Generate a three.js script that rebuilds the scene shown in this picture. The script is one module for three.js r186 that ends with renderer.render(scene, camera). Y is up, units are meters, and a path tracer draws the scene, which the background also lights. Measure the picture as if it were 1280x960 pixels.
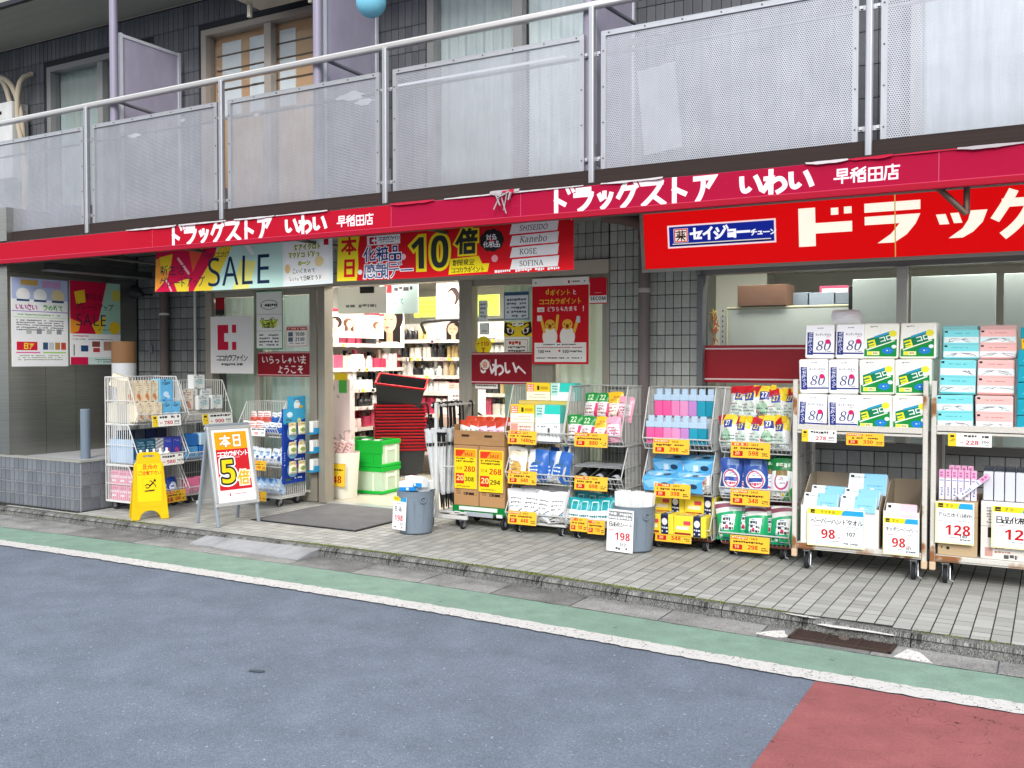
import * as THREE from 'three';
import { RoundedBoxGeometry } from 'three/addons/geometries/RoundedBoxGeometry.js';
import { mergeGeometries, mergeVertices } from 'three/addons/utils/BufferGeometryUtils.js';
import { RectAreaLightUniformsLib } from 'three/addons/lights/RectAreaLightUniformsLib.js';

// ------------------------------------------------------------------ camera, sky, sun, exposure
const scene = new THREE.Scene();
const camera = new THREE.PerspectiveCamera(43.603, 4 / 3, 0.1, 400);
camera.rotation.order = 'YXZ';
camera.position.set(0, 1.52, 5.81);
camera.rotation.y = THREE.MathUtils.degToRad(29.52);
camera.rotation.x = -Math.atan(31 / 1200);
const renderer = new THREE.WebGLRenderer({ antialias: true });
renderer.toneMapping = THREE.LinearToneMapping;
renderer.toneMappingExposure = 1.62;
renderer.shadowMap.enabled = true;
{ // bright overcast sky: brightest overhead, a little paler towards the horizon
  const W = 128, H = 64, d = new Float32Array(W * H * 4);
  for (let j = 0; j < H; j++) for (let i = 0; i < W; i++) {
    const el = ((j + 0.5) / H - 0.5) * Math.PI, up = Math.max(0, Math.sin(el)), k = (j * W + i) * 4;
    const b = el < 0 ? 0.3 : (1.08 + 0.2 * up) * (1 + 0.05 * Math.sin(i / W * 12.566 + 2 * up) * Math.cos(up * 7));
    d[k] = b * 0.95; d[k + 1] = b * 0.985; d[k + 2] = b * 1.06; d[k + 3] = 1;
  }
  const t = new THREE.DataTexture(d, W, H, THREE.RGBAFormat, THREE.FloatType);
  t.mapping = THREE.EquirectangularReflectionMapping; t.magFilter = THREE.LinearFilter; t.minFilter = THREE.LinearFilter;
  t.needsUpdate = true;
  scene.background = t; scene.environment = t;
}
const sun = new THREE.DirectionalLight(new THREE.Color().setRGB(1, 0.96, 0.9), 1.5);
sun.position.set(3, 11, 15); sun.target.position.set(-4, 0, -1); sun.castShadow = true;
sun.shadow.radius = 34; sun.shadow.mapSize.set(2048, 2048);
Object.assign(sun.shadow.camera, { left: -16, right: 16, top: 16, bottom: -16, near: 1, far: 60 });
scene.add(sun, sun.target);
RectAreaLightUniformsLib.init();

// ------------------------------------------------------------------ helpers
let seed = 20240611;
function rnd() { seed = (seed + 0x6d2b79f5) | 0; let t = Math.imul(seed ^ (seed >>> 15), 1 | seed); t = (t + Math.imul(t ^ (t >>> 7), 61 | t)) ^ t; return ((t ^ (t >>> 14)) >>> 0) / 4294967296; }
const rr = (a, b) => a + (b - a) * rnd();
const used = new Map();
function numbered(name) { const n = used.get(name) ?? 0; used.set(name, n + 1); return n ? name + '_' + String(n).padStart(3, '0') : name; }
const shadow = (m) => { m.castShadow = true; m.receiveShadow = true; return m; };
function tag(o, label, category, group) { o.userData.label = label; o.userData.category = category; if (group) o.userData.group = group; return o; }
function thing(name, label, category, pos = [0, 0, 0], turn = 0, group) {
  const o = new THREE.Group(); o.name = numbered(name); o.position.set(...pos); o.rotation.y = turn; scene.add(o);
  return tag(o, label, category, group);
}
function part(name, geo, m, parent, pos, label) {
  const o = shadow(new THREE.Mesh(geo, m)); o.name = name; if (pos) o.position.set(...pos); parent.add(o);
  if (label) o.userData.label = label;
  return o;
}
function solo(name, geo, m, pos, label, category, group) {
  const o = shadow(new THREE.Mesh(geo, m)); o.name = numbered(name); if (pos) o.position.set(...pos); scene.add(o);
  return tag(o, label, category, group);
}
function struct(name, geo, m, pos) {
  const o = shadow(new THREE.Mesh(geo, m)); o.name = numbered(name); if (pos) o.position.set(...pos); scene.add(o);
  o.userData.kind = 'structure'; return o;
}
function clone(o, label, pos, turn = 0) { const c = o.clone(); c.name = numbered(o.name.replace(/_\d{3}$/, '')); c.userData = { ...o.userData }; if (label) c.userData.label = label; if (pos) c.position.set(...pos); c.rotation.y = turn; scene.add(c); return c; }
const stuff = (o) => { o.userData.kind = 'stuff'; return o; };
const V = (x, y, z) => new THREE.Vector3(x, y, z);
const cache = new Map();
const memo = (k, f) => { if (!cache.has(k)) cache.set(k, f()); return cache.get(k); };
const clean = (g) => { const q = g.index ? g.toNonIndexed() : g; for (const n of Object.keys(q.attributes)) if (!['position', 'normal', 'uv'].includes(n)) q.deleteAttribute(n); return q; };
const merge = (list) => mergeGeometries(list.map(clean));
const BX = (w, h, d) => memo(`b${w},${h},${d}`, () => new THREE.BoxGeometry(w, h, d));
const box = (w, h, d, x = 0, y = 0, z = 0) => new THREE.BoxGeometry(w, h, d).translate(x, y, z);
const span = (x0, x1, y0, y1, z0, z1) => box(x1 - x0, y1 - y0, z1 - z0, (x0 + x1) / 2, (y0 + y1) / 2, (z0 + z1) / 2);
const RB = (w, h, d, r = 0.006, s = 2) => memo(`r${w.toFixed(4)},${h.toFixed(4)},${d.toFixed(4)},${r},${s}`, () => new RoundedBoxGeometry(w, h, d, s, r));
const rbox = (w, h, d, r, x = 0, y = 0, z = 0, s = 2) => new RoundedBoxGeometry(w, h, d, s, r).translate(x, y, z);
function bar(a, b, r, seg = 5) { // a round bar between two points
  const A = V(...a), B = V(...b), d = B.clone().sub(A), g = new THREE.CylinderGeometry(r, r, d.length(), seg, 1);
  g.applyQuaternion(new THREE.Quaternion().setFromUnitVectors(V(0, 1, 0), d.normalize()));
  return g.translate((A.x + B.x) / 2, (A.y + B.y) / 2, (A.z + B.z) / 2);
}
const path = (pts, r, seg = 5) => merge(pts.slice(1).map((p, i) => bar(pts[i], p, r, seg)));
const tube = (pts, r, n = 16, seg = 7, closed = false) => new THREE.TubeGeometry(new THREE.CatmullRomCurve3(pts.map((p) => V(...p)), closed), n, r, seg, closed);
const lathe = (pts, n = 20) => new THREE.LatheGeometry(pts.map(([r, y]) => new THREE.Vector2(r, y)), n);
const ORD = ['first', 'second', 'third', 'fourth', 'fifth', 'sixth', 'seventh', 'eighth', 'ninth', 'tenth', 'eleventh', 'twelfth', 'thirteenth', 'fourteenth', 'fifteenth', 'sixteenth', 'seventeenth', 'eighteenth', 'nineteenth', 'twentieth', ...['first', 'second', 'third', 'fourth', 'fifth', 'sixth', 'seventh', 'eighth', 'ninth'].map((o) => 'twenty ' + o), 'thirtieth', ...['first', 'second', 'third', 'fourth', 'fifth', 'sixth', 'seventh', 'eighth', 'ninth'].map((o) => 'thirty ' + o), 'fortieth'];

// ------------------------------------------------------------------ materials
const lin = (r, g, b) => new THREE.Color().setRGB(r, g, b);
function mat(color, rough = 0.6, metal = 0, extra = {}) {
  return new THREE.MeshPhysicalMaterial({ color: color instanceof THREE.Color ? color : new THREE.Color(color), roughness: rough, metalness: metal, specularIntensity: rough >= 0.4 && !metal ? 0.4 : 1, ...extra });
}
function hash2(x, y) { let h = Math.imul(x | 0, 374761393) + Math.imul(y | 0, 668265263); h = Math.imul(h ^ (h >>> 13), 1274126177); return ((h ^ (h >>> 16)) >>> 0) / 4294967296; }
function vnoise(x, y, p) { const xi = Math.floor(x), yi = Math.floor(y), fx = x - xi, fy = y - yi, s = fx * fx * (3 - 2 * fx), t = fy * fy * (3 - 2 * fy), w = (a) => ((a % p) + p) % p;
  const a = hash2(w(xi), w(yi)), b = hash2(w(xi + 1), w(yi)), c = hash2(w(xi), w(yi + 1)), d = hash2(w(xi + 1), w(yi + 1)); return a + (b - a) * s + (c - a) * t + (a - b - c + d) * s * t; }
function dataTex(n, f, srgb = true, rep = 1) { // f(u, v) -> [r, g, b] 0..1
  const d = new Uint8Array(n * n * 4);
  for (let j = 0; j < n; j++) for (let i = 0; i < n; i++) { const c = f(i / n, j / n), k = (j * n + i) * 4; d[k] = Math.max(0, Math.min(255, c[0] * 255)); d[k + 1] = Math.max(0, Math.min(255, c[1] * 255)); d[k + 2] = Math.max(0, Math.min(255, c[2] * 255)); d[k + 3] = 255; }
  const t = new THREE.DataTexture(d, n, n, THREE.RGBAFormat); t.wrapS = t.wrapT = THREE.RepeatWrapping; t.magFilter = THREE.LinearFilter; t.minFilter = THREE.LinearMipmapLinearFilter; t.generateMipmaps = true;
  if (srgb) t.colorSpace = THREE.SRGBColorSpace; t.repeat.set(rep, rep); t.needsUpdate = true; return t;
}
function fbm(u, v, base, oct = 4) { let s = 0, a = 0.5, p = base, n = 0; for (let i = 0; i < oct; i++) { s += a * vnoise(u * p, v * p, p); n += a; a *= 0.55; p *= 2; } return s / n; }
function metreUV(g) { // uv in metres by the dominant axis of the normal
  const p = g.attributes.position, n = g.attributes.normal, u = new Float32Array(p.count * 2);
  for (let i = 0; i < p.count; i++) { const ax = Math.abs(n.getX(i)), ay = Math.abs(n.getY(i)), az = Math.abs(n.getZ(i));
    if (ay >= ax && ay >= az) { u[2 * i] = p.getX(i); u[2 * i + 1] = p.getZ(i); } else if (az >= ax) { u[2 * i] = p.getX(i); u[2 * i + 1] = p.getY(i); } else { u[2 * i] = p.getZ(i); u[2 * i + 1] = p.getY(i); } }
  g.setAttribute('uv', new THREE.BufferAttribute(u, 2)); return g;
}
// grey stain and grain maps that several materials share (values multiply the material's colour)
const grainMap = dataTex(512, (u, v) => { const b = 0.86 + 0.12 * fbm(u, v, 6, 5) + 0.05 * (hash2(u * 512, v * 512) - 0.5); return [b, b, b]; });
const stainMap = dataTex(512, (u, v) => { const s = fbm(u, v, 5, 5), st = fbm(u * 1, v, 24, 2); let b = 0.8 + 0.25 * s - (s > 0.62 ? (s - 0.62) * 0.8 : 0) + 0.06 * (st - 0.5); b = Math.min(1, b); return [b, b * 0.995, b * 0.98]; });
const roughMap = dataTex(256, (u, v) => { const b = 0.72 + 0.28 * fbm(u, v, 8, 4); return [b, b, b]; }, false);
const whiteWire = mat('#e9e9e6', 0.45, 0, { map: grainMap }), greyWire = mat('#dcddd9', 0.45, 0, { map: grainMap });
const chrome = mat('#b9bcc0', 0.3, 0.85), rubber = mat('#2a2c2f', 0.7), darkRubber = mat('#17181a', 0.8);
const paperWhite = mat('#f1f0ec', 0.75), cardboard = mat('#b98e62', 0.85, 0, { map: grainMap }), kraft = mat('#a8825c', 0.9, 0, { map: grainMap });
const blackPlastic = mat('#1b1c1e', 0.5), whitePlastic = mat('#eceeec', 0.4);
const alu = mat('#c3c5c8', 0.38, 0.6, { roughnessMap: roughMap }), bronzeAlu = mat('#8d8879', 0.45, 0.3);
// ------------------------------------------------------------------ lettering: strokes on a 10 x 10 grid, '~' bends a stroke
const G = {
  ア: '118164 ~434629', イ: '~705315 5359', オ: '1383 606948 ~634618', カ: '1383877958 ~404519', キ: '1372 1685 4059', ク: '~403215 3282 ~827639', コ: '128289 1888',
  シ: '2132 1224 ~195883', シ2: '2133 0426 ~195883', ス: '1181 ~816519 5699', セ: '048366 303888', タ: '~403215 3282 ~827639 3577', チ: '7022 1494 ~515729', ツ: '1224 4143 ~827639', テ: '2171 0494 ~545729',
  ト: '3039 3476', ハ: '~322609 ~527599', フ: '1181 ~817629', ヘ: '063398', ホ: '1383 505948 2518 7588', マ: '118147 3569', ミ: '2182 2475 1889', モ: '2181 1595 ~414799', ロ: '1282888818 1218', ヨ: '118189 1585 1888', ラ: '2171 1383 ~837739', ル: '~313619 616996', レ: '202985', ン: '1234 ~195883', ー: '0595', エ: '1282 5288 0898',
  い: '~12173847 ~728497', わ: '3039 133308 ~174473968869', ら: '3162 ~232654867839', つ: '~1453857849', し: '~30375986', や: '~1562738556 3259 5162', ま: '1282 1585 ~505739284789', よ: '5383 ~515738284789', う: '3161 ~1453857749', こ: '2171 ~16285988', そ: '21711584 ~84464879', の: '~5247281542838769',
  と: '3044 ~7335274989', ち: '1282 ~403665867839', も: '~40476986 2363 2666', た: '1262 ~403419 5484 ~565889', る: '217126 ~266587694867', へ: '063398', さ: '1382 4075 ~263879', く: '601569', り: '~202547 ~705529', で: '1282 ~82455689', お: '1262 ~303928476759 7182', め: '2037 ~602815428669', て: '1282 ~82455689',
  早: '2080842420 2282 0696 5459', 稲: '4011 0343 2129 2306 2345 9052 5263 7273 9283 5494995954 5797', 田: '1191991911 1595 5159', 店: '5051 1191 ~111609 5256 5484 3686893936', 薬: '0191 3032 6062 3363653533 1324 1536 8374 8576 0696 5559 4619 5689', 本: '0292 5059 ~523507 ~526597 3777', 日: '2080892920 2484',
  化: '~302205 2329 8255 50589896', 粧: '2029 0444 0112 4132 2406 2446 7071 5191 ~515649 6494 8288 5898', 品: '3060633330 0545490905 5595995955', 感: '1181 ~111509 ~607395 8275 3262 3353553533 1719 ~37397987 5767 8799', 謝: '1020 0141 0242 0343 0545490905 5171 5157 7179 5373 5575 4777 7649 7393 909988 7576',
  倍: '~302205 2329 6061 4191 5264 8274 3494 4686894946', 期: '0242 1018 3038 0141 1333 1535 0747 1809 3849 5159 519199 5393 5595', 間: '0009 003034 0232 0434 5054 509099 5292 5494 3565695935 3767', 限: '1019 ~103213352617 4080844440 4282 4049 4957 ~545799 8566', 定: '5051 13119193 2484 5458 5686 ~352809 ~285999', 対: '2021 0242 ~423519 1448 5393 808978 6567',
  象: '~301214 3161 6152 2474772724 ~473819 ~465989 7597', 新: '2021 0141 1213 3223 0343 0545 2329 2507 2547 9061 ~616649 6494 8489', 生: '~201204 1282 5059 2585 0999', 活: '0112 0314 0926 9041 3393 6166 4686894946', 足: '2070732320 5358 5585 ~253809 ~385999', 元: '2171 0494 ~343709 64689896', 注: '0112 0314 0926 6071 4292 4595 3999 6269', 意: '5051 1191 3243 6253 0393 2474773724 2575 1819 ~38398887 5768 8799', 下: '0191 5159 5475', 円: '19119199 5155 1595', 加: '024248 ~202509 5393995953', 盟: '0040433303 0242 5080 5054 808574 5282 1676 1619 3639 5659 7679 0999', 込: '0112 0427 2999 6073 ~415528 6389',
};
const MARK = { ド: 'ト', グ: 'ク', ジ: 'シ2', ズ: 'ス', デ: 'テ', バ: 'ハ', ベ: 'ヘ', ど: 'と', ご: 'こ' }, RING = { プ: 'フ', パ: 'ハ', ペ: 'ヘ', ポ: 'ホ' }, SMALL = { ッ: 'ツ', ョ: 'ヨ', ァ: 'ア', ェ: 'エ', っ: 'つ', ゃ: 'や' };
function strokeGlyph(c, data, x, y, w, h) {
  for (const s of data.split(' ')) {
    const smooth = s[0] === '~', q = smooth ? s.slice(1) : s, p = [];
    for (let i = 0; i + 1 < q.length; i += 2) p.push([x + (+q[i] + 0.3) / 9.6 * w, y + (+q[i + 1] + 0.3) / 9.6 * h]);
    c.beginPath(); c.moveTo(...p[0]);
    if (smooth && p.length > 2) { for (let i = 1; i < p.length - 2; i++) c.quadraticCurveTo(p[i][0], p[i][1], (p[i][0] + p[i + 1][0]) / 2, (p[i][1] + p[i + 1][1]) / 2); const n = p.length; c.quadraticCurveTo(p[n - 2][0], p[n - 2][1], p[n - 1][0], p[n - 1][1]); }
    else for (const k of p.slice(1)) c.lineTo(...k);
    c.stroke();
  }
}
// text(c, string, x, top, size, colour, weight, options): kana and kanji by strokes, the rest by the font
function text(c, str, x, y, size, col, wt = 0.13, o = {}) {
  const adv = size * (o.adv ?? 1.02), chars = [...str];
  c.save(); c.translate(x, y); if (o.skew) c.transform(1, 0, -o.skew, 1, 0, 0); if (o.rot) c.rotate(o.rot);
  c.lineJoin = o.round ? 'round' : 'miter'; c.lineCap = o.round ? 'round' : 'square'; c.miterLimit = 3; c.textBaseline = 'alphabetic';
  const draw = (w, colour) => {
    let px = 0, py = 0; c.strokeStyle = colour; c.fillStyle = colour;
    for (const ch of chars) {
      const base = MARK[ch] ?? RING[ch] ?? SMALL[ch] ?? ch, data = G[base];
      c.lineWidth = w;
      if (data) {
        const k = SMALL[ch] ? 0.7 : 1, gw = size * k * 0.92 * (o.wide ?? 1), gh = size * k * 0.92, ox = px + (SMALL[ch] ? size * 0.1 : size * 0.04), oy = py + size * 0.04 + (SMALL[ch] ? size * 0.24 : 0);
        strokeGlyph(c, data, ox, oy, gw * (MARK[ch] || RING[ch] ? 0.9 : 1), gh);
        if (MARK[ch]) { c.lineWidth = w * 0.75; strokeGlyph(c, '7082', ox + gw * 0.04, oy - gh * 0.04, gw, gh); strokeGlyph(c, '7082', ox + gw * 0.24, oy - gh * 0.1, gw, gh); }
        if (RING[ch]) { c.lineWidth = w * 0.6; c.beginPath(); c.arc(ox + gw * 0.93, oy + gh * 0.1, size * 0.1, 0, 7); c.stroke(); }
        if (o.down) py += adv; else px += (SMALL[ch] ? 0.86 : 1) * adv;
      } else {
        c.font = `${o.plain ? '' : 'bold '}${size * 1.12}px ${o.font ?? 'sans-serif'}`;
        if (colour !== col || o.edge) { c.lineWidth = Math.max(0.1, w - size * wt); if (c.lineWidth > 0.2) c.strokeText(ch, px, py + size * 0.9); }
        c.fillText(ch, px, py + size * 0.9); px += c.measureText(ch).width * (o.track ?? 1);
      }
    }
    return px;
  };
  if (o.edge2) draw(size * (wt + o.edgeW2), o.edge2);
  if (o.edge) draw(size * (wt + o.edgeW), o.edge);
  const end = draw(size * wt, col);
  c.restore(); return end;
}
const fill = (c, x, y, w, h, col) => { c.fillStyle = col; c.fillRect(x, y, w, h); };
function lines(c, x, y, w, n, step, col, th = 0.45) { // print too small to read: broken rules
  c.fillStyle = col; for (let i = 0; i < n; i++) { let p = x; while (p < x + w) { const k = step * rr(0.3, 0.9); if (rnd() > 0.14) c.fillRect(p, y + i * step + rr(0, step * 0.12), Math.min(k, x + w - p), step * th * rr(0.7, 1.15)); p += k + step * 0.16; } }
}
const disc = (c, x, y, r, col, ry) => { c.fillStyle = col; c.beginPath(); c.ellipse(x, y, r, ry ?? r, 0, 0, 7); c.fill(); };
const poly = (c, pts, col) => { c.fillStyle = col; c.beginPath(); pts.forEach((p, i) => (i ? c.lineTo(...p) : c.moveTo(...p))); c.closePath(); c.fill(); };
// print sheets: every flat print gets a patch of a few shared canvases
const sheets = [];
function sheet() { const cv = document.createElement('canvas'); cv.width = cv.height = 2048; const c = cv.getContext('2d'); c.fillStyle = '#fff'; c.fillRect(0, 0, 2048, 2048); const s = { cv, c, x: 2, y: 2, row: 0 }; sheets.push(s); return s; }
function print(w, h, draw, gloss = 0.55) { // draws on a w x h patch; returns what boxPrint and card need
  let s = sheets.find((q) => (q.x + w + 4 < 2048 && q.y + h + 4 < 2048) || q.y + q.row + h + 8 < 2048);
  if (!s) { s = sheet(); s.mats = {}; s.tex = new THREE.CanvasTexture(s.cv); s.tex.colorSpace = THREE.SRGBColorSpace; s.tex.anisotropy = 8; }
  if (s.x + w + 4 >= 2048) { s.x = 2; s.y += s.row + 4; s.row = 0; }
  const x = s.x, y = s.y; s.x += w + 4; s.row = Math.max(s.row, h);
  s.c.save(); s.c.beginPath(); s.c.rect(x - 1, y - 1, w + 2, h + 2); s.c.clip(); s.c.translate(x, y); draw(s.c, w, h); s.c.restore();
  s.mats[gloss] ??= mat('#ffffff', gloss, 0, { map: s.tex });
  return { mat: s.mats[gloss], u0: x / 2048, u1: (x + w) / 2048, v0: 1 - (y + h) / 2048, v1: 1 - y / 2048, key: `${sheets.indexOf(s)},${x},${y}`, tex: s.tex };
}
function mapUV(g, P, from = 0, count = Infinity) { const u = g.attributes.uv; for (let i = from; i < Math.min(u.count, from + count); i++) u.setXY(i, P.u0 + (P.u1 - P.u0) * u.getX(i), P.v0 + (P.v1 - P.v0) * u.getY(i)); return g; }
// a box with print on its front (and sometimes on other faces: order +x -x +y -y +z -z)
function boxPrint(w, h, d, r, prints) {
  const key = `bp${w.toFixed(4)},${h.toFixed(4)},${d.toFixed(4)},${r},` + prints.map((p) => p?.key ?? '').join('|');
  return memo(key, () => {
    let g = r > 0 ? new RoundedBoxGeometry(w, h, d, 2, r) : new THREE.BoxGeometry(w, h, d);
    const groups = g.groups.map((q) => ({ ...q })), idx = g.index;
    if (idx) { g = g.toNonIndexed(); }
    groups.forEach((q, i) => { const p = prints[i]; if (p) mapUV(g, p, q.start, q.count); });
    g.clearGroups(); groups.forEach((q, i) => g.addGroup(q.start, q.count, i)); return g;
  });
}
const faces = (prints, side) => [0, 1, 2, 3, 4, 5].map((i) => prints[i]?.mat ?? side);
// ------------------------------------------------------------------ ground: road, paint, gutter, kerb, pavement
const sm = (t) => { t = Math.max(0, Math.min(1, t)); return t * t * (3 - 2 * t); };
const zk = (x) => -0.25 + 0.33 * sm((x + 4.9) / 5.4);                       // back edge of the kerb, a gentle bend
const zg = (x) => 0.19 + 0.2 * sm((x + 4.5) / 4.5) + 0.1 * sm((-6.3 - x) / 3); // gutter / green band
const zw = (x) => 0.65 + 0.15 * sm((x + 4.2) / 3.8) + 0.06 * sm((-6.3 - x) / 3);
const RY = -0.08;
function strip(x0, x1, f0, f1, y, n = 60, m = 1, jag = 0) {
  const p = [], uv = [], ix = [];
  for (let i = 0; i <= n; i++) { const x = x0 + (x1 - x0) * i / n; const a = f0(x) + (jag ? rr(-jag, jag) : 0), b = f1(x) + (jag ? rr(-jag, jag) : 0);
    for (let j = 0; j <= m; j++) { const z = a + (b - a) * j / m; p.push(x, y, z); uv.push(x, z); }
    if (i) for (let j = 0; j < m; j++) { const k = (i - 1) * (m + 1) + j, q = i * (m + 1) + j; ix.push(k, k + 1, q, k + 1, q + 1, q); } }
  const g = new THREE.BufferGeometry(); g.setAttribute('position', new THREE.Float32BufferAttribute(p, 3)); g.setAttribute('uv', new THREE.Float32BufferAttribute(uv, 2)); g.setIndex(ix); g.computeVertexNormals(); return g;
}
const asphaltMap = dataTex(1024, (u, v) => {
  const a = fbm(u, v, 8, 3), f = hash2(u * 1024, v * 1024), s = vnoise(u * 256, v * 256, 256), p = vnoise(u * 150 + 7, v * 150 + 3, 150);
  let b = 0.45 + 0.07 * (a - 0.5) + 0.1 * (f - 0.5) + 0.1 * (s - 0.5);
  const st = p > 0.9 ? (p - 0.9) * 2.8 : 0; b += st;
  return [b * 0.91, b * 0.985, b * 1.09 - st * 0.05]; });
asphaltMap.repeat.set(1 / 1.3, 1 / 1.3);
const asphaltBump = dataTex(512, (u, v) => { const b = 0.5 * hash2(u * 512, v * 512) + 0.5 * vnoise(u * 128, v * 128, 128); return [b, b, b]; }, false, 1 / 0.8);
const asphalt = mat('#ffffff', 0.82, 0, { map: asphaltMap, bumpMap: asphaltBump, bumpScale: 0.004 });
{ const g = new THREE.PlaneGeometry(240, 120).rotateX(-Math.PI / 2); const p = g.attributes.position, u = g.attributes.uv; for (let i = 0; i < p.count; i++) u.setXY(i, p.getX(i), p.getZ(i)); struct('road', g, asphalt, [0, RY - 0.004, 0]); }
const paintGrain = dataTex(1024, (u, v) => { const f = fbm(u, v, 10, 4), h = hash2(u * 1024, v * 1024), s = vnoise(u * 220, v * 220, 220); const b = 0.86 + 0.13 * (f - 0.5) + 0.07 * (h - 0.5) + 0.08 * (s - 0.5) - (Math.abs(fbm(u + 0.31, v + 0.7, 5, 4) - 0.5) < 0.0022 ? 0.3 : 0); return [b, b, b]; });
paintGrain.repeat.set(0.8, 0.8);
const greenPaint = mat(lin(0.28, 0.425, 0.335), 0.75, 0, { map: paintGrain, bumpMap: asphaltBump, bumpScale: 0.002 });
struct('green_road_marking', strip(-40, 4.5, zg, (x) => zw(x) + 0.004, RY, 900, 1, 0.004), greenPaint);
const wornWhite = dataTex(1024, (u, v) => { // road paint with cracks and chipped specks of its own
  const c = Math.abs(fbm(u, v, 18, 3) - 0.5), h = vnoise(u * 90, v * 90, 90), f = hash2(u * 1024, v * 1024);
  let b = 0.9 + 0.05 * (f - 0.5); if (c < 0.008) b = 0.6; if (h > 0.84) b -= (h - 0.84) * 3.2; return [b, b * 0.99, b * 0.98]; });
wornWhite.repeat.set(0.9, 0.9);
const whitePaint = mat('#dcdcda', 0.75, 0, { map: wornWhite, bumpMap: asphaltBump, bumpScale: 0.003 });
struct('white_road_line', strip(-40, 4.5, zw, (x) => zw(x) + 0.15, RY + 0.004, 1400, 1, 0.009), whitePaint);
const redPaint = mat(lin(0.385, 0.125, 0.125), 0.72, 0, { map: paintGrain, bumpMap: asphaltBump, bumpScale: 0.002 });
struct('red_road_marking', strip(-1.02, 4.5, (x) => zw(x) + 0.155, () => 4.4, RY, 300, 1, 0.004), redPaint);
for (const [x, z, a, w] of [[-3.55, 2.2, 0.3, 0.032]]) { const g = new THREE.CircleGeometry(w, 9).rotateX(-Math.PI / 2).scale(1.5, 1, 0.6).rotateY(a); struct('tar_spot', metreUV(g), mat('#4d545e', 0.85), [x, RY + 0.002, z]); }
// gutter slabs
const concreteMap = dataTex(1024, (u, v) => { const a = fbm(u, v, 6, 5), h = hash2(u * 1024, v * 1024), s = vnoise(u * 180, v * 180, 180); let b = 0.55 + 0.22 * (a - 0.5) + 0.1 * (h - 0.5) + 0.14 * (s - 0.5); if (s < 0.12) b -= 0.12; return [b, b * 0.995, b * 0.975]; });
concreteMap.repeat.set(1.1, 1.1);
const concrete = mat('#ffffff', 0.9, 0, { map: concreteMap, bumpMap: asphaltBump, bumpScale: 0.003 });
const gut = struct('gutter', strip(-40, 4.5, (x) => zk(x) + 0.06, zg, RY - 0.012, 60), mat('#3a3a38', 0.95)); gut.position.y = 0.004;
const darkConcrete = concrete.clone(); darkConcrete.color.set('#dcdcdc');
for (let i = 0, x = -16; x < 4; i++) { const L = x > -6 ? 0.62 : 0.9; part('slab', metreUV(strip(x + 0.004, x + L - 0.004, (q) => zk(q) + 0.085, (q) => zg(q) - 0.002, RY - 0.002 + rr(-0.001, 0.001), 6)), i % 3 ? concrete : darkConcrete, gut); x += L; }
// kerb stones: rounded nose, one mesh each
const kerb = struct('kerb', strip(-40, 4.5, (x) => zk(x) + 0.004, (x) => zk(x) + 0.085, -0.03, 60), mat('#2e2e2c', 0.95));
const kerbMap = dataTex(1024, (u, v) => { const a = fbm(u, v, 5, 5), h = hash2(u * 1024, v * 1024), s = vnoise(u * 200, v * 200, 200), d = fbm(u + 0.3, v, 14, 3); let b = 0.46 + 0.2 * (a - 0.5) + 0.14 * (h - 0.5) + 0.34 * (s - 0.5); if (d > 0.62) b -= (d - 0.62) * 0.8; return [b, b, b * 0.97]; });
kerbMap.repeat.set(1.6, 1.6);
const kerbMat = mat('#ffffff', 0.95, 0, { map: kerbMap, bumpMap: asphaltBump, bumpScale: 0.01 });
function kerbStone(x0, x1) {
  const prof = [[0, -0.004], [0.03, -0.005], [0.048, -0.008], [0.062, -0.015], [0.073, -0.026], [0.081, -0.042], [0.088, -0.062], [0.096, -0.095]], n = 18, p = [], uv = [], ix = [];
  const chips = prof.map(() => Array.from({ length: n + 1 }, () => rr(-1, 1)));
  for (let i = 0; i <= n; i++) { const x = x0 + (x1 - x0) * i / n, end = i === 0 || i === n;
    prof.forEach(([z, y], j) => { const k = j && j < 6 ? chips[j][i] * 0.0012 : 0; p.push(x, y + k - (end && j < 4 ? 0.003 : 0), zk(x) + z + k); uv.push(x, z + y); }); }
  const m = prof.length; for (let i = 0; i < n; i++) for (let j = 0; j < m - 1; j++) { const a = i * m + j, b = a + m; ix.push(a, a + 1, b, a + 1, b + 1, b); }
  const g = new THREE.BufferGeometry(); g.setAttribute('position', new THREE.Float32BufferAttribute(p, 3)); g.setAttribute('uv', new THREE.Float32BufferAttribute(uv, 2)); g.setIndex(ix); g.computeVertexNormals(); return g;
}
{ const joints = [-16]; let x = -16; while (x < -4.6) { x += 0.64; joints.push(x); } joints.push(-3.77, -3.1, -2.44, -1.78, -1.28, -0.68, 0, 0.65, 1.3, 2, 3, 4.4);
  for (let i = 0; i + 1 < joints.length; i++) { if (joints[i + 1] - joints[i] < 0.2) continue; part('kerb_stone', kerbStone(joints[i] + 0.003, joints[i + 1] - 0.003), kerbMat, kerb); } }
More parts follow.
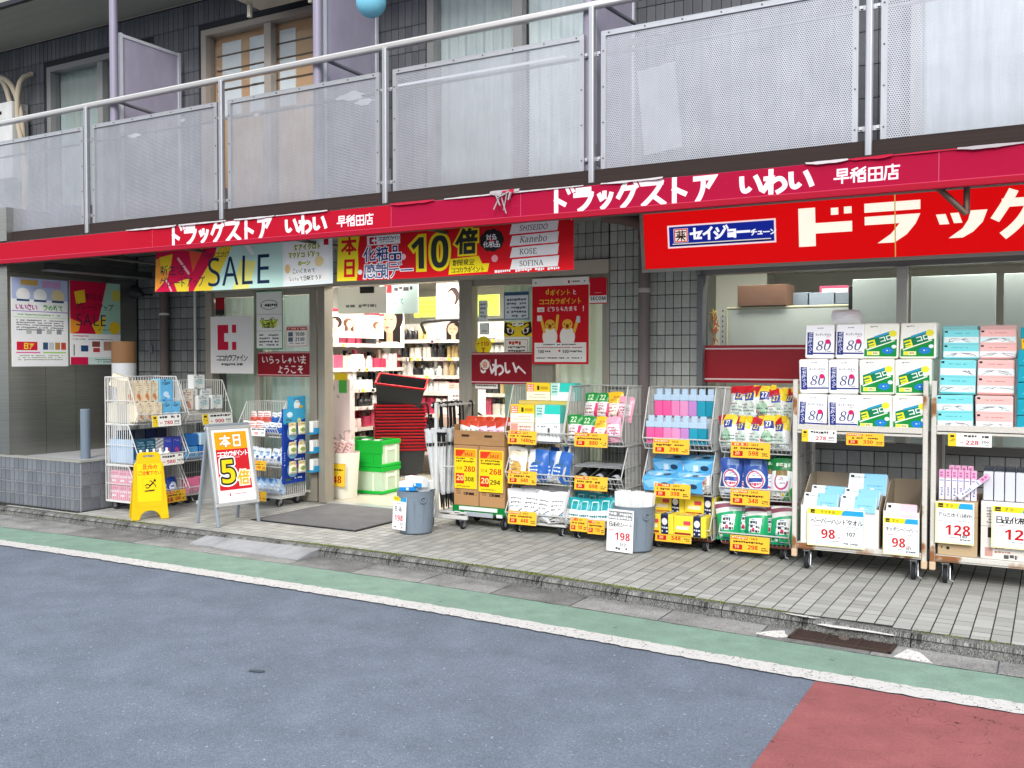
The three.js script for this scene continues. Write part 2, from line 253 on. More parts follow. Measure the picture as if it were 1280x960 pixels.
// pavement: a mortar bed with 10 cm tiles on it
const walk = struct('pavement', strip(-40, 4.5, () => -2.6, (x) => zk(x) + 0.003, -0.0016, 60), mat('#34342f', 0.95));
const tileTones = ['#a9a9a3', '#a3a39e', '#afafaa', '#9d9d98'].map((c) => mat(c, 0.75));
{
  const view = new THREE.Frustum(); camera.updateMatrixWorld(); camera.updateProjectionMatrix();
  const c2 = camera.clone(); c2.aspect = 4 / 3; c2.updateProjectionMatrix(); c2.updateMatrixWorld(); c2.matrixWorldInverse.copy(c2.matrixWorld).invert();
  view.setFromProjectionMatrix(new THREE.Matrix4().multiplyMatrices(c2.projectionMatrix, c2.matrixWorldInverse));
  const all = [];
  for (let i = -98; i < 12; i++) for (let j = 0; j < 22; j++) {
    const x = (i + 0.5) * 0.1 + 0.01, z = 0.1 - (j + 0.5) * 0.1, front = Math.min(z + 0.0475, zk(x) - 0.004), back = z - 0.044;
    if (front - back < 0.02) continue;
    if (x < -9.5 || (x < -8.4 && z < -0.3)) continue;
    all.push({ x, z: (front + back) / 2, d: front - back, r: (x * x + (z - 5.81) ** 2) + (view.containsPoint(V(x, 0, z)) ? 0 : 100) + (z < -1.35 ? 30 : 0) });
  }
  all.sort((a, b) => a.r - b.r);
  const rest = [];
  all.forEach((t, k) => {
    const tilt = rr(-0.0012, 0.0012);
    if (k < 300) { const o = part('tile', RB(0.093, 0.02, t.d, 0.0012, 1), tileTones[Math.floor(rnd() * 4)], walk, [t.x, -0.01 + rr(-0.0008, 0.0008), t.z]); o.rotation.set(tilt, 0, rr(-0.0012, 0.0012)); }
    else rest.push([t, Math.floor(rnd() * 4)]);
  });
  for (let m = 0; m < 4; m++) { const gs = rest.filter((q) => q[1] === m).map(([t]) => new THREE.BoxGeometry(0.0925, 0.02, t.d).translate(t.x, -0.01, t.z)); stuff(part('tile', mergeGeometries(gs), tileTones[m], walk)); }
}
// grey entrance mat, kerb ramp, drain, chipped white paint, moss
{
  const mm = mat('#ffffff', 0.95, 0, { map: dataTex(256, (u, v) => { const b = 0.4 + 0.06 * fbm(u, v, 8, 3) + 0.05 * (hash2(u * 256, v * 256) - 0.5) + (Math.floor(u * 64) % 2 ? 0.015 : 0); return [b, b, b * 1.01]; }, true, 1) });
  const t = thing('entrance_mat', 'large dark grey ribbed entrance mat on the pavement before the open door', 'mat', [-5.97, 0, -1.45]);
  part('carpet', metreUV(box(1.2, 0.008, 1.18, 0, 0.007, 0)), mm, t); part('rubber_edge', merge([box(1.26, 0.005, 0.03, 0, 0.0045, 0.605), box(1.26, 0.005, 0.03, 0, 0.0045, -0.605), box(0.03, 0.005, 1.18, 0.615, 0.0045, 0), box(0.03, 0.005, 1.18, -0.615, 0.0045, 0)]), darkRubber, t);
  // ramp: a low wedge with a pitted top
  const rp = thing('kerb_ramp', 'light grey plastic ramp lying in the gutter against the kerb', 'ramp', [-5.84, RY, -0.115], -0.05);
  const sh = new THREE.Shape([[-0.13, 0.002], [0.15, 0.002], [0.15, 0.01], [0.06, 0.03], [-0.04, 0.05], [-0.13, 0.058]].map((q) => new THREE.Vector2(...q)));
  const wedge = new THREE.ExtrudeGeometry(sh, { depth: 1.28, bevelEnabled: true, bevelSize: 0.004, bevelThickness: 0.004, bevelSegments: 2 }).rotateY(-Math.PI / 2).translate(0.64, 0, 0);
  part('wedge', wedge, mat('#a6a8ad', 0.7, 0, { map: stainMap }), rp);
  const st = []; for (let i = 0; i < 22; i++) st.push(new THREE.BoxGeometry(0.03, 0.006, 0.1).rotateX(0.2).translate(-0.6 + i * 0.057, 0.036, 0.03)); stuff(part('grip_rib', merge(st), mat('#96989e', 0.7), rp));
  // drain grate let into the gutter beside its concrete opening
  const d = thing('drain_grate', 'rusty brown iron drain grate in the gutter beside the kerb', 'drain', [-1.03, RY, 0.17], -0.06);
  const iron = mat('#4a3a34', 0.75, 0.25, { map: stainMap });
  part('frame', merge([box(0.56, 0.012, 0.018, 0, 0.008, 0.116), box(0.56, 0.012, 0.018, 0, 0.008, -0.116), box(0.018, 0.012, 0.25, 0.271, 0.008, 0), box(0.018, 0.012, 0.25, -0.271, 0.008, 0), box(0.014, 0.012, 0.214, 0.09, 0.008, 0), box(0.014, 0.012, 0.214, -0.09, 0.008, 0)]), iron, d);
  const bars = []; for (let i = 0; i < 9; i++) bars.push(box(0.524, 0.01, 0.009, 0, 0.006, -0.094 + i * 0.0235)); part('bar', merge(bars), iron, d).userData.kind = 'stuff';
  part('pit', box(0.53, 0.002, 0.22, 0, 0.0005, 0), mat('#17130f', 0.95), d);
  part('badge', new THREE.CylinderGeometry(0.03, 0.03, 0.006, 12).translate(0, 0.014, -0.01), mat('#6b5d55', 0.7, 0.2), d);
  const wp = mat('#eeeeea', 0.7, 0, { map: wornWhite });
  const flat = (pts, y) => { const s = new THREE.Shape(pts.map(([x, z]) => new THREE.Vector2(x, -z))); const q = new THREE.ShapeGeometry(s).rotateX(-Math.PI / 2).translate(0, y, 0); return metreUV(q); };
  const kp = struct('white_kerb_paint', flat([[-1.52, 0.285], [-1.44, 0.18], [-1.37, 0.13], [-1.35, 0.2], [-1.31, 0.25], [-1.36, 0.3]], RY + 0.003), wp);
  part('paint_patch', flat([[-0.74, 0.35], [-0.69, 0.16], [-0.62, 0.2], [-0.54, 0.37]], RY + 0.003), wp, kp);
  part('paint_patch', flat([[-1.2, 0.155], [-1.16, 0.125], [-0.95, 0.128], [-0.77, 0.16], [-0.76, 0.185], [-0.95, 0.175], [-1.1, 0.178]], RY + 0.004), wp, kp).position.set(0, 0.055, -0.045);
  part('paint_patch', flat([[-1.42, 0.03], [-1.3, 0.035], [-1.18, 0.055], [-1.22, 0.075], [-1.34, 0.06]], 0.002), wp, kp);
}
{ // moss and small weeds in the joint behind the kerb
  const blade = [], col = [];
  for (let i = 0; i < 5200; i++) {
    const band = rnd(), x = band < 0.8 ? rr(-5.6, -1.3) : band < 0.93 ? rr(-8.6, -6.9) : rr(-0.7, 0.6), d = vnoise(x * 2.3 + 40, 3, 999) * 0.6 + vnoise(x * 9 + 10, 1, 999) * 0.4; if (rnd() > d * 1.5 - 0.15) { continue; }
    const z = zk(x) + rr(-0.008, 0.022) + (rnd() - 0.5) * 0.016 * d, h = rr(0.002, 0.009) * (0.5 + d), w = rr(0.002, 0.005), a = rr(0, 6.28), lx = rr(-0.008, 0.008), lz = rr(-0.008, 0.008), cx = Math.cos(a) * w, cz = Math.sin(a) * w;
    blade.push(x - cx, -0.006, z - cz, x + cx, -0.006, z + cz, x + lx, h, z + lz); const k = rr(0.6, 1.3), y = rnd() * 0.08; for (let q = 0; q < 3; q++) col.push((0.15 + y) * k, 0.23 * k, 0.045 * k);
  }
  const g = new THREE.BufferGeometry(); g.setAttribute('position', new THREE.Float32BufferAttribute(blade, 3)); g.setAttribute('color', new THREE.Float32BufferAttribute(col, 3)); g.computeVertexNormals();
  const o = shadow(new THREE.Mesh(g, mat('#ffffff', 0.9, 0, { vertexColors: true, side: THREE.DoubleSide }))); o.name = 'moss'; scene.add(stuff(tag(o, 'green moss and tiny weeds in the joint between kerb and paving', 'moss')));
}
// ------------------------------------------------------------------ building: tiled walls, shop front, balcony floor
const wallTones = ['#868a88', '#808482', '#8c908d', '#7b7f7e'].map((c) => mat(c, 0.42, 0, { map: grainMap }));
const grout = mat('#35373a', 0.95), groutPale = mat('#a9a9ab', 0.95);
// tiles on a plane facing +z; the ones that show largest are pieces of their own, the rest one part
function tileField(parent, x0, x1, y0, y1, z, tw, th, gap, tones, most = 300, focus = [0, 1.5]) {
  const nx = Math.max(1, Math.round((x1 - x0) / tw)), ny = Math.max(1, Math.round((y1 - y0) / th)), w = (x1 - x0) / nx, h = (y1 - y0) / ny, all = [];
  for (let i = 0; i < nx; i++) for (let j = 0; j < ny; j++) { const x = x0 + (i + 0.5) * w, y = y0 + (j + 0.5) * h; all.push([x, y, Math.hypot(x - focus[0], (y - focus[1]) * 2)]); }
  all.sort((a, b) => a[2] - b[2]);
  const rest = tones.map(() => []);
  all.forEach(([x, y], k) => { const m = Math.floor(rnd() * tones.length);
    if (k < most) { const o = part('tile', RB(w - gap, h - gap, 0.012, 0.002, 1), tones[m], parent, [x, y, z + 0.003 + rr(-0.0006, 0.0006)]); o.rotation.set(rr(-0.004, 0.004), rr(-0.004, 0.004), 0); }
    else rest[m].push(box(w - gap, h - gap, 0.012, x, y, z + 0.003)); });
  rest.forEach((g, m) => { if (g.length) stuff(part('tile', mergeGeometries(g), tones[m], parent)); });
}
const WZ = -2.0;
{ const t = thing('tiled_wall', 'dark grey tiled back wall in the shaded corner left of the shop window', 'wall', [0, 0, 0]);
  part('backing', span(-9.95, -8.42, 0, 2.78, WZ - 0.3, WZ - 0.006), grout, t); tileField(t, -9.56, -8.42, 0, 2.74, WZ - 0.006, 0.1, 0.122, 0.008, wallTones, 230, [-8.9, 1.8]); }
{ const t = thing('tiled_pillar', 'grey tiled wall section with the drainpipe between both shop windows', 'wall', [0, 0, 0]);
  part('backing', span(-3.43, -2.62, 0, 2.76, WZ - 0.25, WZ - 0.006), grout, t); tileField(t, -3.43, -2.62, 0, 2.76, WZ - 0.006, 0.0757, 0.1135, 0.006, ['#bcc0b8', '#b6bab2', '#c2c6be', '#b1b5af'].map((c) => mat(c, 0.4, 0, { map: grainMap })), 290, [-3.05, 2]); }
{ const t = thing('low_tiled_wall', 'pale grey tiled dado under the right shop window behind the flat carts', 'wall', [0, 0, 0]);
  part('backing', span(-2.62, 1.6, 0, 0.815, WZ - 0.2, WZ - 0.006), grout, t); tileField(t, -2.61, 1.59, 0, 0.81, WZ - 0.006, 0.1, 0.1135, 0.006, ['#cfd3d4', '#c9cdce', '#d6d9da'].map((c) => mat(c, 0.4, 0, { map: grainMap })), 240, [-0.9, 0.6]); }
{ const t = thing('tiled_lintel', 'grey tiled wall strip above the shop door beam', 'wall', [0, 0, 0]);
  part('backing', span(-8.42, -3.43, 2.405, 2.76, WZ - 0.2, WZ - 0.006), grout, t); tileField(t, -8.41, -3.44, 2.41, 2.76, WZ - 0.006, 0.0757, 0.1165, 0.006, ['#a6aaa2', '#a0a49c', '#acb0a8'].map((c) => mat(c, 0.4, 0, { map: grainMap })), 60, [-3.4, 2.6]); }
// planter: low tiled box with a pole standing in it
const planterTones = ['#7d828b', '#767b84', '#838891'].map((c) => mat(c, 0.45, 0, { map: stainMap }));
{ const t = thing('planter_wall', 'low dark tiled planter wall with pale joints at the left edge', 'planter', [0, 0, 0]);
  part('core', span(-12, -8.43, 0, 0.49, -1.98, -0.36), groutPale, t);
  tileField(t, -11.96, -8.43, 0.0, 0.492, -0.36, 0.075, 0.123, 0.009, planterTones, 190, [-8.6, 0.3]);
  for (let j = 0; j < 4; j++) for (let i = 0; i < 14; i++) part('tile', RB(0.012, 0.114, 0.103, 0.002, 1), planterTones[(i + j) % 3], t, [-8.427 + rr(-0.0006, 0.0006), 0.0615 + j * 0.123, -0.42 - i * 0.112]);
  part('capping', merge([span(-12, -8.415, 0.49, 0.51, -0.42, -0.35), span(-8.49, -8.415, 0.49, 0.51, -1.98, -0.42)]), mat('#a8a8a4', 0.85, 0, { map: stainMap }), t);
  part('soil', span(-12, -8.49, 0.45, 0.47, -1.98, -0.42), mat('#4b4843', 0.95), t);
  solo('marker_pole', lathe([[0.001, 0], [0.048, 0], [0.048, 0.5], [0.046, 0.515], [0.001, 0.515]]), mat('#7f8d9b', 0.5, 0, { map: grainMap }), [-8.75, 0.49, -0.66], 'plain blue grey pole standing on the planter wall', 'pole'); }
{ // stainless steel clad pier on the left, its side turned to the door
  const steelMap = dataTex(512, (u, v) => { const b = 0.9 + 0.08 * (vnoise(u * 4, v * 220, 220) - 0.5) + 0.04 * (fbm(u, v, 4, 3) - 0.5); return [b, b * 0.99, b * 0.97]; });
  const steel = mat('#b4b6b2', 0.28, 0.9, { map: steelMap });
  const t = thing('steel_pier', 'brushed steel clad pier at the left edge carrying two posters', 'pillar', [0, 0, 0]);
  part('core', span(-12, -9.59, 0.47, 3.1, -1.99, -0.39), mat('#55544f', 0.7), t);
  for (const [a, b] of [[-0.786, -0.375], [-1.156, -0.79], [-1.604, -1.16], [-1.99, -1.608]]) { part('side_panel', metreUV(span(-9.59, -9.575, 0.48, 2.44, a, b)), steel, t); part('side_panel', metreUV(span(-9.59, -9.575, 2.446, 3.1, a, b)), steel, t); }
  part('front_panel', metreUV(span(-12, -9.575, 0.48, 3.11, -0.374, -0.36)), steel, t); part('top_panel', span(-12, -9.572, 3.1, 3.112, -1.99, -0.376), steel, t); }
// shop front frames and panes
const beige = mat('#a8a294', 0.45, 0.25, { map: grainMap }), glassMat = mat('#f8fbfa', 0.02, 0, { transmission: 1, thickness: 0, ior: 1.5, specularIntensity: 1 });
const greyFrame = mat('#8b8a88', 0.45, 0.2, { map: grainMap });
function pane(parent, x0, x1, y0, y1, z) { return part('pane', span(x0, x1, y0, y1, z - 0.003, z + 0.003), glassMat, parent); }
{ const t = thing('glass_shopfront', 'beige aluminium shop front with glass panes around the open doorway', 'shop front', [0, 0, 0]);
  part('beam', span(-8.42, -3.43, 2.275, 2.402, -2.12, -1.965), mat('#c9c4b4', 0.45, 0.15, { map: grainMap }), t);
  for (const [a, b, d] of [[-8.42, -8.32, 0.12], [-7.7, -7.62, 0.06], [-6.885, -6.79, 0.1], [-6.75, -6.66, 0.14], [-5.0, -4.855, 0.12], [-4.2, -4.0, 0.07], [-3.5, -3.43, 0.1]]) part('mullion', rbox(b - a, 2.265, d, 0.006, (a + b) / 2, 1.14, -2.04), beige, t);
  for (const [a, b] of [[-8.32, -7.7], [-7.62, -6.885], [-4.855, -4.2], [-4.0, -3.5]]) { part('sill', span(a, b, 0.01, 0.09, -2.08, -2.0), beige, t); part('rail', span(a, b, 2.215, 2.272, -2.075, -2.01), beige, t); pane(t, a - 0.01, b + 0.01, 0.09, 2.215, -2.05); }
  part('door_track', span(-6.66, -5.0, 0.001, 0.014, -2.12, -1.99), alu, t); }
{ const t = thing('shop_window', 'right shop window in grey frames above the pale tiled dado', 'window', [0, 0, 0]);
  part('head', span(-2.62, 1.6, 2.225, 2.42, -2.1, -1.975), greyFrame, t); part('sill', span(-2.62, 1.6, 0.815, 0.88, -2.1, -1.97), greyFrame, t);
  part('mullion', rbox(0.05, 1.34, 0.1, 0.004, -2.6, 1.553, -2.02), mat('#6f7274', 0.45, 0.3), t); part('mullion', rbox(0.075, 1.34, 0.09, 0.004, -1.02, 1.553, -2.01), mat('#b5b3ae', 0.45, 0.3), t); part('mullion', rbox(0.05, 1.34, 0.09, 0.004, 1.57, 1.553, -2.02), greyFrame, t);
  part('vent_box', rbox(0.04, 0.05, 0.06, 0.005, -2.6, 2.25, -1.95), greyFrame, t);
  pane(t, -2.575, -1.058, 0.88, 2.225, -2.05); pane(t, -0.983, 1.545, 0.88, 2.225, -2.055);
  const red = mat('#a80a1c', 0.35), white = mat('#f2dedd', 0.4);
  part('red_film', span(-2.575, -1.06, 1.36, 1.602, -2.045, -2.041), red, t); part('white_stripe', merge([span(-2.575, -1.06, 1.602, 1.614, -2.045, -2.04), span(-2.575, -1.06, 1.348, 1.36, -2.045, -2.04)]), white, t); part('red_edge', merge([span(-2.575, -1.06, 1.614, 1.636, -2.045, -2.041), span(-2.575, -1.06, 1.325, 1.348, -2.045, -2.041)]), red, t); }
// balcony floor, soffit over the pavement, upper wall with its windows
const upTones = ['#686a6f', '#626469', '#6e7075'].map((c) => mat(c, 0.45, 0, { map: grainMap }));
const UZ = -1.4;
struct('balcony_floor', merge([span(-13, 3, 2.77, 2.86, -1.4, -0.42), span(-13, 3, 2.72, 2.76, -0.42, -0.36)]), mat('#3c3230', 0.8, 0, { map: stainMap }));
struct('soffit', span(-12, 3, 2.765, 2.769, -2.3, -0.5), mat('#8f8f8b', 0.85, 0, { map: grainMap }));
struct('upper_balcony_floor', merge([span(-13, 3, 5.27, 5.45, -1.4, -0.42)]), mat('#aaa89a', 0.9, 0, { map: grainMap }));
{ // the edge of the balcony above shows at the top left corner: a dark rail with pale bars
  const t = thing('upper_balcony_railing', 'dark bottom rail with pale bars at the top left corner', 'railing', [0, 0, 0]);
  part('bottom_rail', span(-13, 3, 5.22, 5.265, -0.46, -0.41), mat('#24242a', 0.5), t);
  const bars = []; for (let x = -12; x < -8; x += 0.13) bars.push(box(0.03, 0.9, 0.02, x, 5.72, -0.435)); part('baluster', merge(bars), mat('#a8b4cc', 0.5), t).userData.kind = 'stuff'; }
{
  const t = thing('apartment_wall', 'dark grey tiled apartment wall behind the balcony', 'wall', [0, 0, 0]);
  const holes = [[-10.35, -8.55, 2.9, 4.94], [-7.8, -6.0, 2.9, 4.94], [-4.95, -3.1, 2.9, 5.0], [-0.9, 1.2, 2.9, 4.94]], edges = [-13, ...holes.flatMap((h) => [h[0], h[1]]), 3];
  const back = [], tiles = upTones.map(() => []);
  for (let i = 0; i < edges.length; i += 2) back.push(span(edges[i], edges[i + 1], 2.86, 5.27, UZ - 0.3, UZ - 0.006));
  for (const h of holes) back.push(span(h[0], h[1], h[3], 5.27, UZ - 0.3, UZ - 0.006));
  part('backing', merge(back), grout, t);
  for (let x = -12.96; x < 2.9; x += 0.0757) for (let y = 2.9; y < 5.2; y += 0.235) { if (holes.some((h) => x > h[0] - 0.045 && x < h[1] + 0.045 && y < h[3] + 0.02)) continue; tiles[Math.floor(rnd() * 3)].push(box(0.0697, 0.229, 0.012, x, y + 0.117, UZ - 0.003)); }
  tiles.forEach((g, m) => stuff(part('tile', mergeGeometries(g), upTones[m], t)));
  const fr = mat('#8f8e8d', 0.4, 0.4, { roughnessMap: roughMap }), brown = mat('#a69d93', 0.45, 0.3);
  holes.forEach(([a, b, y0, y1], i) => {
    const f = i === 1 ? brown : fr, mid = [-9.43, -6.89, -4.03, 0.1][i];
    const w = part('window', merge([span(a, a + 0.07, y0, y1, UZ - 0.1, UZ + 0.02), span(b - 0.07, b, y0, y1, UZ - 0.1, UZ + 0.02), span(a + 0.07, b - 0.07, y1 - 0.06, y1, UZ - 0.1, UZ + 0.02), span(a + 0.07, b - 0.07, y0, y0 + 0.07, UZ - 0.1, UZ + 0.02), span(mid - 0.045, mid + 0.045, y0 + 0.07, y1 - 0.06, UZ - 0.08, UZ)]), f, t);
    const up = mat('#f5f7f7', 0.03, 0, { transmission: 1, thickness: 0, ior: 1.45 });
    part('pane', span(a + 0.06, mid - 0.04, y0 + 0.06, y1 - 0.05, UZ - 0.045, UZ - 0.04), up, w); part('pane', span(mid + 0.04, b - 0.06, y0 + 0.06, y1 - 0.05, UZ - 0.07, UZ - 0.065), up, w);
  });
}
// hanging curtain: a corrugated sheet, hem to hem
function curtainGeo(x0, x1, y0, y1, depth, folds) {
  const nx = Math.ceil(folds * 8), p = [], uv = [], ix = [];
  for (let i = 0; i <= nx; i++) { const u = i / nx, ph = u * folds * 6.283; for (let j = 0; j <= 4; j++) { const v = j / 4; p.push(x0 + (x1 - x0) * u + Math.sin(ph * 0.5 + j) * 0.008, y0 + (y1 - y0) * v, depth * (0.4 + 0.6 * (1 - v)) * (Math.sin(ph) + 0.4 * Math.sin(ph * 0.37 + 1))); uv.push(u, v); } }
  for (let i = 0; i < nx; i++) for (let j = 0; j < 4; j++) { const a = i * 5 + j, b = a + 5; ix.push(a, b, a + 1, b, b + 1, a + 1); }
  const g = new THREE.BufferGeometry(); g.setAttribute('position', new THREE.Float32BufferAttribute(p, 3)); g.setAttribute('uv', new THREE.Float32BufferAttribute(uv, 2)); g.setIndex(ix); g.computeVertexNormals(); return g;
}
const cloth = (c) => mat(c, 0.95, 0, { side: THREE.DoubleSide, transmission: 0.25, thickness: 0 });
solo('curtain', curtainGeo(-10.3, -8.6, 2.9, 4.93, 0.02, 14), mat('#b3bdb8', 0.95, 0, { side: THREE.DoubleSide }), [0, 0, -1.53], 'grey green curtain behind the leftmost upstairs window', 'curtain');
{ const t = thing('reflection_board', 'tan board with painted reflections of panes and wires behind the brown framed upstairs window', 'screen', [0, 0, 0]); part('board', span(-7.75, -6.05, 2.9, 4.93, -1.54, -1.52), mat('#d9ac84', 0.9), t); for (const [a, b] of [[-7.63, -7.36], [-7.24, -6.92], [-6.83, -6.62]]) for (const [c, d] of [[4.06, 4.32], [4.345, 4.53], [4.55, 4.68], [4.7, 4.82]]) part('reflected_pane', span(a, b, c, d, -1.52, -1.512), mat('#f4f7fb', 0.5), t); for (const y of [4.333, 4.54, 4.69]) part('reflected_wire', span(-7.7, -6.1, y - 0.006, y + 0.006, -1.52, -1.506), mat('#5a4a3c', 0.7), t); }  // pale panels and dark strips are reflected panes and wires put into colour
solo('lace_curtain', curtainGeo(-4.9, -4.07, 2.9, 4.99, 0.03, 9), mat('#d2d9db', 0.95, 0, { side: THREE.DoubleSide }), [0, 0, -1.535], 'blue grey lace curtain in the left half of the middle upstairs window', 'curtain');
solo('lace_curtain', curtainGeo(-3.99, -3.15, 2.9, 4.99, 0.035, 8), mat('#eaf1f3', 0.95, 0, { side: THREE.DoubleSide }), [0, 0, -1.535], 'white lace curtain in the right half of the middle upstairs window', 'curtain');
solo('curtain', curtainGeo(-0.85, 1.15, 2.9, 4.93, 0.03, 14), mat('#cfdbe2', 0.95, 0, { side: THREE.DoubleSide }), [0, 0, -1.535], 'pale curtain at the top right behind the nearest balcony panel', 'curtain');
struct('upper_rooms', span(-13, 3, 2.86, 8, -8, -1.72), mat('#55504a', 0.9));
// shop room
{
  const wall = mat('#e6e4dc', 0.8), floorM = mat('#cfc9b8', 0.35, 0, { map: grainMap });
  struct('shop_floor', span(-8.6, 1.6, -0.05, 0.004, -6.2, -2.08), floorM); struct('shop_ceiling', span(-8.6, 1.6, 2.56, 2.62, -6.2, -2.12), wall);
  struct('shop_back_wall', span(-8.7, 1.7, 0, 2.6, -6.3, -6.2), wall); struct('shop_side_wall', span(-8.72, -8.6, 0, 2.6, -6.2, -2.12), wall); struct('shop_side_wall', span(1.6, 1.72, 0, 2.6, -6.2, -2.0), wall);
  struct('shop_partition_wall', span(-3.2, -3.05, 0, 2.56, -6.2, -2.26), wall);
  let k = 0;
  for (const [x, z] of [[-6.9, -3.0], [-6.9, -4.1], [-5.4, -3.0], [-5.4, -4.1], [-1.9, -2.3], [-0.3, -2.3]]) {  // pair by the right window placed unseen near the glass to light the boards
    const where = ['above the shop door on the left, near the entrance', 'over the left aisle, deeper inside', 'above the doorway on the right, near the entrance', 'over the right aisle, deeper inside', 'placed unseen inside the right shop window, left one', 'placed unseen inside the right shop window, right one'][k++];
    const t = thing('ceiling_light', 'white ceiling light panel ' + where, 'ceiling light', [x, 2.555, z], 0, 'ceiling lights in the shop');
    part('housing', box(1.24, 0.03, 0.3, 0, -0.016, 0), whitePlastic, t);
    part('lamp_diffuser', box(1.2, 0.012, 0.26, 0, -0.038, 0), mat('#ffffff', 0.5, 0, { emissive: new THREE.Color('#fffaf0'), emissiveIntensity: 5 }), t);
    const l = new THREE.RectAreaLight(new THREE.Color('#fffaf2'), z > -2.5 ? 9 : 22, 1.2, 0.26); l.position.set(x, 2.5, z); l.lookAt(x, 0, z); scene.add(l);
  }
}
// ------------------------------------------------------------------ balcony railing with perforated panels
{
  const cv = document.createElement('canvas'); cv.width = 128; cv.height = 222; const c = cv.getContext('2d'); c.fillStyle = '#fff'; c.fillRect(0, 0, 128, 222); c.fillStyle = '#000';
  for (const [x, y] of [[0, 0], [128, 0], [0, 222], [128, 222], [64, 111]]) { c.beginPath(); c.arc(x, y, 40, 0, 7); c.fill(); }
  const holes = new THREE.CanvasTexture(cv); holes.wrapS = holes.wrapT = THREE.RepeatWrapping; holes.generateMipmaps = true; holes.repeat.set(1 / 0.0142, 1 / 0.0246);
  const dirt = dataTex(512, (u, v) => { const s = fbm(u, v, 5, 5), d = vnoise(u * 70, v * 8, 70); let b = 0.9 + 0.12 * (s - 0.5) + 0.04 * (d - 0.5); return [b, b, b]; });
  const perf = mat('#d2d4db', 0.34, 0.6, { map: dirt, alphaMap: holes, alphaTest: 0.5 });
  const frame = mat('#c6c8cc', 0.36, 0.55, { roughnessMap: roughMap, map: dirt }), screw = mat('#5c5f63', 0.4, 0.7);
  const postX = [-12.02, -10.19, -8.35, -6.505, -4.69, -2.877, -1.015, 0.82], PZ = -0.44;
  const rail = thing('balcony_railing', 'long metal handrail on slim posts along the upstairs balcony', 'railing', [0, 0, 0]);
  part('handrail', rbox(15.5, 0.055, 0.06, 0.018, -4.5, 4.02, PZ, 3), mat('#d2cfcc', 0.28, 0.75), rail);
  postX.forEach((x) => {
    const p = part('post', merge([rbox(0.042, 1.27, 0.05, 0.012, x, 3.37, PZ + 0.02), box(0.03, 0.4, 0.02, x, 2.85, PZ - 0.02)]), frame, rail);
    part('bracket', merge([0, 1].flatMap((k) => [box(0.15, 0.03, 0.012, x, 2.94 + k * 0.74, PZ - 0.012), box(0.018, 0.018, 0.02, x - 0.05, 2.94 + k * 0.74, PZ + 0.002), box(0.018, 0.018, 0.02, x + 0.05, 2.94 + k * 0.74, PZ + 0.002)])), alu, p);
  });
  const where = ['at the far left edge beside the steel pier', 'second from left', 'third from the left, with the water stains', 'in the middle above the red banner', 'large, right of middle, with a white board behind', 'nearest one at the top right corner'];
  for (let i = 0; i < 6; i++) {
    const x0 = postX[i + 1] + 0.066, x1 = postX[i + 2] - 0.066, y0 = 2.815, y1 = 3.825, w = x1 - x0, h = y1 - y0;
    const t = thing('perforated_panel', 'grey perforated metal balcony panel ' + where[i], 'panel', [(x0 + x1) / 2, y0, PZ], 0);
    part('sheet', metreUV(span(-w / 2 + 0.02, w / 2 - 0.02, 0.02, h - 0.02, -0.001, 0.001)), perf, t);
    part('frame', merge([box(w, 0.036, 0.03, 0, 0.018, 0), box(w, 0.036, 0.03, 0, h - 0.018, 0), box(0.036, h - 0.072, 0.03, -w / 2 + 0.018, h / 2, 0), box(0.036, h - 0.072, 0.03, w / 2 - 0.018, h / 2, 0)]), frame, t);
    const sc = []; for (let k = 0; k < 7; k++) for (const yy of [0.018, h - 0.018]) sc.push(new THREE.CylinderGeometry(0.006, 0.006, 0.006, 8).rotateX(Math.PI / 2).translate(-w / 2 + 0.06 + k * (w - 0.12) / 6, yy, 0.016));
    for (let k = 0; k < 4; k++) for (const xx of [-w / 2 + 0.018, w / 2 - 0.018]) sc.push(new THREE.CylinderGeometry(0.006, 0.006, 0.006, 8).rotateX(Math.PI / 2).translate(xx, 0.12 + k * 0.25, 0.016));
    stuff(part('screw', merge(sc), screw, t));
    const residue = (list) => { for (const [cx, cy, rw, rh] of list) { const n = 16, sh = new THREE.Shape(Array.from({ length: n }, (_, k) => { const a = k / n * 6.283, q = rr(0.45, 1); return new THREE.Vector2(cx + Math.cos(a) * rw * q, cy + Math.sin(a) * rh * q); })); part('torn_film', new THREE.ShapeGeometry(sh).translate(0, 0, 0.0018), mat('#b4b6bc', 0.7, 0, { map: grainMap }), t); } };
    if (i === 2) residue([[0.55, 0.86, 0.2, 0.05], [0.68, 0.8, 0.12, 0.035], [-0.5, 0.84, 0.05, 0.02]]); if (i === 1) residue([[-0.25, 0.84, 0.12, 0.03], [0.4, 0.9, 0.05, 0.02]]); if (i === 4) residue([[-0.62, 0.9, 0.12, 0.03], [-0.4, 0.91, 0.1, 0.025]]); if (i === 3) part('tape_strip', box(1.5, 0.018, 0.002, -0.05, h - 0.13, 0.002), mat('#b9bbc1', 0.5), t);
    part('stiffener', merge([box(w - 0.08, 0.02, 0.012, 0, h - 0.16, -0.012)]), frame, t);
  }
  solo('board', span(-0.14, 0.14, 0, 0.62, -0.008, 0.008), mat('#dfe3e6', 0.6), [-2.42, 2.98, -0.62], 'white board leaning behind the large perforated panel', 'board').rotation.set(-0.08, 0, 0.12);
  // partitions between the flats, slim posts
  const lav = mat('#b3aec2', 0.6, 0, { map: grainMap });
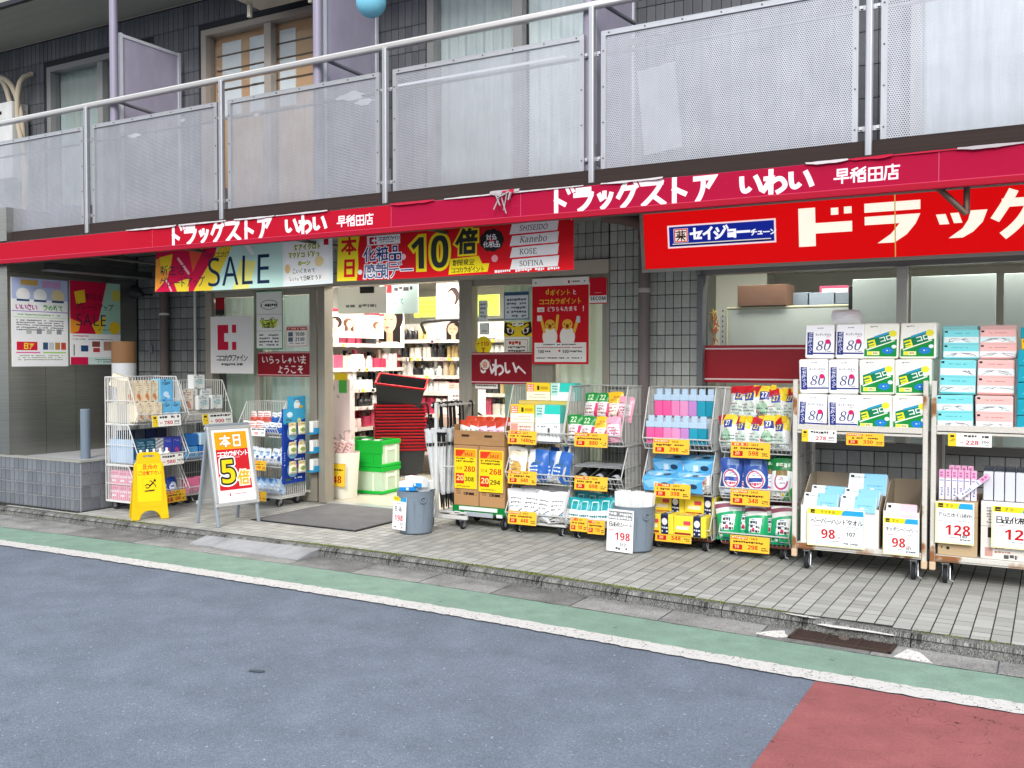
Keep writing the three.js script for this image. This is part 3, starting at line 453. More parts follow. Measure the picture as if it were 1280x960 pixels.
  [[-8.03, 4.72, 'left lavender partition panel standing across the balcony', 0], [-5.448, 5.2, 'tall lavender partition panel across the balcony beside the paper lantern', 1], [-2.93, 4.75, 'lavender partition panel behind the large perforated panel', 2]].forEach(([x, top, label]) => {
    const t = thing('balcony_partition', label, 'partition', [x, 2.86, -0.93]);
    part('sheet', box(0.008, top - 2.95, 0.7, 0, (top - 2.95) / 2 + 0.07, 0), lav, t);
    part('frame', merge([box(0.03, top - 2.86, 0.035, 0, (top - 2.86) / 2, 0.36), box(0.03, top - 2.86, 0.035, 0, (top - 2.86) / 2, -0.36), box(0.025, 0.03, 0.7, 0, top - 2.88, 0)]), mat('#dcdfe6', 0.4, 0.3), t);
    solo('balcony_post', lathe([[0.001, 0], [0.04, 0], [0.04, 2.4], [0.001, 2.4]], 16), mat('#8d8799', 0.5, 0.1), [x - 0.01, 2.87, -0.5], 'round lilac post rising beside the ' + label.split(' panel')[0] + (x < -8 ? ' at the left' : x < -5 ? ' by the lantern' : ' at the right'), 'post');
  });
  for (const [x, l] of [[-7.9, 'left'], [-5.3, 'middle'], [-2.78, 'right']]) solo('handrail_stay', merge([bar([x, 4.0, -0.45], [x + 0.12, 3.94, -0.85], 0.016, 6)]), mat('#7c7d84', 0.4, 0.5), [0, 0, 0], `short grey stay running back from the handrail near the ${l} partition`, 'stay');
  // air conditioner boxes hung under the upper balcony
  function ac(x, y, label) {
    const t = thing('air_conditioner_unit', label, 'air conditioner', [x, y, -1.0]);
    part('case', rbox(0.72, 0.5, 0.3, 0.012, 0, 0.25, 0), mat('#d8d4c6', 0.5, 0, { map: stainMap }), t);
    const ring = new THREE.TorusGeometry(0.19, 0.012, 6, 28).translate(-0.1, 0.26, 0.155), gr = []; for (let k = -5; k < 6; k++) gr.push(box(0.38, 0.006, 0.008, -0.1, 0.26 + k * 0.035, 0.156));
    part('fan_grille', merge([ring, ...gr]), mat('#3a3c3e', 0.5), t); part('hanger', merge([box(0.04, 0.9, 0.03, -0.38, 0.3, 0), box(0.04, 0.9, 0.03, 0.38, 0.3, 0), box(0.8, 0.03, 0.32, 0, -0.016, 0)]), mat('#b9b4a4', 0.5, 0.3), t);
  }
  ac(-6.35, 4.93, 'cream air conditioner unit hanging at the top above the tan blind'); ac(-4.85, 5.08, 'air conditioner unit hanging at the top behind the paper lantern');
  { // pale blue round lantern
    const t = thing('paper_lantern', 'pale blue round hanging ball with dark letters at the top', 'lantern', [-4.97, 4.475, -0.6]);
    const P = print(300, 150, (c, w, h) => { fill(c, 0, 0, w, h, '#7cc4dc'); text(c, 'EEN', 66, 66, 18, '#1e3a5c', 0.1, { font: 'sans-serif' }); lines(c, 66, 48, 50, 1, 14, '#1e3a5c'); });
    const sg = new THREE.SphereGeometry(0.125, 28, 18); mapUV(sg, P); part('ball', sg, P.mat, t); part('cord', bar([0, 0.12, 0], [0, 0.7, 0], 0.004), mat('#cccccc', 0.6), t); }
  { const t = thing('water_heater', 'white wall mounted water heater with beige pipes at the left edge', 'water heater', [-10.9, 3.65, -1.27]);
    part('case', rbox(0.42, 0.9, 0.22, 0.015, 0, 0.45, 0), mat('#dfe0de', 0.45, 0, { map: grainMap }), t); part('slot', box(0.14, 0.035, 0.01, -0.05, 0.78, 0.112), darkRubber, t); part('label_plate', box(0.18, 0.05, 0.004, 0, 0.25, 0.113), paperWhite, t);
    const pm = mat('#b9ad98', 0.6); part('pipe', tube([[0.3, -0.6, 0.02], [0.3, 0.3, 0.02], [0.24, 0.85, 0.03], [0.05, 1.16, 0.04], [-0.4, 1.3, 0.04]], 0.032, 30, 8), pm, t); part('pipe', tube([[0.36, -0.6, 0.05], [0.37, 0.2, 0.05], [0.25, 0.7, 0.06], [0.28, 1.15, 0.03], [0.3, 1.25, -0.1]], 0.03, 30, 8), pm, t); part('pipe', tube([[0.05, 0.92, 0.02], [-0.05, 1.15, 0.03], [-0.4, 1.42, 0.05]], 0.03, 20, 8), pm, t); }
  // clutter seen through the panels
  solo('laundry_basket', lathe([[0.001, 0], [0.16, 0], [0.2, 0.3], [0.19, 0.3], [0.15, 0.02], [0.001, 0.02]]), mat('#99a3b5', 0.6), [-9.35, 2.87, -0.95], 'grey round basket behind the leftmost perforated panel', 'basket');
}
// ------------------------------------------------------------------ red canopy with its lettering, soffit edge, torn vinyl
{
  const t = thing('red_canopy', 'long weathered red shop canopy with white lettering and torn upper edge', 'canopy', [0, 0, 0]);
  const x0 = -11.4, x1 = 1.6, L = x1 - x0, FZ = -0.24, y0 = 2.545, y1 = 2.715, pxm = 2040 / 7.2; // the lettered part spans 7.2 m
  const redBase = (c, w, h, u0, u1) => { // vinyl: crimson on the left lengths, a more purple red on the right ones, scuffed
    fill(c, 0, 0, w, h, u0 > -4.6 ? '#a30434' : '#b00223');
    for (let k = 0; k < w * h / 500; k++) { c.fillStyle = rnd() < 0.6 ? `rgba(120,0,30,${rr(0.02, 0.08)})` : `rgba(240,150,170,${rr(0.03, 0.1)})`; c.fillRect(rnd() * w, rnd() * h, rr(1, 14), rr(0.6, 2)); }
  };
  const H = Math.round(0.17 * pxm);
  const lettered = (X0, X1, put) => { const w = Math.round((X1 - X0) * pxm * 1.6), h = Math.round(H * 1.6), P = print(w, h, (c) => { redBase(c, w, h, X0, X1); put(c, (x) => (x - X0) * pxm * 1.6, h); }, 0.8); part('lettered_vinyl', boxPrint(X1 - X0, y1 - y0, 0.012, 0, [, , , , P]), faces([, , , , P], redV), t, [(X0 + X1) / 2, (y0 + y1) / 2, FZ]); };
  const redV = mat('#ad0222', 0.8, 0, { map: grainMap });
  const words = (c, X, h, a, b, d, e, f, g) => {
    const name = [...'ドラッグストア'], w1 = X(b) - X(a); let x = X(a); const s = w1 / 6.75;
    for (const ch of name) { text(c, ch, x, h * 0.5 - s * 0.5, s, '#f6ecec', 0.185, { skew: 0 }); x += s * (ch === 'ッ' ? 0.82 : 0.985); }
    const s2 = (X(e) - X(d)) / 2.9; let x2 = X(d); for (const ch of 'いわい') { c.save(); c.translate(x2, h * 0.07); c.scale(1, h * 0.88 / s2); text(c, ch, 0, 0, s2, '#f8f0f0', 0.2); c.restore(); x2 += s2 * 0.96; }
    const s3 = (X(g) - X(f)) / 4.05; text(c, '早稲田店', X(f), h * 0.54 - s3 * 0.5, s3, '#f6ecec', 0.125);
  };
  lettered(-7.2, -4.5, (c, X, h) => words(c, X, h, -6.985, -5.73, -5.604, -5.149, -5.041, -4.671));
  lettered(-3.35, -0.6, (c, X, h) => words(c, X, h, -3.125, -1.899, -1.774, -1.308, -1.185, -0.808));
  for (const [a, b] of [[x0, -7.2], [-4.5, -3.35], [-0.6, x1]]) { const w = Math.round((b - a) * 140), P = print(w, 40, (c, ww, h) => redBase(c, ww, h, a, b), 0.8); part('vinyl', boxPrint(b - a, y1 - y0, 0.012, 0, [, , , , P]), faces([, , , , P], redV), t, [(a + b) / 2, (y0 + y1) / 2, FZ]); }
  part('hem', rbox(L, 0.042, 0.024, 0.006, (x0 + x1) / 2, 2.522, FZ + 0.002), mat('#b0102f', 0.75, 0, { map: grainMap }), t);
  part('hem_seam', box(L, 0.003, 0.003, (x0 + x1) / 2, 2.5435, FZ + 0.0085), mat('#c8486a', 0.6), t);
  part('top_sheet', merge([span(x0, x1, 2.69, 2.7, -0.46, FZ - 0.007)]), redV, t);
  part('frame_tube', merge([span(x0, x1, 2.505, 2.54, FZ - 0.06, FZ - 0.02)]), mat('#4b4a48', 0.5, 0.4), t);
  const br = []; for (let x = -11; x < -3.2; x += 1.35) br.push(bar([x, 2.53, FZ - 0.04], [x, 2.75, -1.9], 0.014, 6), bar([x, 2.53, FZ - 0.04], [x, 2.53, -1.95], 0.014, 6)); part('arm', merge(br), mat('#55534f', 0.5, 0.4), t);
  // torn, curled strips along the upper edge
  const torn = [mat('#b5afb1', 0.8, 0, { side: THREE.DoubleSide }), mat('#9d9598', 0.8, 0, { side: THREE.DoubleSide }), mat('#a80b30', 0.6, 0, { side: THREE.DoubleSide })];
  function flap(x, len, hang, m, lift = 0) {
    const n = Math.max(6, Math.round(len * 26)), p = [], ix = []; let a = rr(0.2, 1);
    for (let i = 0; i <= n; i++) { a = Math.max(0.05, Math.min(1, a + rr(-0.38, 0.38))); const X = x + len * i / n, e = Math.min(1, Math.min(i, n - i) / 2 + 0.15), d = hang * a * e;
      p.push(X, y1 + 0.008 + lift + rr(0, 0.004), FZ - 0.02, X + rr(-0.004, 0.004), y1 + 0.006 + lift + 0.004 * a, FZ + 0.012 + 0.006 * a, X + rr(-0.006, 0.006), y1 - d + lift * 0.5, FZ + 0.012 + 0.012 * a + hang * 0.14); if (i) { const k = (i - 1) * 3; for (const o of [0, 1]) ix.push(k + o, k + o + 1, k + 3 + o, k + o + 1, k + 4 + o, k + 3 + o); } }
    const g = new THREE.BufferGeometry(); g.setAttribute('position', new THREE.Float32BufferAttribute(p, 3)); g.setIndex(ix); g.computeVertexNormals(); part('torn_strip', g, m, t);
  }
  for (let x = -9.6; x < 0.6;) { const l = rr(0.25, 0.75); if (rnd() < 0.6) flap(x, l, rr(0.003, 0.011), torn[rnd() < 0.62 ? 0 : rnd() < 0.6 ? 1 : 2]); x += l + rr(0, 0.18); }
  flap(-3.6, 0.24, 0.05, torn[1], 0.02); flap(-3.5, 0.1, 0.09, torn[2], 0.02); flap(-1.25, 0.4, 0.016, torn[2]); flap(-0.5, 0.4, 0.012, torn[1]);
  const rags = []; for (let k = 0; k < 7; k++) { const x = -3.5 + rr(-0.09, 0.09); rags.push(bar([x, y1 + rr(-0.02, 0.03), FZ + 0.03], [x + rr(-0.12, 0.07), y1 - rr(0.03, 0.16), FZ + rr(0.03, 0.08)], 0.006, 4)); } part('torn_strip', merge(rags), torn[1], t);
  part('stay_bracket', merge([bar([-0.62, 2.53, -0.3], [-0.46, 2.36, -0.34], 0.02, 4), bar([-0.46, 2.54, -0.34], [-0.46, 2.36, -0.34], 0.018, 4)]), mat('#6f5a50', 0.6, 0.4), t);
  struct('canopy_soffit', span(x0, -3.1, 2.742, 2.75, -1.98, -0.36), mat('#84837f', 0.85));
}
// fixtures under the canopy at the left
{ const t = thing('strip_light_housing', 'long dark strip light housing under the canopy above the posters', 'light fixture', [-9.25, 2.5, -1.25]);
  part('housing', rbox(0.12, 0.07, 1.3, 0.01), mat('#3c3d3d', 0.5, 0.3), t); part('lip', box(0.15, 0.012, 1.34, 0, -0.042, 0), mat('#85888a', 0.4, 0.5), t); }
{ const t = thing('spotlight', 'small cone shaped spotlight on the back wall right of the posters', 'spotlight', [-9.4, 2.3, -1.86]);
  const q = new THREE.Group(); part('shade', lathe([[0.02, -0.1], [0.075, 0.03], [0.08, 0.06], [0.072, 0.06], [0.02, -0.08]], 18).rotateZ(1.3), mat('#33363a', 0.45, 0.3), t); part('lamp_face', new THREE.CylinderGeometry(0.066, 0.066, 0.006, 18).rotateZ(1.3).translate(-0.045, 0.015, 0), mat('#d5d8da', 0.3), t); part('arm', bar([0.09, -0.02, 0], [0.09, -0.02, -0.13], 0.012, 6), mat('#33363a', 0.5), t); }
{ const t = thing('drainpipe', 'purplish grey drainpipe with worn pale collar on the tiled wall between the windows', 'drainpipe', [-3.08, 0, -1.93]);
  const pm = mat('#7f7676', 0.5, 0, { map: stainMap }); part('pipe', lathe([[0.05, 0], [0.05, 2.62]], 16), pm, t); part('elbow', tube([[0, 2.55, 0], [0, 2.66, 0.02], [-0.14, 2.72, 0.06], [-0.34, 2.76, 0.1]], 0.058, 14, 10), mat('#6f5c56', 0.6), t); part('collar', lathe([[0.05, 2.09], [0.056, 2.095], [0.056, 2.125], [0.05, 2.13]], 16), mat('#bdb9b6', 0.6, 0, { map: stainMap }), t); part('collar', lathe([[0.05, 1.05], [0.056, 1.055], [0.056, 1.085], [0.05, 1.09]], 16), pm, t); }
{ const t = thing('drainpipe', 'brown grey drainpipe in the shaded corner left of the white rod', 'drainpipe', [-9.02, 0, -1.92]);
  part('pipe', lathe([[0.052, 0], [0.052, 2.7]], 16), mat('#6a605f', 0.55, 0, { map: stainMap }), t); part('collar', lathe([[0.052, 2.03], [0.058, 2.035], [0.058, 2.05], [0.052, 2.055]], 16), mat('#c9c9c6', 0.5), t); }
solo('rod', bar([-8.56, 0.2, -1.96], [-8.56, 2.3, -1.96], 0.016, 8), mat('#cfd0cc', 0.5), [0, 0, 0], 'thin white vertical rod at the left jamb of the shop window', 'rod');
solo('switch_plate', rbox(0.06, 0.09, 0.02, 0.005), mat('#75797c', 0.5), [-9.33, 1.64, -1.985], 'small grey switch plate on the dark tiled corner wall', 'switch');
{ const t = thing('standing_ashtray', 'round post with brown top and white lower half behind the left basket cart', 'post', [-8.67, 0, -1.08]);
  part('tube', lathe([[0.123, 0], [0.123, 1.48]], 24), mat('#c7c9ca', 0.4, 0.1), t); part('top', lathe([[0.125, 1.48], [0.125, 1.7], [0.115, 1.71], [0.001, 1.71]], 24), mat('#7b5a3c', 0.6), t); }
// ------------------------------------------------------------------ the big lit sign
{
  const X0 = -3.0, X1 = 1.3, h = 0.5, w = X1 - X0, t = thing('shop_sign', 'big bright red lit box sign with cream lettering over the right window', 'sign', [(X0 + X1) / 2, 2.25, -1.76]);
  t.rotation.x = 0.14;
  const k = 470, P = print(Math.round(w * k), Math.round(h * k), (c, W, H) => {
    fill(c, 0, 0, W, H, '#d20508'); for (let i = 0; i < 500; i++) { c.fillStyle = `rgba(140,0,0,${rr(0.03, 0.12)})`; c.fillRect(rnd() * W, rnd() * H, rr(1, 5), rr(1, 3)); }
    const X = (x) => (x - X0) * k, Y = (y) => H - y / h * H;
    const cr = '#fdf8e6', Q = (x0, x1, y0, y1) => fill(c, X(x0), Y(y1), X(x1) - X(x0), Y(y0) - Y(y1), cr);
    Q(-1.727, -1.6, 0.126, 0.443); Q(-1.61, -1.332, 0.229, 0.315); Q(-1.485, -1.43, 0.372, 0.43); Q(-1.39, -1.334, 0.376, 0.432);   // do
    Q(-1.244, -0.857, 0.37, 0.443); poly(c, [[X(-1.243), Y(0.338)], [X(-0.857), Y(0.338)], [X(-0.89), Y(0.26)], [X(-0.95), Y(0.18)], [X(-1.035), Y(0.12)], [X(-1.155), Y(0.12)], [X(-1.06), Y(0.19)], [X(-1.0), Y(0.27)], [X(-1.243), Y(0.27)]], cr);
    poly(c, [[X(-0.755), Y(0.318)], [X(-0.69), Y(0.318)], [X(-0.665), Y(0.238)], [X(-0.73), Y(0.238)]], cr); poly(c, [[X(-0.661), Y(0.322)], [X(-0.605), Y(0.322)], [X(-0.58), Y(0.242)], [X(-0.636), Y(0.242)]], cr); poly(c, [[X(-0.528), Y(0.332)], [X(-0.42), Y(0.332)], [X(-0.45), Y(0.24)], [X(-0.51), Y(0.17)], [X(-0.578), Y(0.128)], [X(-0.672), Y(0.128)], [X(-0.58), Y(0.2)], [X(-0.545), Y(0.26)]], cr);
    text(c, 'グ', X(-0.41), Y(0.46), 160, cr, 0.19); text(c, 'ストア', X(-0.03), Y(0.46), 165, cr, 0.19);
    fill(c, X(-1.03) - 2, 0, 4, H, '#c8a45a');
    // blue panel with the chain's name
    c.save(); const bx = X(-2.775), by = Y(0.365), bw = X(-1.915) - bx, bh = Y(0.192) - by; fill(c, bx - 7, by - 7, bw + 14, bh + 14, '#f4dada'); fill(c, bx, by, bw, bh, '#12248c'); fill(c, bx + 12, by + bh - 12, bw - 24, 4, '#e8e0d0'); fill(c, bx + 12, by + bh - 7, bw - 24, 4, '#111');
    fill(c, bx + 18, by + 8, 58, 58, '#f6e4da'); c.strokeStyle = '#c62a2a'; c.lineWidth = 4; c.strokeRect(bx + 22, by + 12, 50, 50); text(c, '薬', bx + 25, by + 15, 44, '#2a1210', 0.1);
    let px = bx + 84; for (const ch of 'セイジョー') { c.save(); c.translate(px, by + 10); text(c, ch, 0, 0, 50, '#ffffff', 0.2); c.restore(); px += ch === 'ョ' ? 40 : 47; } text(c, 'チェーン', px + 4, by + 30, 25, '#ffffff', 0.18); c.restore();
  }, 0.3);
  const lit = mat('#ffffff', 0.6, 0, { map: P.tex, emissive: new THREE.Color('#ffffff'), emissiveMap: P.tex, emissiveIntensity: 0.5 });
  part('sign_face', boxPrint(w - 0.05, h - 0.045, 0.02, 0, [, , , , P]), [redPaint, redPaint, redPaint, redPaint, lit, redPaint], t, [0, h / 2, 0.06]);
  const fm = mat('#b5b3aa', 0.45, 0.3, { map: stainMap });
  part('frame', merge([box(w, 0.028, 0.17, 0, 0.012, -0.005), box(w, 0.028, 0.17, 0, h - 0.012, -0.005), box(0.03, h - 0.056, 0.17, -w / 2 + 0.015, h / 2, -0.005), box(0.03, h - 0.056, 0.17, w / 2 - 0.015, h / 2, -0.005), box(w - 0.06, h - 0.06, 0.02, 0, h / 2, -0.07)]), fm, t);
}
// ------------------------------------------------------------------ cloth banners hung from the canopy
function bannerGeo(w, h, P, sag) { // hangs from its upper edge with soft waves
  const g = new THREE.PlaneGeometry(w, h, 40, 10), p = g.attributes.position; for (let i = 0; i < p.count; i++) { const u = p.getX(i) / w, v = 0.5 - p.getY(i) / h; p.setZ(i, 0.012 * v * Math.sin(u * 11 + 1) + 0.006 * Math.sin(u * 23) * v); p.setY(i, p.getY(i) - sag * Math.cos(u * 3.1) * v); } mapUV(g, P); g.computeVertexNormals(); return g;
}
function hung(name, label, w, h, P, pos, sag = 0.01) {
  const t = thing(name, label, 'banner', pos); const m = P.mat.clone(); m.side = THREE.DoubleSide; part('cloth', bannerGeo(w, h, P, sag), m, t);
  part('string', merge([bar([-w / 2 + 0.02, h / 2 - 0.01, 0], [-w / 2 - 0.01, h / 2 + 0.09, 0.02], 0.004), bar([w / 2 - 0.02, h / 2 - 0.01, 0], [w / 2 + 0.03, h / 2 + 0.09, 0.02], 0.004)]), paperWhite, t); return t;
}
function saleField(c, w, h) { // the shared pattern of slanted colour fields
  fill(c, 0, 0, w, h, '#d90f45'); poly(c, [[w * 0.5, 0], [w, 0], [w, h], [w * 0.4, h]], '#c9ecdf'); poly(c, [[w * 0.52, 0], [w * 0.62, 0], [w * 0.45, h], [w * 0.3, h]], '#f3d43a'); poly(c, [[0, h * 0.2], [w * 0.13, h * 0.12], [w * 0.1, h * 0.7], [0, h]], '#f6a03c'); poly(c, [[w * 0.03, h * 0.16], [w * 0.14, h * 0.1], [w * 0.12, h * 0.5], [w * 0.05, h * 0.5]], '#f8d22f'); poly(c, [[w * 0.15, h * 0.8], [w * 0.27, h * 0.68], [w * 0.26, h], [w * 0.17, h]], '#f9dc3a'); poly(c, [[w * 0.27, 0], [w * 0.4, 0], [w * 0.3, h * 0.55]], '#ef5a3a'); poly(c, [[w * 0.68, h * 0.35], [w * 0.8, h * 0.4], [w * 0.75, h], [w * 0.62, h]], '#f1ec84'); poly(c, [[w * 0.7, 0], [w * 0.74, 0], [w * 0.79, h * 0.25], [w * 0.76, h * 0.25]], '#f7fbf4');
  c.strokeStyle = '#f6b8bd'; c.lineWidth = h * 0.07; c.beginPath(); c.moveTo(w * 0.18, h * 0.2); c.lineTo(w * 0.27, h * 0.6); c.stroke(); c.lineWidth = h * 0.05; c.beginPath(); c.moveTo(w * 0.09, h * 0.72); c.lineTo(w * 0.13, h); c.stroke();
}
{
  const P = print(1290, 236, (c, w, h) => {
    saleField(c, w * 0.75, h); fill(c, w * 0.74, 0, w * 0.26, h, '#eef7f6'); fill(c, w * 0.755, h * 0.08, w * 0.225, h * 0.84, '#fdfdf8');
    text(c, '新生活', w * 0.03, h * 0.36, 58, '#1c2440', 0.08, { adv: 1.1 }); text(c, 'グレードアップ', w * 0.025, h * 0.66, 56, '#1c2440', 0.09, { adv: 0.9 }); text(c, 'ツルオレココカラ', w * 0.28, h * 0.12, 32, '#1c2440', 0.08, { adv: 0.82 });
    c.fillStyle = '#16304e'; c.font = '212px sans-serif'; let x = w * 0.31; for (const ch of 'SALE') { c.fillText(ch, x, h * 0.9); x += c.measureText(ch).width * 1.06; }
    const hand = (s, xx, yy, z, col) => text(c, s, xx, yy, z, col, 0.09, { round: true, edge: '#dfe66a', edgeW: 0.18 }); hand('おアイクロト', w * 0.8, h * 0.1, 30, '#333'); hand('マクりコ・ドりつ', w * 0.77, h * 0.27, 28, '#333'); hand('のーン', w * 0.82, h * 0.45, 28, '#333'); text(c, 'こいくたのて', w * 0.79, h * 0.63, 25, '#222', 0.1, { round: true }); text(c, 'しいって日新おうり', w * 0.77, h * 0.79, 25, '#222', 0.1, { round: true });
    disc(c, w * 0.93, h * 0.5, 30, '#f6dfa0', 26); disc(c, w * 0.765, h * 0.62, 18, '#f0c988', 24); fill(c, w * 0.955, h * 0.02, 32, 32, '#c3122c');
  }, 0.7);
  hung('sale_banner', 'colourful SALE cloth banner hanging left under the canopy', 2.2, 0.395, P, [-6.51, 2.37, -0.62], 0.012);
  const Q = print(1440, 246, (c, w, h) => {
    fill(c, 0, 0, w, h, '#dd0f1e'); poly(c, [[0, 0], [150, 0], [138, h * 0.3], [142, h * 0.7], [130, h], [0, h]], '#f8e32c'); text(c, '本', 26, 2, 100, '#d4101c', 0.15); text(c, '日', 30, 128, 96, '#d4101c', 0.16);
    fill(c, 200, 8, 220, 50, '#fff'); fill(c, 216, 14, 16, 38, '#c3122c'); fill(c, 216, 14, 30, 12, '#c3122c'); fill(c, 216, 40, 30, 12, '#c3122c'); fill(c, 252, 14, 12, 14, '#c3122c'); fill(c, 252, 38, 12, 14, '#c3122c'); text(c, 'ココカラファイン', 274, 14, 22, '#222', 0.13, { adv: 0.82 }); lines(c, 290, 42, 90, 1, 8, '#333');
    text(c, '化粧品', 172, 66, 84, '#17307c', 0.1, { edge: '#fff', edgeW: 0.12 }); text(c, '感謝デー', 172, 154, 84, '#17307c', 0.07, { edge: '#fff', edgeW: 0.13, adv: 0.98 });
    disc(c, 152, 200, 14, '#fff'); disc(c, 440, 130, 16, '#fbd3d6');
    text(c, '10', 480, 14, 205, '#303432', 0.13, { edge: '#f8e21f', edgeW: 0.16, track: 1.02 }); text(c, '倍', 772, 8, 128, '#303432', 0.16, { edge: '#f8e21f', edgeW: 0.16 });
    poly(c, [[740, 158], [910, 150], [930, 190], [970, 190], [960, 232], [730, 238]], '#f8e21f'); text(c, '期間限定', 756, 164, 32, '#2c2a10', 0.09); text(c, 'ココカラポイント', 744, 202, 29, '#2c2a10', 0.1, { adv: 0.86 });
    for (let i = 0; i < 9; i++) disc(c, 985 + 44 * Math.cos(i * 0.7), 76 + 32 * Math.sin(i * 0.7), 26, '#26221f'); text(c, '対象', 950, 44, 32, '#fff', 0.12); text(c, '化粧品', 934, 80, 32, '#fff', 0.12); disc(c, 1000, 168, 18, '#f8a8b0');
    const br = (y, s, font) => { poly(c, [[1100, y], [1360, y - 6], [1352, y + 46], [1086, y + 50]], '#fbfaf7'); c.fillStyle = '#2a2626'; c.font = font; c.fillText(s, 1140, y + 36); }; br(4, 'SHISEIDO', 'italic 36px sans-serif'); br(62, 'Kanebo', 'italic 42px serif'); br(120, 'KOSE', '38px serif'); br(178, 'SOFINA', '36px serif'); lines(c, 990, 226, 370, 1, 18, '#fff', 0.7);
  }, 0.65);
  hung('point_banner', 'red and yellow cloth banner with a big number 10 under the canopy', 2.24, 0.378, Q, [-4.245, 2.375, -0.64], 0.004);
}
// ------------------------------------------------------------------ posters and stickers
function poster(name, label, cat, w, h, P, pos, turn = 0) { const o = solo(name, boxPrint(w, h, 0.006, 0, [, , , , P]), faces([, , , , P], paperWhite), pos, label, cat); o.rotation.y = turn; return o; }
const logo = (c, x, y, s) => { c.fillStyle = '#c4123a'; c.fillRect(x, y, s * 0.36, s); c.fillRect(x, y, s * 0.58, s * 0.33); c.fillRect(x, y + s * 0.67, s * 0.58, s * 0.33); c.fillRect(x + s * 0.78, y, s * 0.22, s * 0.32); c.fillRect(x + s * 0.78, y + s * 0.68, s * 0.22, s * 0.32); };
{
  const LX = -9.571;
  poster('leaflet_poster', 'tall pale poster with pink and green print on the steel pier, left of two', 'poster', 0.66, 0.945, print(420, 600, (c, w, h) => {
    fill(c, 0, 0, w, h, '#f4f3f2'); fill(c, 0, 0, w, h * 0.24, '#b7c4e6'); fill(c, w * 0.16, h * 0.02, w * 0.3, h * 0.06, '#cfa95a'); fill(c, w * 0.54, h * 0.02, w * 0.34, h * 0.08, '#c9a0cf'); for (const [x, col] of [[0.2, '#f5f5f2'], [0.5, '#fbfbf8'], [0.82, '#ead7a8']]) { disc(c, w * x, h * 0.19, 50, col, 46); fill(c, w * x - 46, h * 0.24, 92, 14, '#27446e'); }
    text(c, 'いいさい', w * 0.06, h * 0.29, 44, '#b5418f', 0.16, { adv: 0.9 }); text(c, 'ラのめて', w * 0.54, h * 0.29, 42, '#6cae5c', 0.16, { adv: 0.9 }); fill(c, 0, h * 0.37, w, 6, '#a58cc8'); fill(c, w * 0.03, h * 0.44, w * 0.94, 5, '#b9dca0'); lines(c, w * 0.06, h * 0.405, w * 0.85, 1, 18, '#63a84c'); lines(c, w * 0.08, h * 0.47, w * 0.84, 5, 16, '#555'); for (let i = 0; i < 4; i++) fill(c, w * (0.25 + 0.18 * i), h * 0.57, 38, 36, i % 2 ? '#8a8f92' : '#b9bcb6');
    fill(c, w * 0.08, h * 0.72, w * 0.36, 58, '#d61e3c'); text(c, '日ア', w * 0.19, h * 0.735, 40, '#f7d23c', 0.2); for (let i = 0; i < 4; i++) fill(c, w * (0.54 + 0.11 * i), h * 0.725, 38, 50, ['#3c5878', '#c6cdd1', '#b98b4c', '#c7473c'][i]); fill(c, w * 0.07, h * 0.835, w * 0.42, 9, '#e46aa0'); fill(c, w * 0.54, h * 0.835, w * 0.42, 9, '#9fd35c'); lines(c, w * 0.1, h * 0.87, w * 0.8, 3, 14, '#8d9a72');
  }), [LX, 1.915, -0.73], Math.PI / 2);
  poster('sale_poster', 'red and green SALE poster on the steel pier, right of two', 'poster', 0.66, 0.94, print(420, 600, (c, w, h) => {
    fill(c, 0, 0, w, h, '#f4f3f2'); c.save(); c.beginPath(); c.rect(0, 0, w, h * 0.63); c.clip(); fill(c, 0, 0, w, h * 0.63, '#cc1240'); poly(c, [[w * 0.72, 0], [w, 0], [w, h * 0.63], [w * 0.5, h * 0.63]], '#a9d3bd'); poly(c, [[w * 0.08, h * 0.13], [w * 0.28, h * 0.1], [w * 0.3, h * 0.25], [w * 0.12, h * 0.28]], '#f2c52a'); poly(c, [[0, h * 0.45], [w * 0.2, h * 0.5], [w * 0.16, h * 0.6], [0, h * 0.64]], '#f39a2e'); disc(c, w * 0.88, h * 0.55, 48, '#eec62c'); poly(c, [[w * 0.42, h * 0.52], [w * 0.72, h * 0.4], [w * 0.6, h * 0.63], [w * 0.5, h * 0.63]], '#ecc52c'); disc(c, w * 0.92, h * 0.15, 42, '#dbd25a');
    text(c, '新生活', w * 0.3, h * 0.14, 46, '#3a1026', 0.08); text(c, 'グレードアップ', w * 0.1, h * 0.26, 50, '#2a1a2c', 0.09, { adv: 0.92 }); c.fillStyle = '#22263a'; c.font = '112px sans-serif'; let x = w * 0.1; for (const ch of 'SALE') { c.fillText(ch, x, h * 0.53); x += c.measureText(ch).width * 1.1; } lines(c, w * 0.55, h * 0.57, w * 0.24, 1, 14, '#222'); c.restore();
    lines(c, w * 0.05, h * 0.65, w * 0.3, 1, 16, '#d61e5c'); for (const [x, y, a, b, col] of [[0.06, 0.76, 8, 80, '#444'], [0.2, 0.77, 60, 44, '#2b4c78'], [0.42, 0.72, 66, 40, '#8c4a44'], [0.44, 0.8, 56, 30, '#c23a40'], [0.65, 0.72, 76, 66, '#b98c74'], [0.86, 0.72, 50, 40, '#c8284c']]) fill(c, w * x, h * y, a, b, col); lines(c, w * 0.05, h * 0.69, w * 0.8, 1, 12, '#555'); fill(c, 0, h * 0.91, w * 0.34, h * 0.09, '#d01a4c'); fill(c, w * 0.34, h * 0.91, w * 0.66, h * 0.09, '#cfe5dd'); lines(c, w * 0.48, h * 0.935, w * 0.48, 2, 16, '#3a6a64');
  }), [LX, 1.93, -1.42], Math.PI / 2);
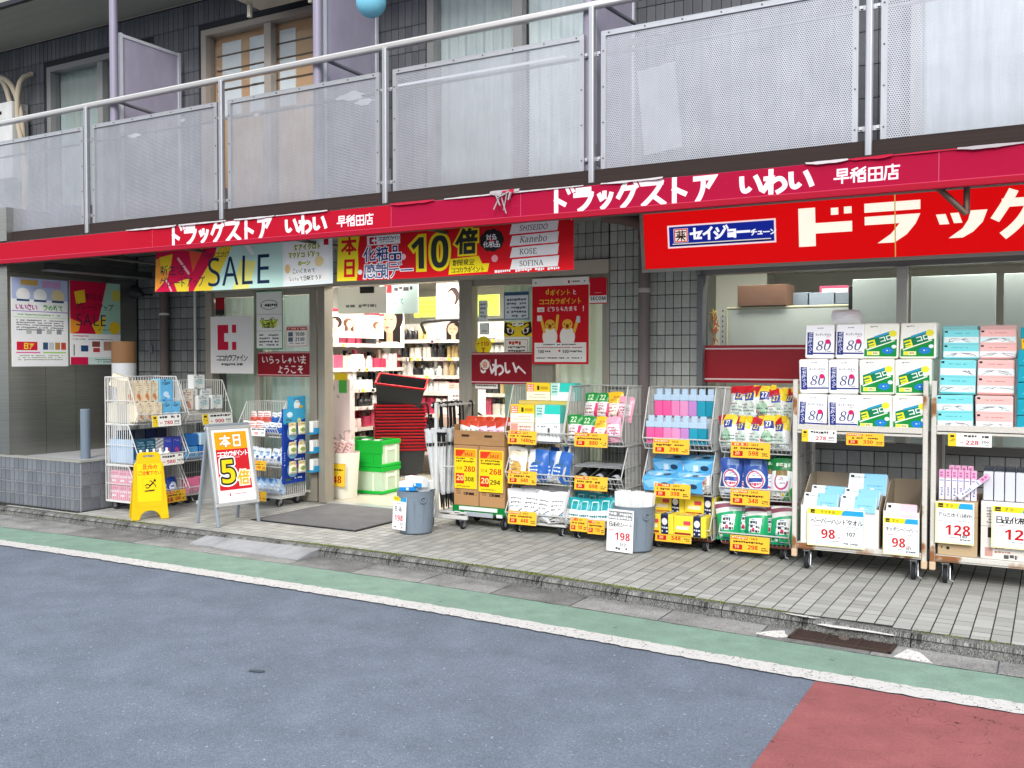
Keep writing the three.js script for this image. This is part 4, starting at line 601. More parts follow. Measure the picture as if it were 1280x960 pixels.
  poster('shop_logo_board', 'white board with red block logo in the left window', 'signboard', 0.65, 0.635, print(420, 420, (c, w, h) => { fill(c, 0, 0, w, h, '#e4e2e0'); logo(c, w * 0.17, h * 0.15, h * 0.44); text(c, 'ココカラファイン', w * 0.13, h * 0.67, 48, '#1a1a1a', 0.12, { adv: 0.82 }); lines(c, w * 0.26, h * 0.82, w * 0.5, 1, 26, '#333', 0.6); }), [-7.965, 1.68, -1.94]);
  poster('coupon_notice', 'green edged white coupon notice in the left window', 'notice', 0.4, 0.64, print(300, 470, (c, w, h) => { fill(c, 0, 0, w, h, '#3c8c5c'); fill(c, 10, 10, w - 20, h - 20, '#eef0ea'); c.strokeStyle = '#555'; c.lineWidth = 4; for (const s of [-1, 1]) { c.beginPath(); c.moveTo(w * 0.18, h * 0.24 + s * 12); c.quadraticCurveTo(w * 0.5, h * 0.24 + s * 62, w * 0.82, h * 0.24 + s * 12); c.stroke(); } lines(c, w * 0.2, h * 0.22, w * 0.6, 1, 30, '#333', 0.7); fill(c, 10, h * 0.4, w - 20, 3, '#9aa'); poly(c, [[w * 0.14, h * 0.5], [w * 0.82, h * 0.49], [w * 0.76, h * 0.62], [w * 0.26, h * 0.63]], '#d3e25c'); text(c, 'クーポン', w * 0.17, h * 0.45, 48, '#23321c', 0.12); text(c, '加盟店', w * 0.25, h * 0.54, 44, '#23321c', 0.12); fill(c, 10, h * 0.68, w - 20, 3, '#9aa'); lines(c, w * 0.14, h * 0.74, w * 0.7, 4, 26, '#444'); }), [-7.447, 1.945, -1.985]);
  poster('hours_notice', 'small red framed opening hours card in the left window', 'notice', 0.315, 0.235, print(260, 194, (c, w, h) => { fill(c, 0, 0, w, h, '#f0eee8'); c.strokeStyle = '#c85a50'; c.lineWidth = 4; c.strokeRect(10, 14, w - 20, h - 24); fill(c, 14, 18, w - 28, 26, '#c8483e'); lines(c, 30, 24, w - 60, 1, 18, '#f8e8e4', 0.6); for (const [y, s] of [[60, '10:00'], [106, '21:00']]) { fill(c, 30, y, 54, 38, '#5a6a74'); text(c, s, 112, y - 2, 38, '#26323a', 0.05); } lines(c, 30, 154, 190, 1, 18, '#888'); }), [-7.06, 1.765, -1.995]);
  const red = (c, w, h) => { fill(c, 0, 0, w, h, '#8c1422'); fill(c, 0, h * 0.03, w, h * 0.035, '#d6b3b3'); fill(c, 0, h * 0.92, w, h * 0.035, '#d6b3b3'); };
  poster('welcome_strip', 'dark red welcome strip with white kana in the left window', 'sign', 0.76, 0.27, print(560, 200, (c, w, h) => { red(c, w, h); text(c, 'いらっしゃいま', w * 0.07, 26, 72, '#f0e6e4', 0.12, { adv: 0.98, round: true }); text(c, 'ようこそ', w * 0.36, 106, 70, '#f0e6e4', 0.12, { round: true }); }), [-7.25, 1.467, -2.0]);
  poster('shop_name_strip', 'dark red strip with partly covered white kana in the right hand door pane', 'sign', 0.66, 0.3, print(500, 220, (c, w, h) => { red(c, w, h); text(c, 'いわい', w * 0.13, 48, 112, '#f0e6e4', 0.14, { adv: 0.9 }); text(c, 'へ', w * 0.72, 66, 90, '#f0e6e4', 0.14); }), [-4.53, 1.435, -1.985]);
  poster('round_sticker', 'round white sticker with a face like print on the red strip', 'sticker', 0.1, 0.1, print(96, 96, (c, w, h) => { fill(c, 0, 0, w, h, '#8c1422'); disc(c, 48, 48, 46, '#f0e2d4'); disc(c, 44, 46, 26, '#e2a88c'); lines(c, 20, 56, 50, 2, 14, '#a8502c'); }), [-4.7, 1.47, -1.978]);
  poster('point_poster', 'big red poster with two yellow cartoon figures in the window beside the door', 'poster', 0.57, 0.78, print(480, 660, (c, w, h) => {
    fill(c, 0, 0, w, h, '#d40f20'); fill(c, 0, 0, w, h * 0.09, '#f6f2ea'); disc(c, 30, 32, 10, '#bbb'); fill(c, w * 0.64, 22, 16, 22, '#c4123a'); lines(c, w * 0.7, 26, w * 0.24, 1, 20, '#555'); text(c, 'd', w * 0.24, h * 0.12, 48, '#f4d23c', 0.12); text(c, 'ポイント', w * 0.32, h * 0.135, 44, '#f4d23c', 0.13); text(c, 'と', w * 0.71, h * 0.14, 38, '#fff', 0.13); text(c, 'ココカラポイント', w * 0.12, h * 0.235, 46, '#f4d23c', 0.13, { adv: 1 }); fill(c, w * 0.09, h * 0.335, 62, 36, '#f8efe6'); lines(c, w * 0.11, h * 0.36, 44, 1, 16, '#c22'); text(c, 'どちらもたまる', w * 0.26, h * 0.33, 38, '#fff', 0.12, { adv: 0.98 }); fill(c, w * 0.9, h * 0.33, 8, 26, '#fff'); fill(c, w * 0.9, h * 0.378, 8, 8, '#fff');
    for (const x of [0.32, 0.63]) { disc(c, w * x, h * 0.68, 64, '#faf4ea', 78); disc(c, w * x, h * 0.54, 44, '#f2b83c', 40); disc(c, w * x, h * 0.56, 14, '#8a3a1a', 16); disc(c, w * x - 24, h * 0.535, 6, '#333'); disc(c, w * x + 24, h * 0.535, 6, '#333'); } for (const [a, b, e, f] of [[0.16, 0.46, 0.22, 0.62], [0.82, 0.46, 0.75, 0.62], [0.46, 0.44, 0.43, 0.6]]) { c.strokeStyle = '#f2c03c'; c.lineWidth = 24; c.lineCap = 'round'; c.beginPath(); c.moveTo(w * a, h * b); c.lineTo(w * e, h * f); c.stroke(); c.lineCap = 'butt'; } fill(c, w * 0.09, h * 0.43, 40, 44, '#f8efe6'); fill(c, w * 0.79, h * 0.45, 30, 48, '#cfd8e4');
    fill(c, w * 0.04, h * 0.75, w * 0.92, h * 0.225, '#f7f3ec'); lines(c, w * 0.2, h * 0.765, w * 0.6, 1, 18, '#333'); text(c, '100', w * 0.1, h * 0.83, 30, '#222', 0.1); text(c, '100', w * 0.54, h * 0.83, 30, '#222', 0.1); lines(c, w * 0.23, h * 0.84, w * 0.22, 1, 24, '#444'); lines(c, w * 0.67, h * 0.84, w * 0.22, 1, 24, '#444'); lines(c, w * 0.08, h * 0.8, w * 0.84, 1, 16, '#c55'); disc(c, w * 0.49, h * 0.845, 9, '#c22'); lines(c, w * 0.08, h * 0.92, w * 0.84, 1, 20, '#333');
  }), [-3.905, 1.865, -1.97]);
  const stick = (name, label, w, h, x, y, draw, k = 420) => poster(name, label, 'sticker', w, h, print(Math.round(w * k), Math.round(h * k), draw), [x, y, -2.03]);
  stick('calendar_notice', 'pale blue calendar notice in the door side window', 0.27, 0.26, -4.39, 2.02, (c, w, h) => { fill(c, 0, 0, w, h, '#dfe8ec'); fill(c, 0, 0, w, 14, '#3b5a78'); c.strokeStyle = '#4a6a86'; c.lineWidth = 4; c.strokeRect(2, 2, w - 4, h - 4); lines(c, 14, 26, w - 28, 5, 16, '#556'); });
  stick('eyes_sticker', 'yellow sticker with two fierce black rimmed eyes in the door side window', 0.3, 0.14, -4.375, 1.8, (c, w, h) => { fill(c, 0, 0, w, h, '#f2d42c'); for (const s of [-1, 1]) { const X = (u) => w / 2 + s * u * w; poly(c, [[X(0.1), h * 0.2], [X(0.46), 0], [X(0.5), h * 0.7], [X(0.3), h * 0.95], [X(0.14), h * 0.8]], '#1c1614'); poly(c, [[X(0.14), h * 0.5], [X(0.4), h * 0.4], [X(0.36), h * 0.72], [X(0.2), h * 0.8]], '#f6f2e6'); poly(c, [[X(0.06), h * 0.42], [X(0.36), h * 0.1], [X(0.4), h * 0.26], [X(0.1), h * 0.6]], '#f2d42c'); disc(c, X(0.27), h * 0.6, 8, '#4a1c14'); } fill(c, w * 0.3, 2, w * 0.4, 14, '#f7f3e4'); lines(c, w * 0.33, 5, w * 0.34, 1, 10, '#333'); });
  stick('text_notice', 'white notice with red heading under the eyes sticker', 0.27, 0.255, -4.39, 1.6, (c, w, h) => { fill(c, 0, 0, w, h, '#f4efe2'); c.strokeStyle = '#a89070'; c.lineWidth = 2; c.strokeRect(8, 10, w - 16, h - 20); lines(c, 22, 16, w - 44, 1, 18, '#c0392b', 0.7); lines(c, 18, 36, w - 36, 3, 14, '#444'); text(c, 'こと・スロス', 14, 78, 15, '#a22', 0.1); });
  stick('white_notice', 'narrow white notice with faint marks at the left of the door side window', 0.1, 0.2, -4.755, 1.98, (c, w, h) => { fill(c, 0, 0, w, h, '#e9eee6'); lines(c, 8, 12, w - 16, 4, 16, '#789'); });
  stick('square_notice', 'small white square notice above the yellow round sticker', 0.1, 0.11, -4.74, 1.81, (c, w, h) => { fill(c, 0, 0, w, h, '#eef2ea'); c.strokeStyle = '#6a8a78'; c.lineWidth = 2; c.strokeRect(1, 1, w - 2, h - 2); lines(c, 9, 30, w - 18, 1, 9, '#567'); });
  { const P = print(90, 90, (c, w, h) => { fill(c, 0, 0, w, h, '#f3d71c'); text(c, '110', 28, 24, 26, '#b2281c', 0.12); lines(c, 6, 32, 22, 1, 14, '#a33'); c.strokeStyle = '#b45a18'; c.lineWidth = 3; for (let k = 0; k < 4; k++) { c.beginPath(); c.moveTo(34 + k * 7, 54); c.lineTo(52 - k * 5, 84); c.stroke(); } }); const g = new THREE.CylinderGeometry(0.088, 0.088, 0.005, 28).rotateX(Math.PI / 2).rotateZ(0); const f = new THREE.CircleGeometry(0.088, 28).translate(0, 0, 0.0032); mapUV(f, P); const t = thing('yellow_round_sticker', 'yellow round sticker with red number on the door side window', 'sticker', [-4.75, 1.65, -2.03]); part('disc', g, mat('#f3d71c', 0.5), t); part('print', f, P.mat, t); }
  stick('red_header_notice', 'white strip with red header under the dark red kana strip', 0.25, 0.1, -4.72, 1.29, (c, w, h) => { fill(c, 0, 0, w, h, '#f2efe9'); fill(c, 0, 0, w, 10, '#d2646c'); lines(c, 8, 16, w - 16, 2, 11, '#555'); });
  poster('security_sticker', 'red and white security company sticker beside the red poster', 'sticker', 0.165, 0.23, print(130, 180, (c, w, h) => { fill(c, 0, 0, w, h, '#d2122a'); fill(c, 0, h * 0.68, w, h * 0.28, '#f2efec'); text(c, 'SECOM', 4, h * 0.7, 32, '#14141c', 0.05, { track: 1 }); lines(c, w * 0.3, h * 0.56, w * 0.4, 1, 10, '#f2c0c0'); }), [-3.53, 2.125, -1.972]);
  poster('security_sticker', 'dark red square sticker at the upper left corner of the left window', 'sticker', 0.14, 0.22, print(100, 150, (c, w, h) => { fill(c, 0, 0, w, h, '#9c1422'); fill(c, 0, h * 0.72, w, h * 0.28, '#2c2c30'); }), [-8.23, 2.13, -2.03]);
}
// curtains and screens behind the shop glass
solo('shop_curtain', curtainGeo(-8.32, -7.7, 0.1, 2.22, 0.012, 5), cloth('#c3d2c6'), [0, 0, -2.2], 'pale green curtain behind the logo board', 'curtain');
solo('shop_curtain', curtainGeo(-7.62, -6.88, 0.1, 2.22, 0.014, 6), cloth('#aabcb8'), [0, 0, -2.2], 'grey green curtain behind the coupon notice', 'curtain');
solo('shop_curtain', curtainGeo(-4.02, -3.44, 0.1, 2.22, 0.022, 5), cloth('#dfe8dc'), [0, 0, -2.18], 'white gathered curtain right of the red poster', 'curtain');
solo('shop_curtain', curtainGeo(-4.62, -4.2, 0.1, 2.22, 0.012, 4), cloth('#8fa39a'), [0, 0, -2.2], 'dark green curtain behind the eyes sticker', 'curtain');
// ------------------------------------------------------------------ wire basket carts, flat carts, their casters
function caster(parent, x, z, r, h, brake = false) {
  const w = part('caster', merge([box(0.05, 0.008, 0.05, x, h, z), box(0.004, h - r + 0.012, 0.03, x - 0.017, (h + r) / 2 - 0.003, z - 0.006), box(0.004, h - r + 0.012, 0.03, x + 0.017, (h + r) / 2 - 0.003, z - 0.006), new THREE.CylinderGeometry(0.007, 0.007, 0.042, 8).rotateZ(Math.PI / 2).translate(x, r, z), ...(brake ? [bar([x + 0.03, h - 0.01, z + 0.01], [x + 0.034, r - 0.02, z + 0.05], 0.006, 5), bar([x + 0.034, r - 0.02, z + 0.05], [x + 0.06, r - 0.03, z + 0.06], 0.007, 5)] : [])]), chrome, parent);
  const g = lathe([[0.004, -0.013], [r * 0.62, -0.013], [r * 0.95, -0.012], [r, -0.007], [r, 0.007], [r * 0.95, 0.012], [r * 0.62, 0.013], [0.004, 0.013]], 20).rotateZ(Math.PI / 2).translate(x, r, z);
  part('wheel', g, rubber, w); part('hub', new THREE.CylinderGeometry(r * 0.5, r * 0.5, 0.03, 14).rotateZ(Math.PI / 2).translate(x, r, z), mat('#8f9397', 0.5, 0.3), w);
}
const casterCache = [];
function basketTier(parent, w, d, yb, lip, top, wire, tag2) {
  const prof = [[-d, yb], [-d, top], [-0.13, top], [0.015, lip], [-0.05, yb]], fr = [], wr = [], hw = w / 2;
  for (const s of [-hw, hw]) { const q = prof.map(([z, y]) => [s, y, z]); fr.push(path([...q, q[0]], 0.0055, 6)); fr.push(bar([s, yb + (top - yb) * 0.5, -d], [s, yb + (top - yb) * 0.5, yb + (top - yb) * 0.5 > lip ? -0.13 + (top - (yb + (top - yb) * 0.5)) / (top - lip) * 0.145 : 0.0], 0.0042, 5)); }
  for (const [z, y, r] of [[0.015, lip, 0.0065], [-0.05, yb, 0.005], [-d, yb, 0.005], [-d, top, 0.0065], [-d, (yb + top) / 2, 0.004], [-0.016, (yb + lip) / 2, 0.0035]]) fr.push(bar([-hw, y, z], [hw, y, z], r, 6));
  const n = Math.round(w / 0.034);
  for (let i = 1; i < n; i++) { const x = -hw + w * i / n; wr.push(path([[x, lip, 0.015], [x, yb, -0.05], [x, yb, -d], [x, top, -d]], wire === whiteWire ? 0.0045 : 0.0034, 4)); }
  const m = Math.round(d / 0.034);
  for (let i = 1; i < m; i++) { const z = -d + (d - 0.05) * i / m, t = z < -0.13 ? top : top - (top - lip) * Math.min(1, (z + 0.13) / 0.145); for (const s of [-hw, hw]) wr.push(bar([s, yb, z], [s, t, z], wire === whiteWire ? 0.0046 : 0.0034, 4)); }
  const b = part('wire_basket', merge(fr), wire, parent); stuff(part('wire_grid', merge(wr), wire, b)); return b;
}
function basketCart(name, label, pos, turn, w, d, tiers, wire, o = {}) {
  const t = thing(name, label, 'display cart', pos, turn);
  for (const [yb, lip, top] of tiers) basketTier(t, w, d, yb, lip, top, wire);
  const y = o.deck ?? 0.095; part('base_frame', merge([rbox(w, 0.024, 0.03, 0.006, 0, y, -0.06), rbox(w, 0.024, 0.03, 0.006, 0, y, -d + 0.02), rbox(0.03, 0.024, d - 0.08, 0.006, -w / 2 + 0.015, y, -d / 2 - 0.02), rbox(0.03, 0.024, d - 0.08, 0.006, w / 2 - 0.015, y, -d / 2 - 0.02)]), o.base ?? wire, t);
  for (const x of [-w / 2 + 0.07, w / 2 - 0.07]) for (const z of [-0.1, -d + 0.06]) caster(t, x, z, 0.048, 0.088, z > -0.2);
  t.userData.tiers = undefined; delete t.userData.tiers; return t;
}
const brownBase = mat('#5d3b30', 0.6);
const T3 = [[0.1, 0.185, 0.44], [0.445, 0.535, 0.79], [0.8, 0.89, 1.29]];
const cartA = basketCart('basket_cart', 'white wire basket cart standing first from the left beside the planter', [-7.87, 0, -0.89], Math.PI / 2, 0.6, 0.47, [[0.09, 0.19, 0.45], [0.46, 0.56, 0.86], [0.87, 0.97, 1.34]], whiteWire);
const cartB = basketCart('basket_cart', 'white wire basket cart second from the left, behind the sandwich board', [-7.87, 0, -1.53], Math.PI / 2, 0.6, 0.47, [[0.09, 0.18, 0.44], [0.45, 0.54, 0.84], [0.85, 0.94, 1.29]], whiteWire);
const cartC = basketCart('basket_cart', 'lower white basket cart with blue cardboard display on its side', [-7.16, 0, -1.5], 0, 0.55, 0.42, [[0.11, 0.195, 0.4], [0.41, 0.5, 0.71], [0.72, 0.81, 1.07]], whiteWire);
const cartD = basketCart('basket_cart', 'grey wire basket cart right of the cardboard boxes, on white base', [-3.89, 0, -1.45], 0, 0.56, 0.5, T3, greyWire, { base: whiteWire });
const cartE = basketCart('basket_cart', 'grey wire basket cart behind the second bin, with dark umbrellas in the middle', [-3.34, 0, -1.45], 0, 0.52, 0.5, T3, greyWire, { base: brownBase });
const cartF = basketCart('basket_cart', 'wire basket cart with pink and blue bottles on top, brown base', [-2.605, 0, -1.43], 0, 0.56, 0.5, T3, greyWire, { base: brownBase });
const cartG = basketCart('basket_cart', 'wire basket cart right before the white flat cart, holding refill pouches', [-1.985, 0, -1.43], 0, 0.53, 0.5, T3, greyWire, { base: brownBase });
const rustMap = dataTex(256, (u, v) => { const a = fbm(u, v, 6, 4), r = a > 0.6 ? Math.min(1, (a - 0.6) * 9) : 0, b = 0.9 + 0.08 * (hash2(u * 256, v * 256) - 0.5); return [b - 0.28 * r, b - 0.48 * r, b - 0.62 * r]; });
const enamel = mat('#e8e5dc', 0.45, 0, { map: rustMap });
function flatCart(label, x0, x1, z, d, shelfY) {
  const w = x1 - x0, t = thing('flat_cart', label, 'display cart', [(x0 + x1) / 2, 0, z], 0), hw = w / 2;
  for (const s of [-hw + 0.016, hw - 0.016]) for (const zz of [-0.016, -d + 0.016]) { const p = part('post', metreUV(rbox(0.032, 1.25, 0.032, 0.006, s, 0.75, zz)), enamel, t); part('cap', rbox(0.04, 0.06, 0.04, 0.01, s, 0.125, zz), mat('#d3b899', 0.6), p); }
  part('deck', metreUV(merge([rbox(w - 0.066, 0.035, d, 0.005, 0, 0.185, -d / 2), box(w - 0.066, 0.012, d - 0.02, 0, 0.163, -d / 2)])), enamel, t);
  part('shelf', metreUV(merge([rbox(w - 0.066, 0.03, d, 0.005, 0, shelfY - 0.015, -d / 2), rbox(w - 0.066, 0.05, 0.012, 0.003, 0, shelfY + 0.01, -0.006)])), enamel, t);
  const wr = []; for (const s of [-hw + 0.016, hw - 0.016]) { for (let k = 1; k < 14; k++) wr.push(bar([s, 0.2, -0.03 - (d - 0.06) * k / 14], [s, shelfY, -0.03 - (d - 0.06) * k / 14], 0.0022, 4)); for (const y of [0.4, 0.6, 0.8]) wr.push(bar([s, y, -0.02], [s, y, -d + 0.02], 0.003, 4)); }
  stuff(part('side_mesh', merge(wr), mat('#8e8b84', 0.5, 0.3), t));
  for (const x of [-hw + 0.09, hw - 0.09]) for (const zz of [-0.09, -d + 0.08]) caster(t, x, zz, 0.055, 0.135, zz > -0.2);
  return t;
}
const cartH = flatCart('white enamelled flat cart stacked with kitchen rolls on its shelf', -1.645, -0.745, -1.2, 0.62, 1.02);
const cartI = flatCart('white flat cart at the right edge stacked with tissue packs', -0.725, 0.23, -1.2, 0.62, 1.045);
for (const c of [cartA, cartB, cartC, cartD, cartE, cartF, cartG, cartH, cartI]) c.updateMatrixWorld(true);

// ------------------------------------------------------------------ goods: makers
function put(cart, name, geo, m, local, turn, label, category, group, tilt = 0) {
  const o = shadow(new THREE.Mesh(geo, m)); o.name = numbered(name); const p = V(...local); cart.localToWorld(p); o.position.copy(p); o.rotation.set(tilt, turn + cart.rotation.y, 0, 'YXZ'); if (/pouch|bag/.test(name)) { o.rotation.z = rr(-0.09, 0.09); const k = rr(0.95, 1.06); o.scale.set(k * rr(0.96, 1.04), k, k); } else if (/pack$/.test(name)) { o.rotation.z = rr(-0.018, 0.018); }
  scene.add(o); tag(o, label, category, group); return o;
}
const film = (m) => { const k = 'f' + m.uuid; return memo(k, () => { const q = m.clone(); q.roughness = 0.28; q.clearcoat = 0.35; q.clearcoatRoughness = 0.35; return q; }); };
const plain = (c, r = 0.5) => memo('p' + c + r, () => mat(c, r));
function packGeo(w, h, d, prints, lump = 0) { // a wrapped pack: rounded edges, a slightly slack skin
  const key = `pk${w},${h},${d},${prints.map((p) => p?.key).join('|')},${lump}`;
  return memo(key, () => { const g0 = new RoundedBoxGeometry(w, h, d, 5, Math.min(w, h, d) * 0.09), gr = g0.groups.map((q) => ({ ...q })), g = g0.index ? g0.toNonIndexed() : g0, p = g.attributes.position;
    for (let i = 0; i < p.count; i++) { const x = p.getX(i), y = p.getY(i), z = p.getZ(i), n = (vnoise(x * 26 + 50 + lump * 7, y * 26 + 50, 999) - 0.5) * 0.014 + (vnoise(x * 70 + y * 20 + 50, z * 60 + y * 60 + 50 + lump, 999) - 0.5) * 0.006; p.setXYZ(i, x + n * (x / w), y * (1 + n * 0.9), z + n * Math.sign(z)); }
    const mv = mergeVertices(new THREE.BufferGeometry().setAttribute('position', p.clone())); mv.computeVertexNormals(); const ix = mv.index.array, nn = new Float32Array(p.count * 3), mn = mv.attributes.normal; for (let i = 0; i < p.count; i++) { nn[3 * i] = mn.getX(ix[i]); nn[3 * i + 1] = mn.getY(ix[i]); nn[3 * i + 2] = mn.getZ(ix[i]); } g.setAttribute('normal', new THREE.BufferAttribute(nn, 3));
    gr.forEach((q, i) => { if (prints[i]) mapUV(g, prints[i], q.start, q.count); }); g.clearGroups(); gr.forEach((q, i) => g.addGroup(q.start, q.count, i)); return g; });
}
function pouchGeo(w, h, t, P, v = 0, twist = 0) { // a filled film pouch: sealed flat top, full belly, crinkled skin
  return memo(`po${w},${h},${t},${P.key},${v},${twist}`, () => {
    const nx = 14, ny = 16, p = [], uv = [], ix = [];
    for (const s of [1, -1]) for (let j = 0; j <= ny; j++) for (let i = 0; i <= nx; i++) {
      const u = i / nx, q = j / ny, e = 1 - Math.pow(Math.abs(2 * u - 1), 3), b = Math.min(1, q * 6 + 0.15) * (1 - Math.pow(q, 3.2)), wr = (vnoise(u * 7 + v * 13, q * 8 + v * 5, 999) - 0.5) * 0.22 * e, pin = 1 - 0.07 * Math.sin(q * 5 + v) * Math.abs(2 * u - 1);
      p.push((u - 0.5) * w * pin + twist * q * q * w, q * h * (1 - 0.04 * Math.pow(2 * u - 1, 2)), s * t / 2 * e * b * (1 + wr * 1.6) + wr * 0.012); uv.push(P.u0 + (P.u1 - P.u0) * (s > 0 ? u : 1 - u), P.v0 + (P.v1 - P.v0) * q); }
    const st = (nx + 1) * (ny + 1); for (let s = 0; s < 2; s++) for (let j = 0; j < ny; j++) for (let i = 0; i < nx; i++) { const a = s * st + j * (nx + 1) + i, b = a + 1, c = a + nx + 1, d = c + 1; if (!s) ix.push(a, b, c, b, d, c); else ix.push(a, c, b, b, c, d); }
    const g = new THREE.BufferGeometry(); g.setAttribute('position', new THREE.Float32BufferAttribute(p, 3)); g.setAttribute('uv', new THREE.Float32BufferAttribute(uv, 2)); g.setIndex(ix); g.computeVertexNormals(); return g; });
}
// price cards
const yellowCard = (price, sub, off) => print(250, 108, (c, w, h) => { fill(c, 0, 0, w, h, '#f4b62a'); fill(c, 3, 3, w - 6, h - 6, '#f7c23a'); fill(c, 6, 6, w * 0.42, 20, '#e2572a'); c.fillStyle = '#6b2c16'; c.font = 'bold 20px sans-serif'; c.fillText('SALE', w * 0.52, 24); lines(c, 10, 8, w * 0.38, 1, 18, '#f3d6a0', 0.7); lines(c, 20, 36, w - 60, 1, 20, '#4a2a10', 0.62); fill(c, 16, 62, 62, 34, '#c2221c'); text(c, off ?? '20', 26, 64, 26, '#f7d888', 0.08); text(c, price, 112, 58, 36, '#bf2218', 0.08); lines(c, 200, 70, 40, 2, 14, '#5a3a18', 0.6); }, 0.6);
const whiteCard = (price, sub) => print(250, 104, (c, w, h) => { fill(c, 0, 0, w, h, '#f5f4ef'); fill(c, 0, 0, w * 0.19, h, '#f0cf2e'); fill(c, w * 0.05, 14, w * 0.09, 18, '#2a2a22'); lines(c, w * 0.04, 44, w * 0.12, 2, 14, '#6a5a20'); lines(c, w * 0.26, 10, w * 0.68, 1, 28, '#2a2a2a', 0.62); text(c, price, w * 0.4, 50, 42, '#c21a3a', 0.1); text(c, sub, w * 0.76, 52, 24, '#333', 0.06); lines(c, w * 0.74, 84, w * 0.2, 1, 12, '#666'); lines(c, w * 0.26, 66, w * 0.1, 1, 18, '#c55'); }, 0.6);
function blueYellow(c, w, hh, s) { fill(c, 0, 0, w, hh, '#f2d92c'); poly(c, [[w * 0.66, 0], [w, 0], [w, hh], [w * 0.6, hh], [w * 0.62, hh * 0.4]], '#2aa3d8'); fill(c, w * 0.04, hh * 0.14, hh * 0.75, hh * 0.72, '#23231f'); fill(c, w * 0.06, hh * 0.52, hh * 0.6, hh * 0.08, '#e9d84a'); text(c, s, w * 0.2 + hh * 0.2, hh * 0.22, hh * 0.56, '#2a2a20', 0.12, { adv: 1.25 }); }
const bigCard = (w0, h0, head, title, price, sub, unit) => print(w0, h0, (c, w, h) => { fill(c, 0, 0, w, h, '#f6f8fa'); fill(c, 0, 0, 12, h, '#f4ecb4'); fill(c, 0, h - 10, w, 10, '#f4ecb4'); c.strokeStyle = '#3f9fd0'; c.lineWidth = 3; c.beginPath(); c.moveTo(w * 0.45, h - 14); c.lineTo(w - 10, h - 14); c.lineTo(w - 10, 30); c.stroke(); c.save(); c.translate(10, 8); blueYellow(c, w - 20, h * 0.135, head); c.restore(); const n = [...title].length, s = Math.min(h * 0.16, (w * 0.9) / (n * 0.9)); text(c, title, w * 0.06, h * 0.26, s, '#161616', 0.12, { adv: 0.9 }); lines(c, w * 0.6, h * 0.44, w * 0.3, 1, 14, '#888'); lines(c, w * 0.08, h * 0.46, w * 0.22, 1, 12, '#c44'); text(c, price, w * 0.24, h * 0.52, h * 0.3, '#c3161f', 0.09); text(c, '円', w * 0.25 + price.length * h * 0.2, h * 0.72, h * 0.075, '#c3161f', 0.1); text(c, sub, w * (unit ? 0.62 : 0.68), h * 0.58 + (unit ? h * 0.185 : 0), h * (unit ? 0.09 : 0.125), '#222', 0.08); lines(c, w * 0.64, h * 0.87, w * 0.28, 1, h * 0.06, '#555', 0.6); lines(c, w * 0.4, h * 0.84, w * 0.2, 1, 12, '#555'); }, 0.5);
function card(P, w, h, pos, turn, label, group, tilt = -0.1) { const o = solo('price_card', boxPrint(w, h, 0.004, 0, [, , , , P]), faces([, , , , P], paperWhite), pos, label, 'price card', group); o.rotation.set(tilt, turn, 0, 'YXZ'); return o; }
function cardOn(cart, P, w, h, local, label, tilt = -0.1) { const p = V(...local); cart.localToWorld(p); return card(P, w, h, p.toArray(), cart.rotation.y, label, null, tilt); }
// ------------------------------------------------------------------ goods on the carts, left to right
const LR = (n) => n === 1 ? ['only'] : n === 2 ? ['left', 'right'] : n === 3 ? ['left', 'middle', 'right'] : ORD.slice(0, n).map((o) => o + ' from left');
const design = (w, h, f, g = 0.5) => print(w, h, (c, W, H) => { // small print of its own on every pack: text lines, a badge, a code strip
  f(c, W, H); if (W < 90 || H < 90) return;
  const ink = ['#2a3038', '#7a2430', '#27407a', '#3a5a3c'][Math.floor(rnd() * 4)];
  for (let k = 0; k < 4; k++) lines(c, rr(0.06, 0.5) * W, rr(0.1, 0.9) * H, W * rr(0.15, 0.4), 1 + (k & 1), H * 0.045, ink, 0.45);
  disc(c, W * rr(0.12, 0.88), H * rr(0.7, 0.9), W * 0.06, ['#e8c43a', '#d8454f', '#3f8fd0', '#f4f4ee'][Math.floor(rnd() * 4)], W * 0.05);
  fill(c, W * rr(0.05, 0.3), H * 0.93, W * 0.25, H * 0.035, ink);
}, g);
function boxDesign(bg, accent, ink = '#444', art) { return design(90, 130, (c, w, h) => { fill(c, 0, 0, w, h, bg); fill(c, w * 0.3, 4, 12, 7, '#333'); lines(c, 8, 16, w - 30, 2, 9, ink, 0.4); if (art) art(c, w, h); else { disc(c, w * 0.45, h * 0.68, 20, accent, 16); disc(c, w * 0.62, h * 0.8, 14, accent, 11); } c.strokeStyle = 'rgba(90,80,70,.35)'; c.lineWidth = 2; c.strokeRect(1, 1, w - 2, h - 2); }); }
function boxRow(cart, name, n, dims, x0, y, z, P, side, say, cat, group, turn = 0, gap = 0.004) { // n boxes side by side
  const [w, h, d] = dims, g = boxPrint(w, h, d, 0.003, [, , , , P]), m = faces([, , , , P], side), names = LR(n);
  for (let i = 0; i < n; i++) put(cart, name, g, m, [x0 + (i + 0.5) * (w + gap), y + h / 2 + 0.001, z + rr(-0.008, 0.008)], turn + rr(-0.03, 0.03), say(names[i]), cat, group);
}
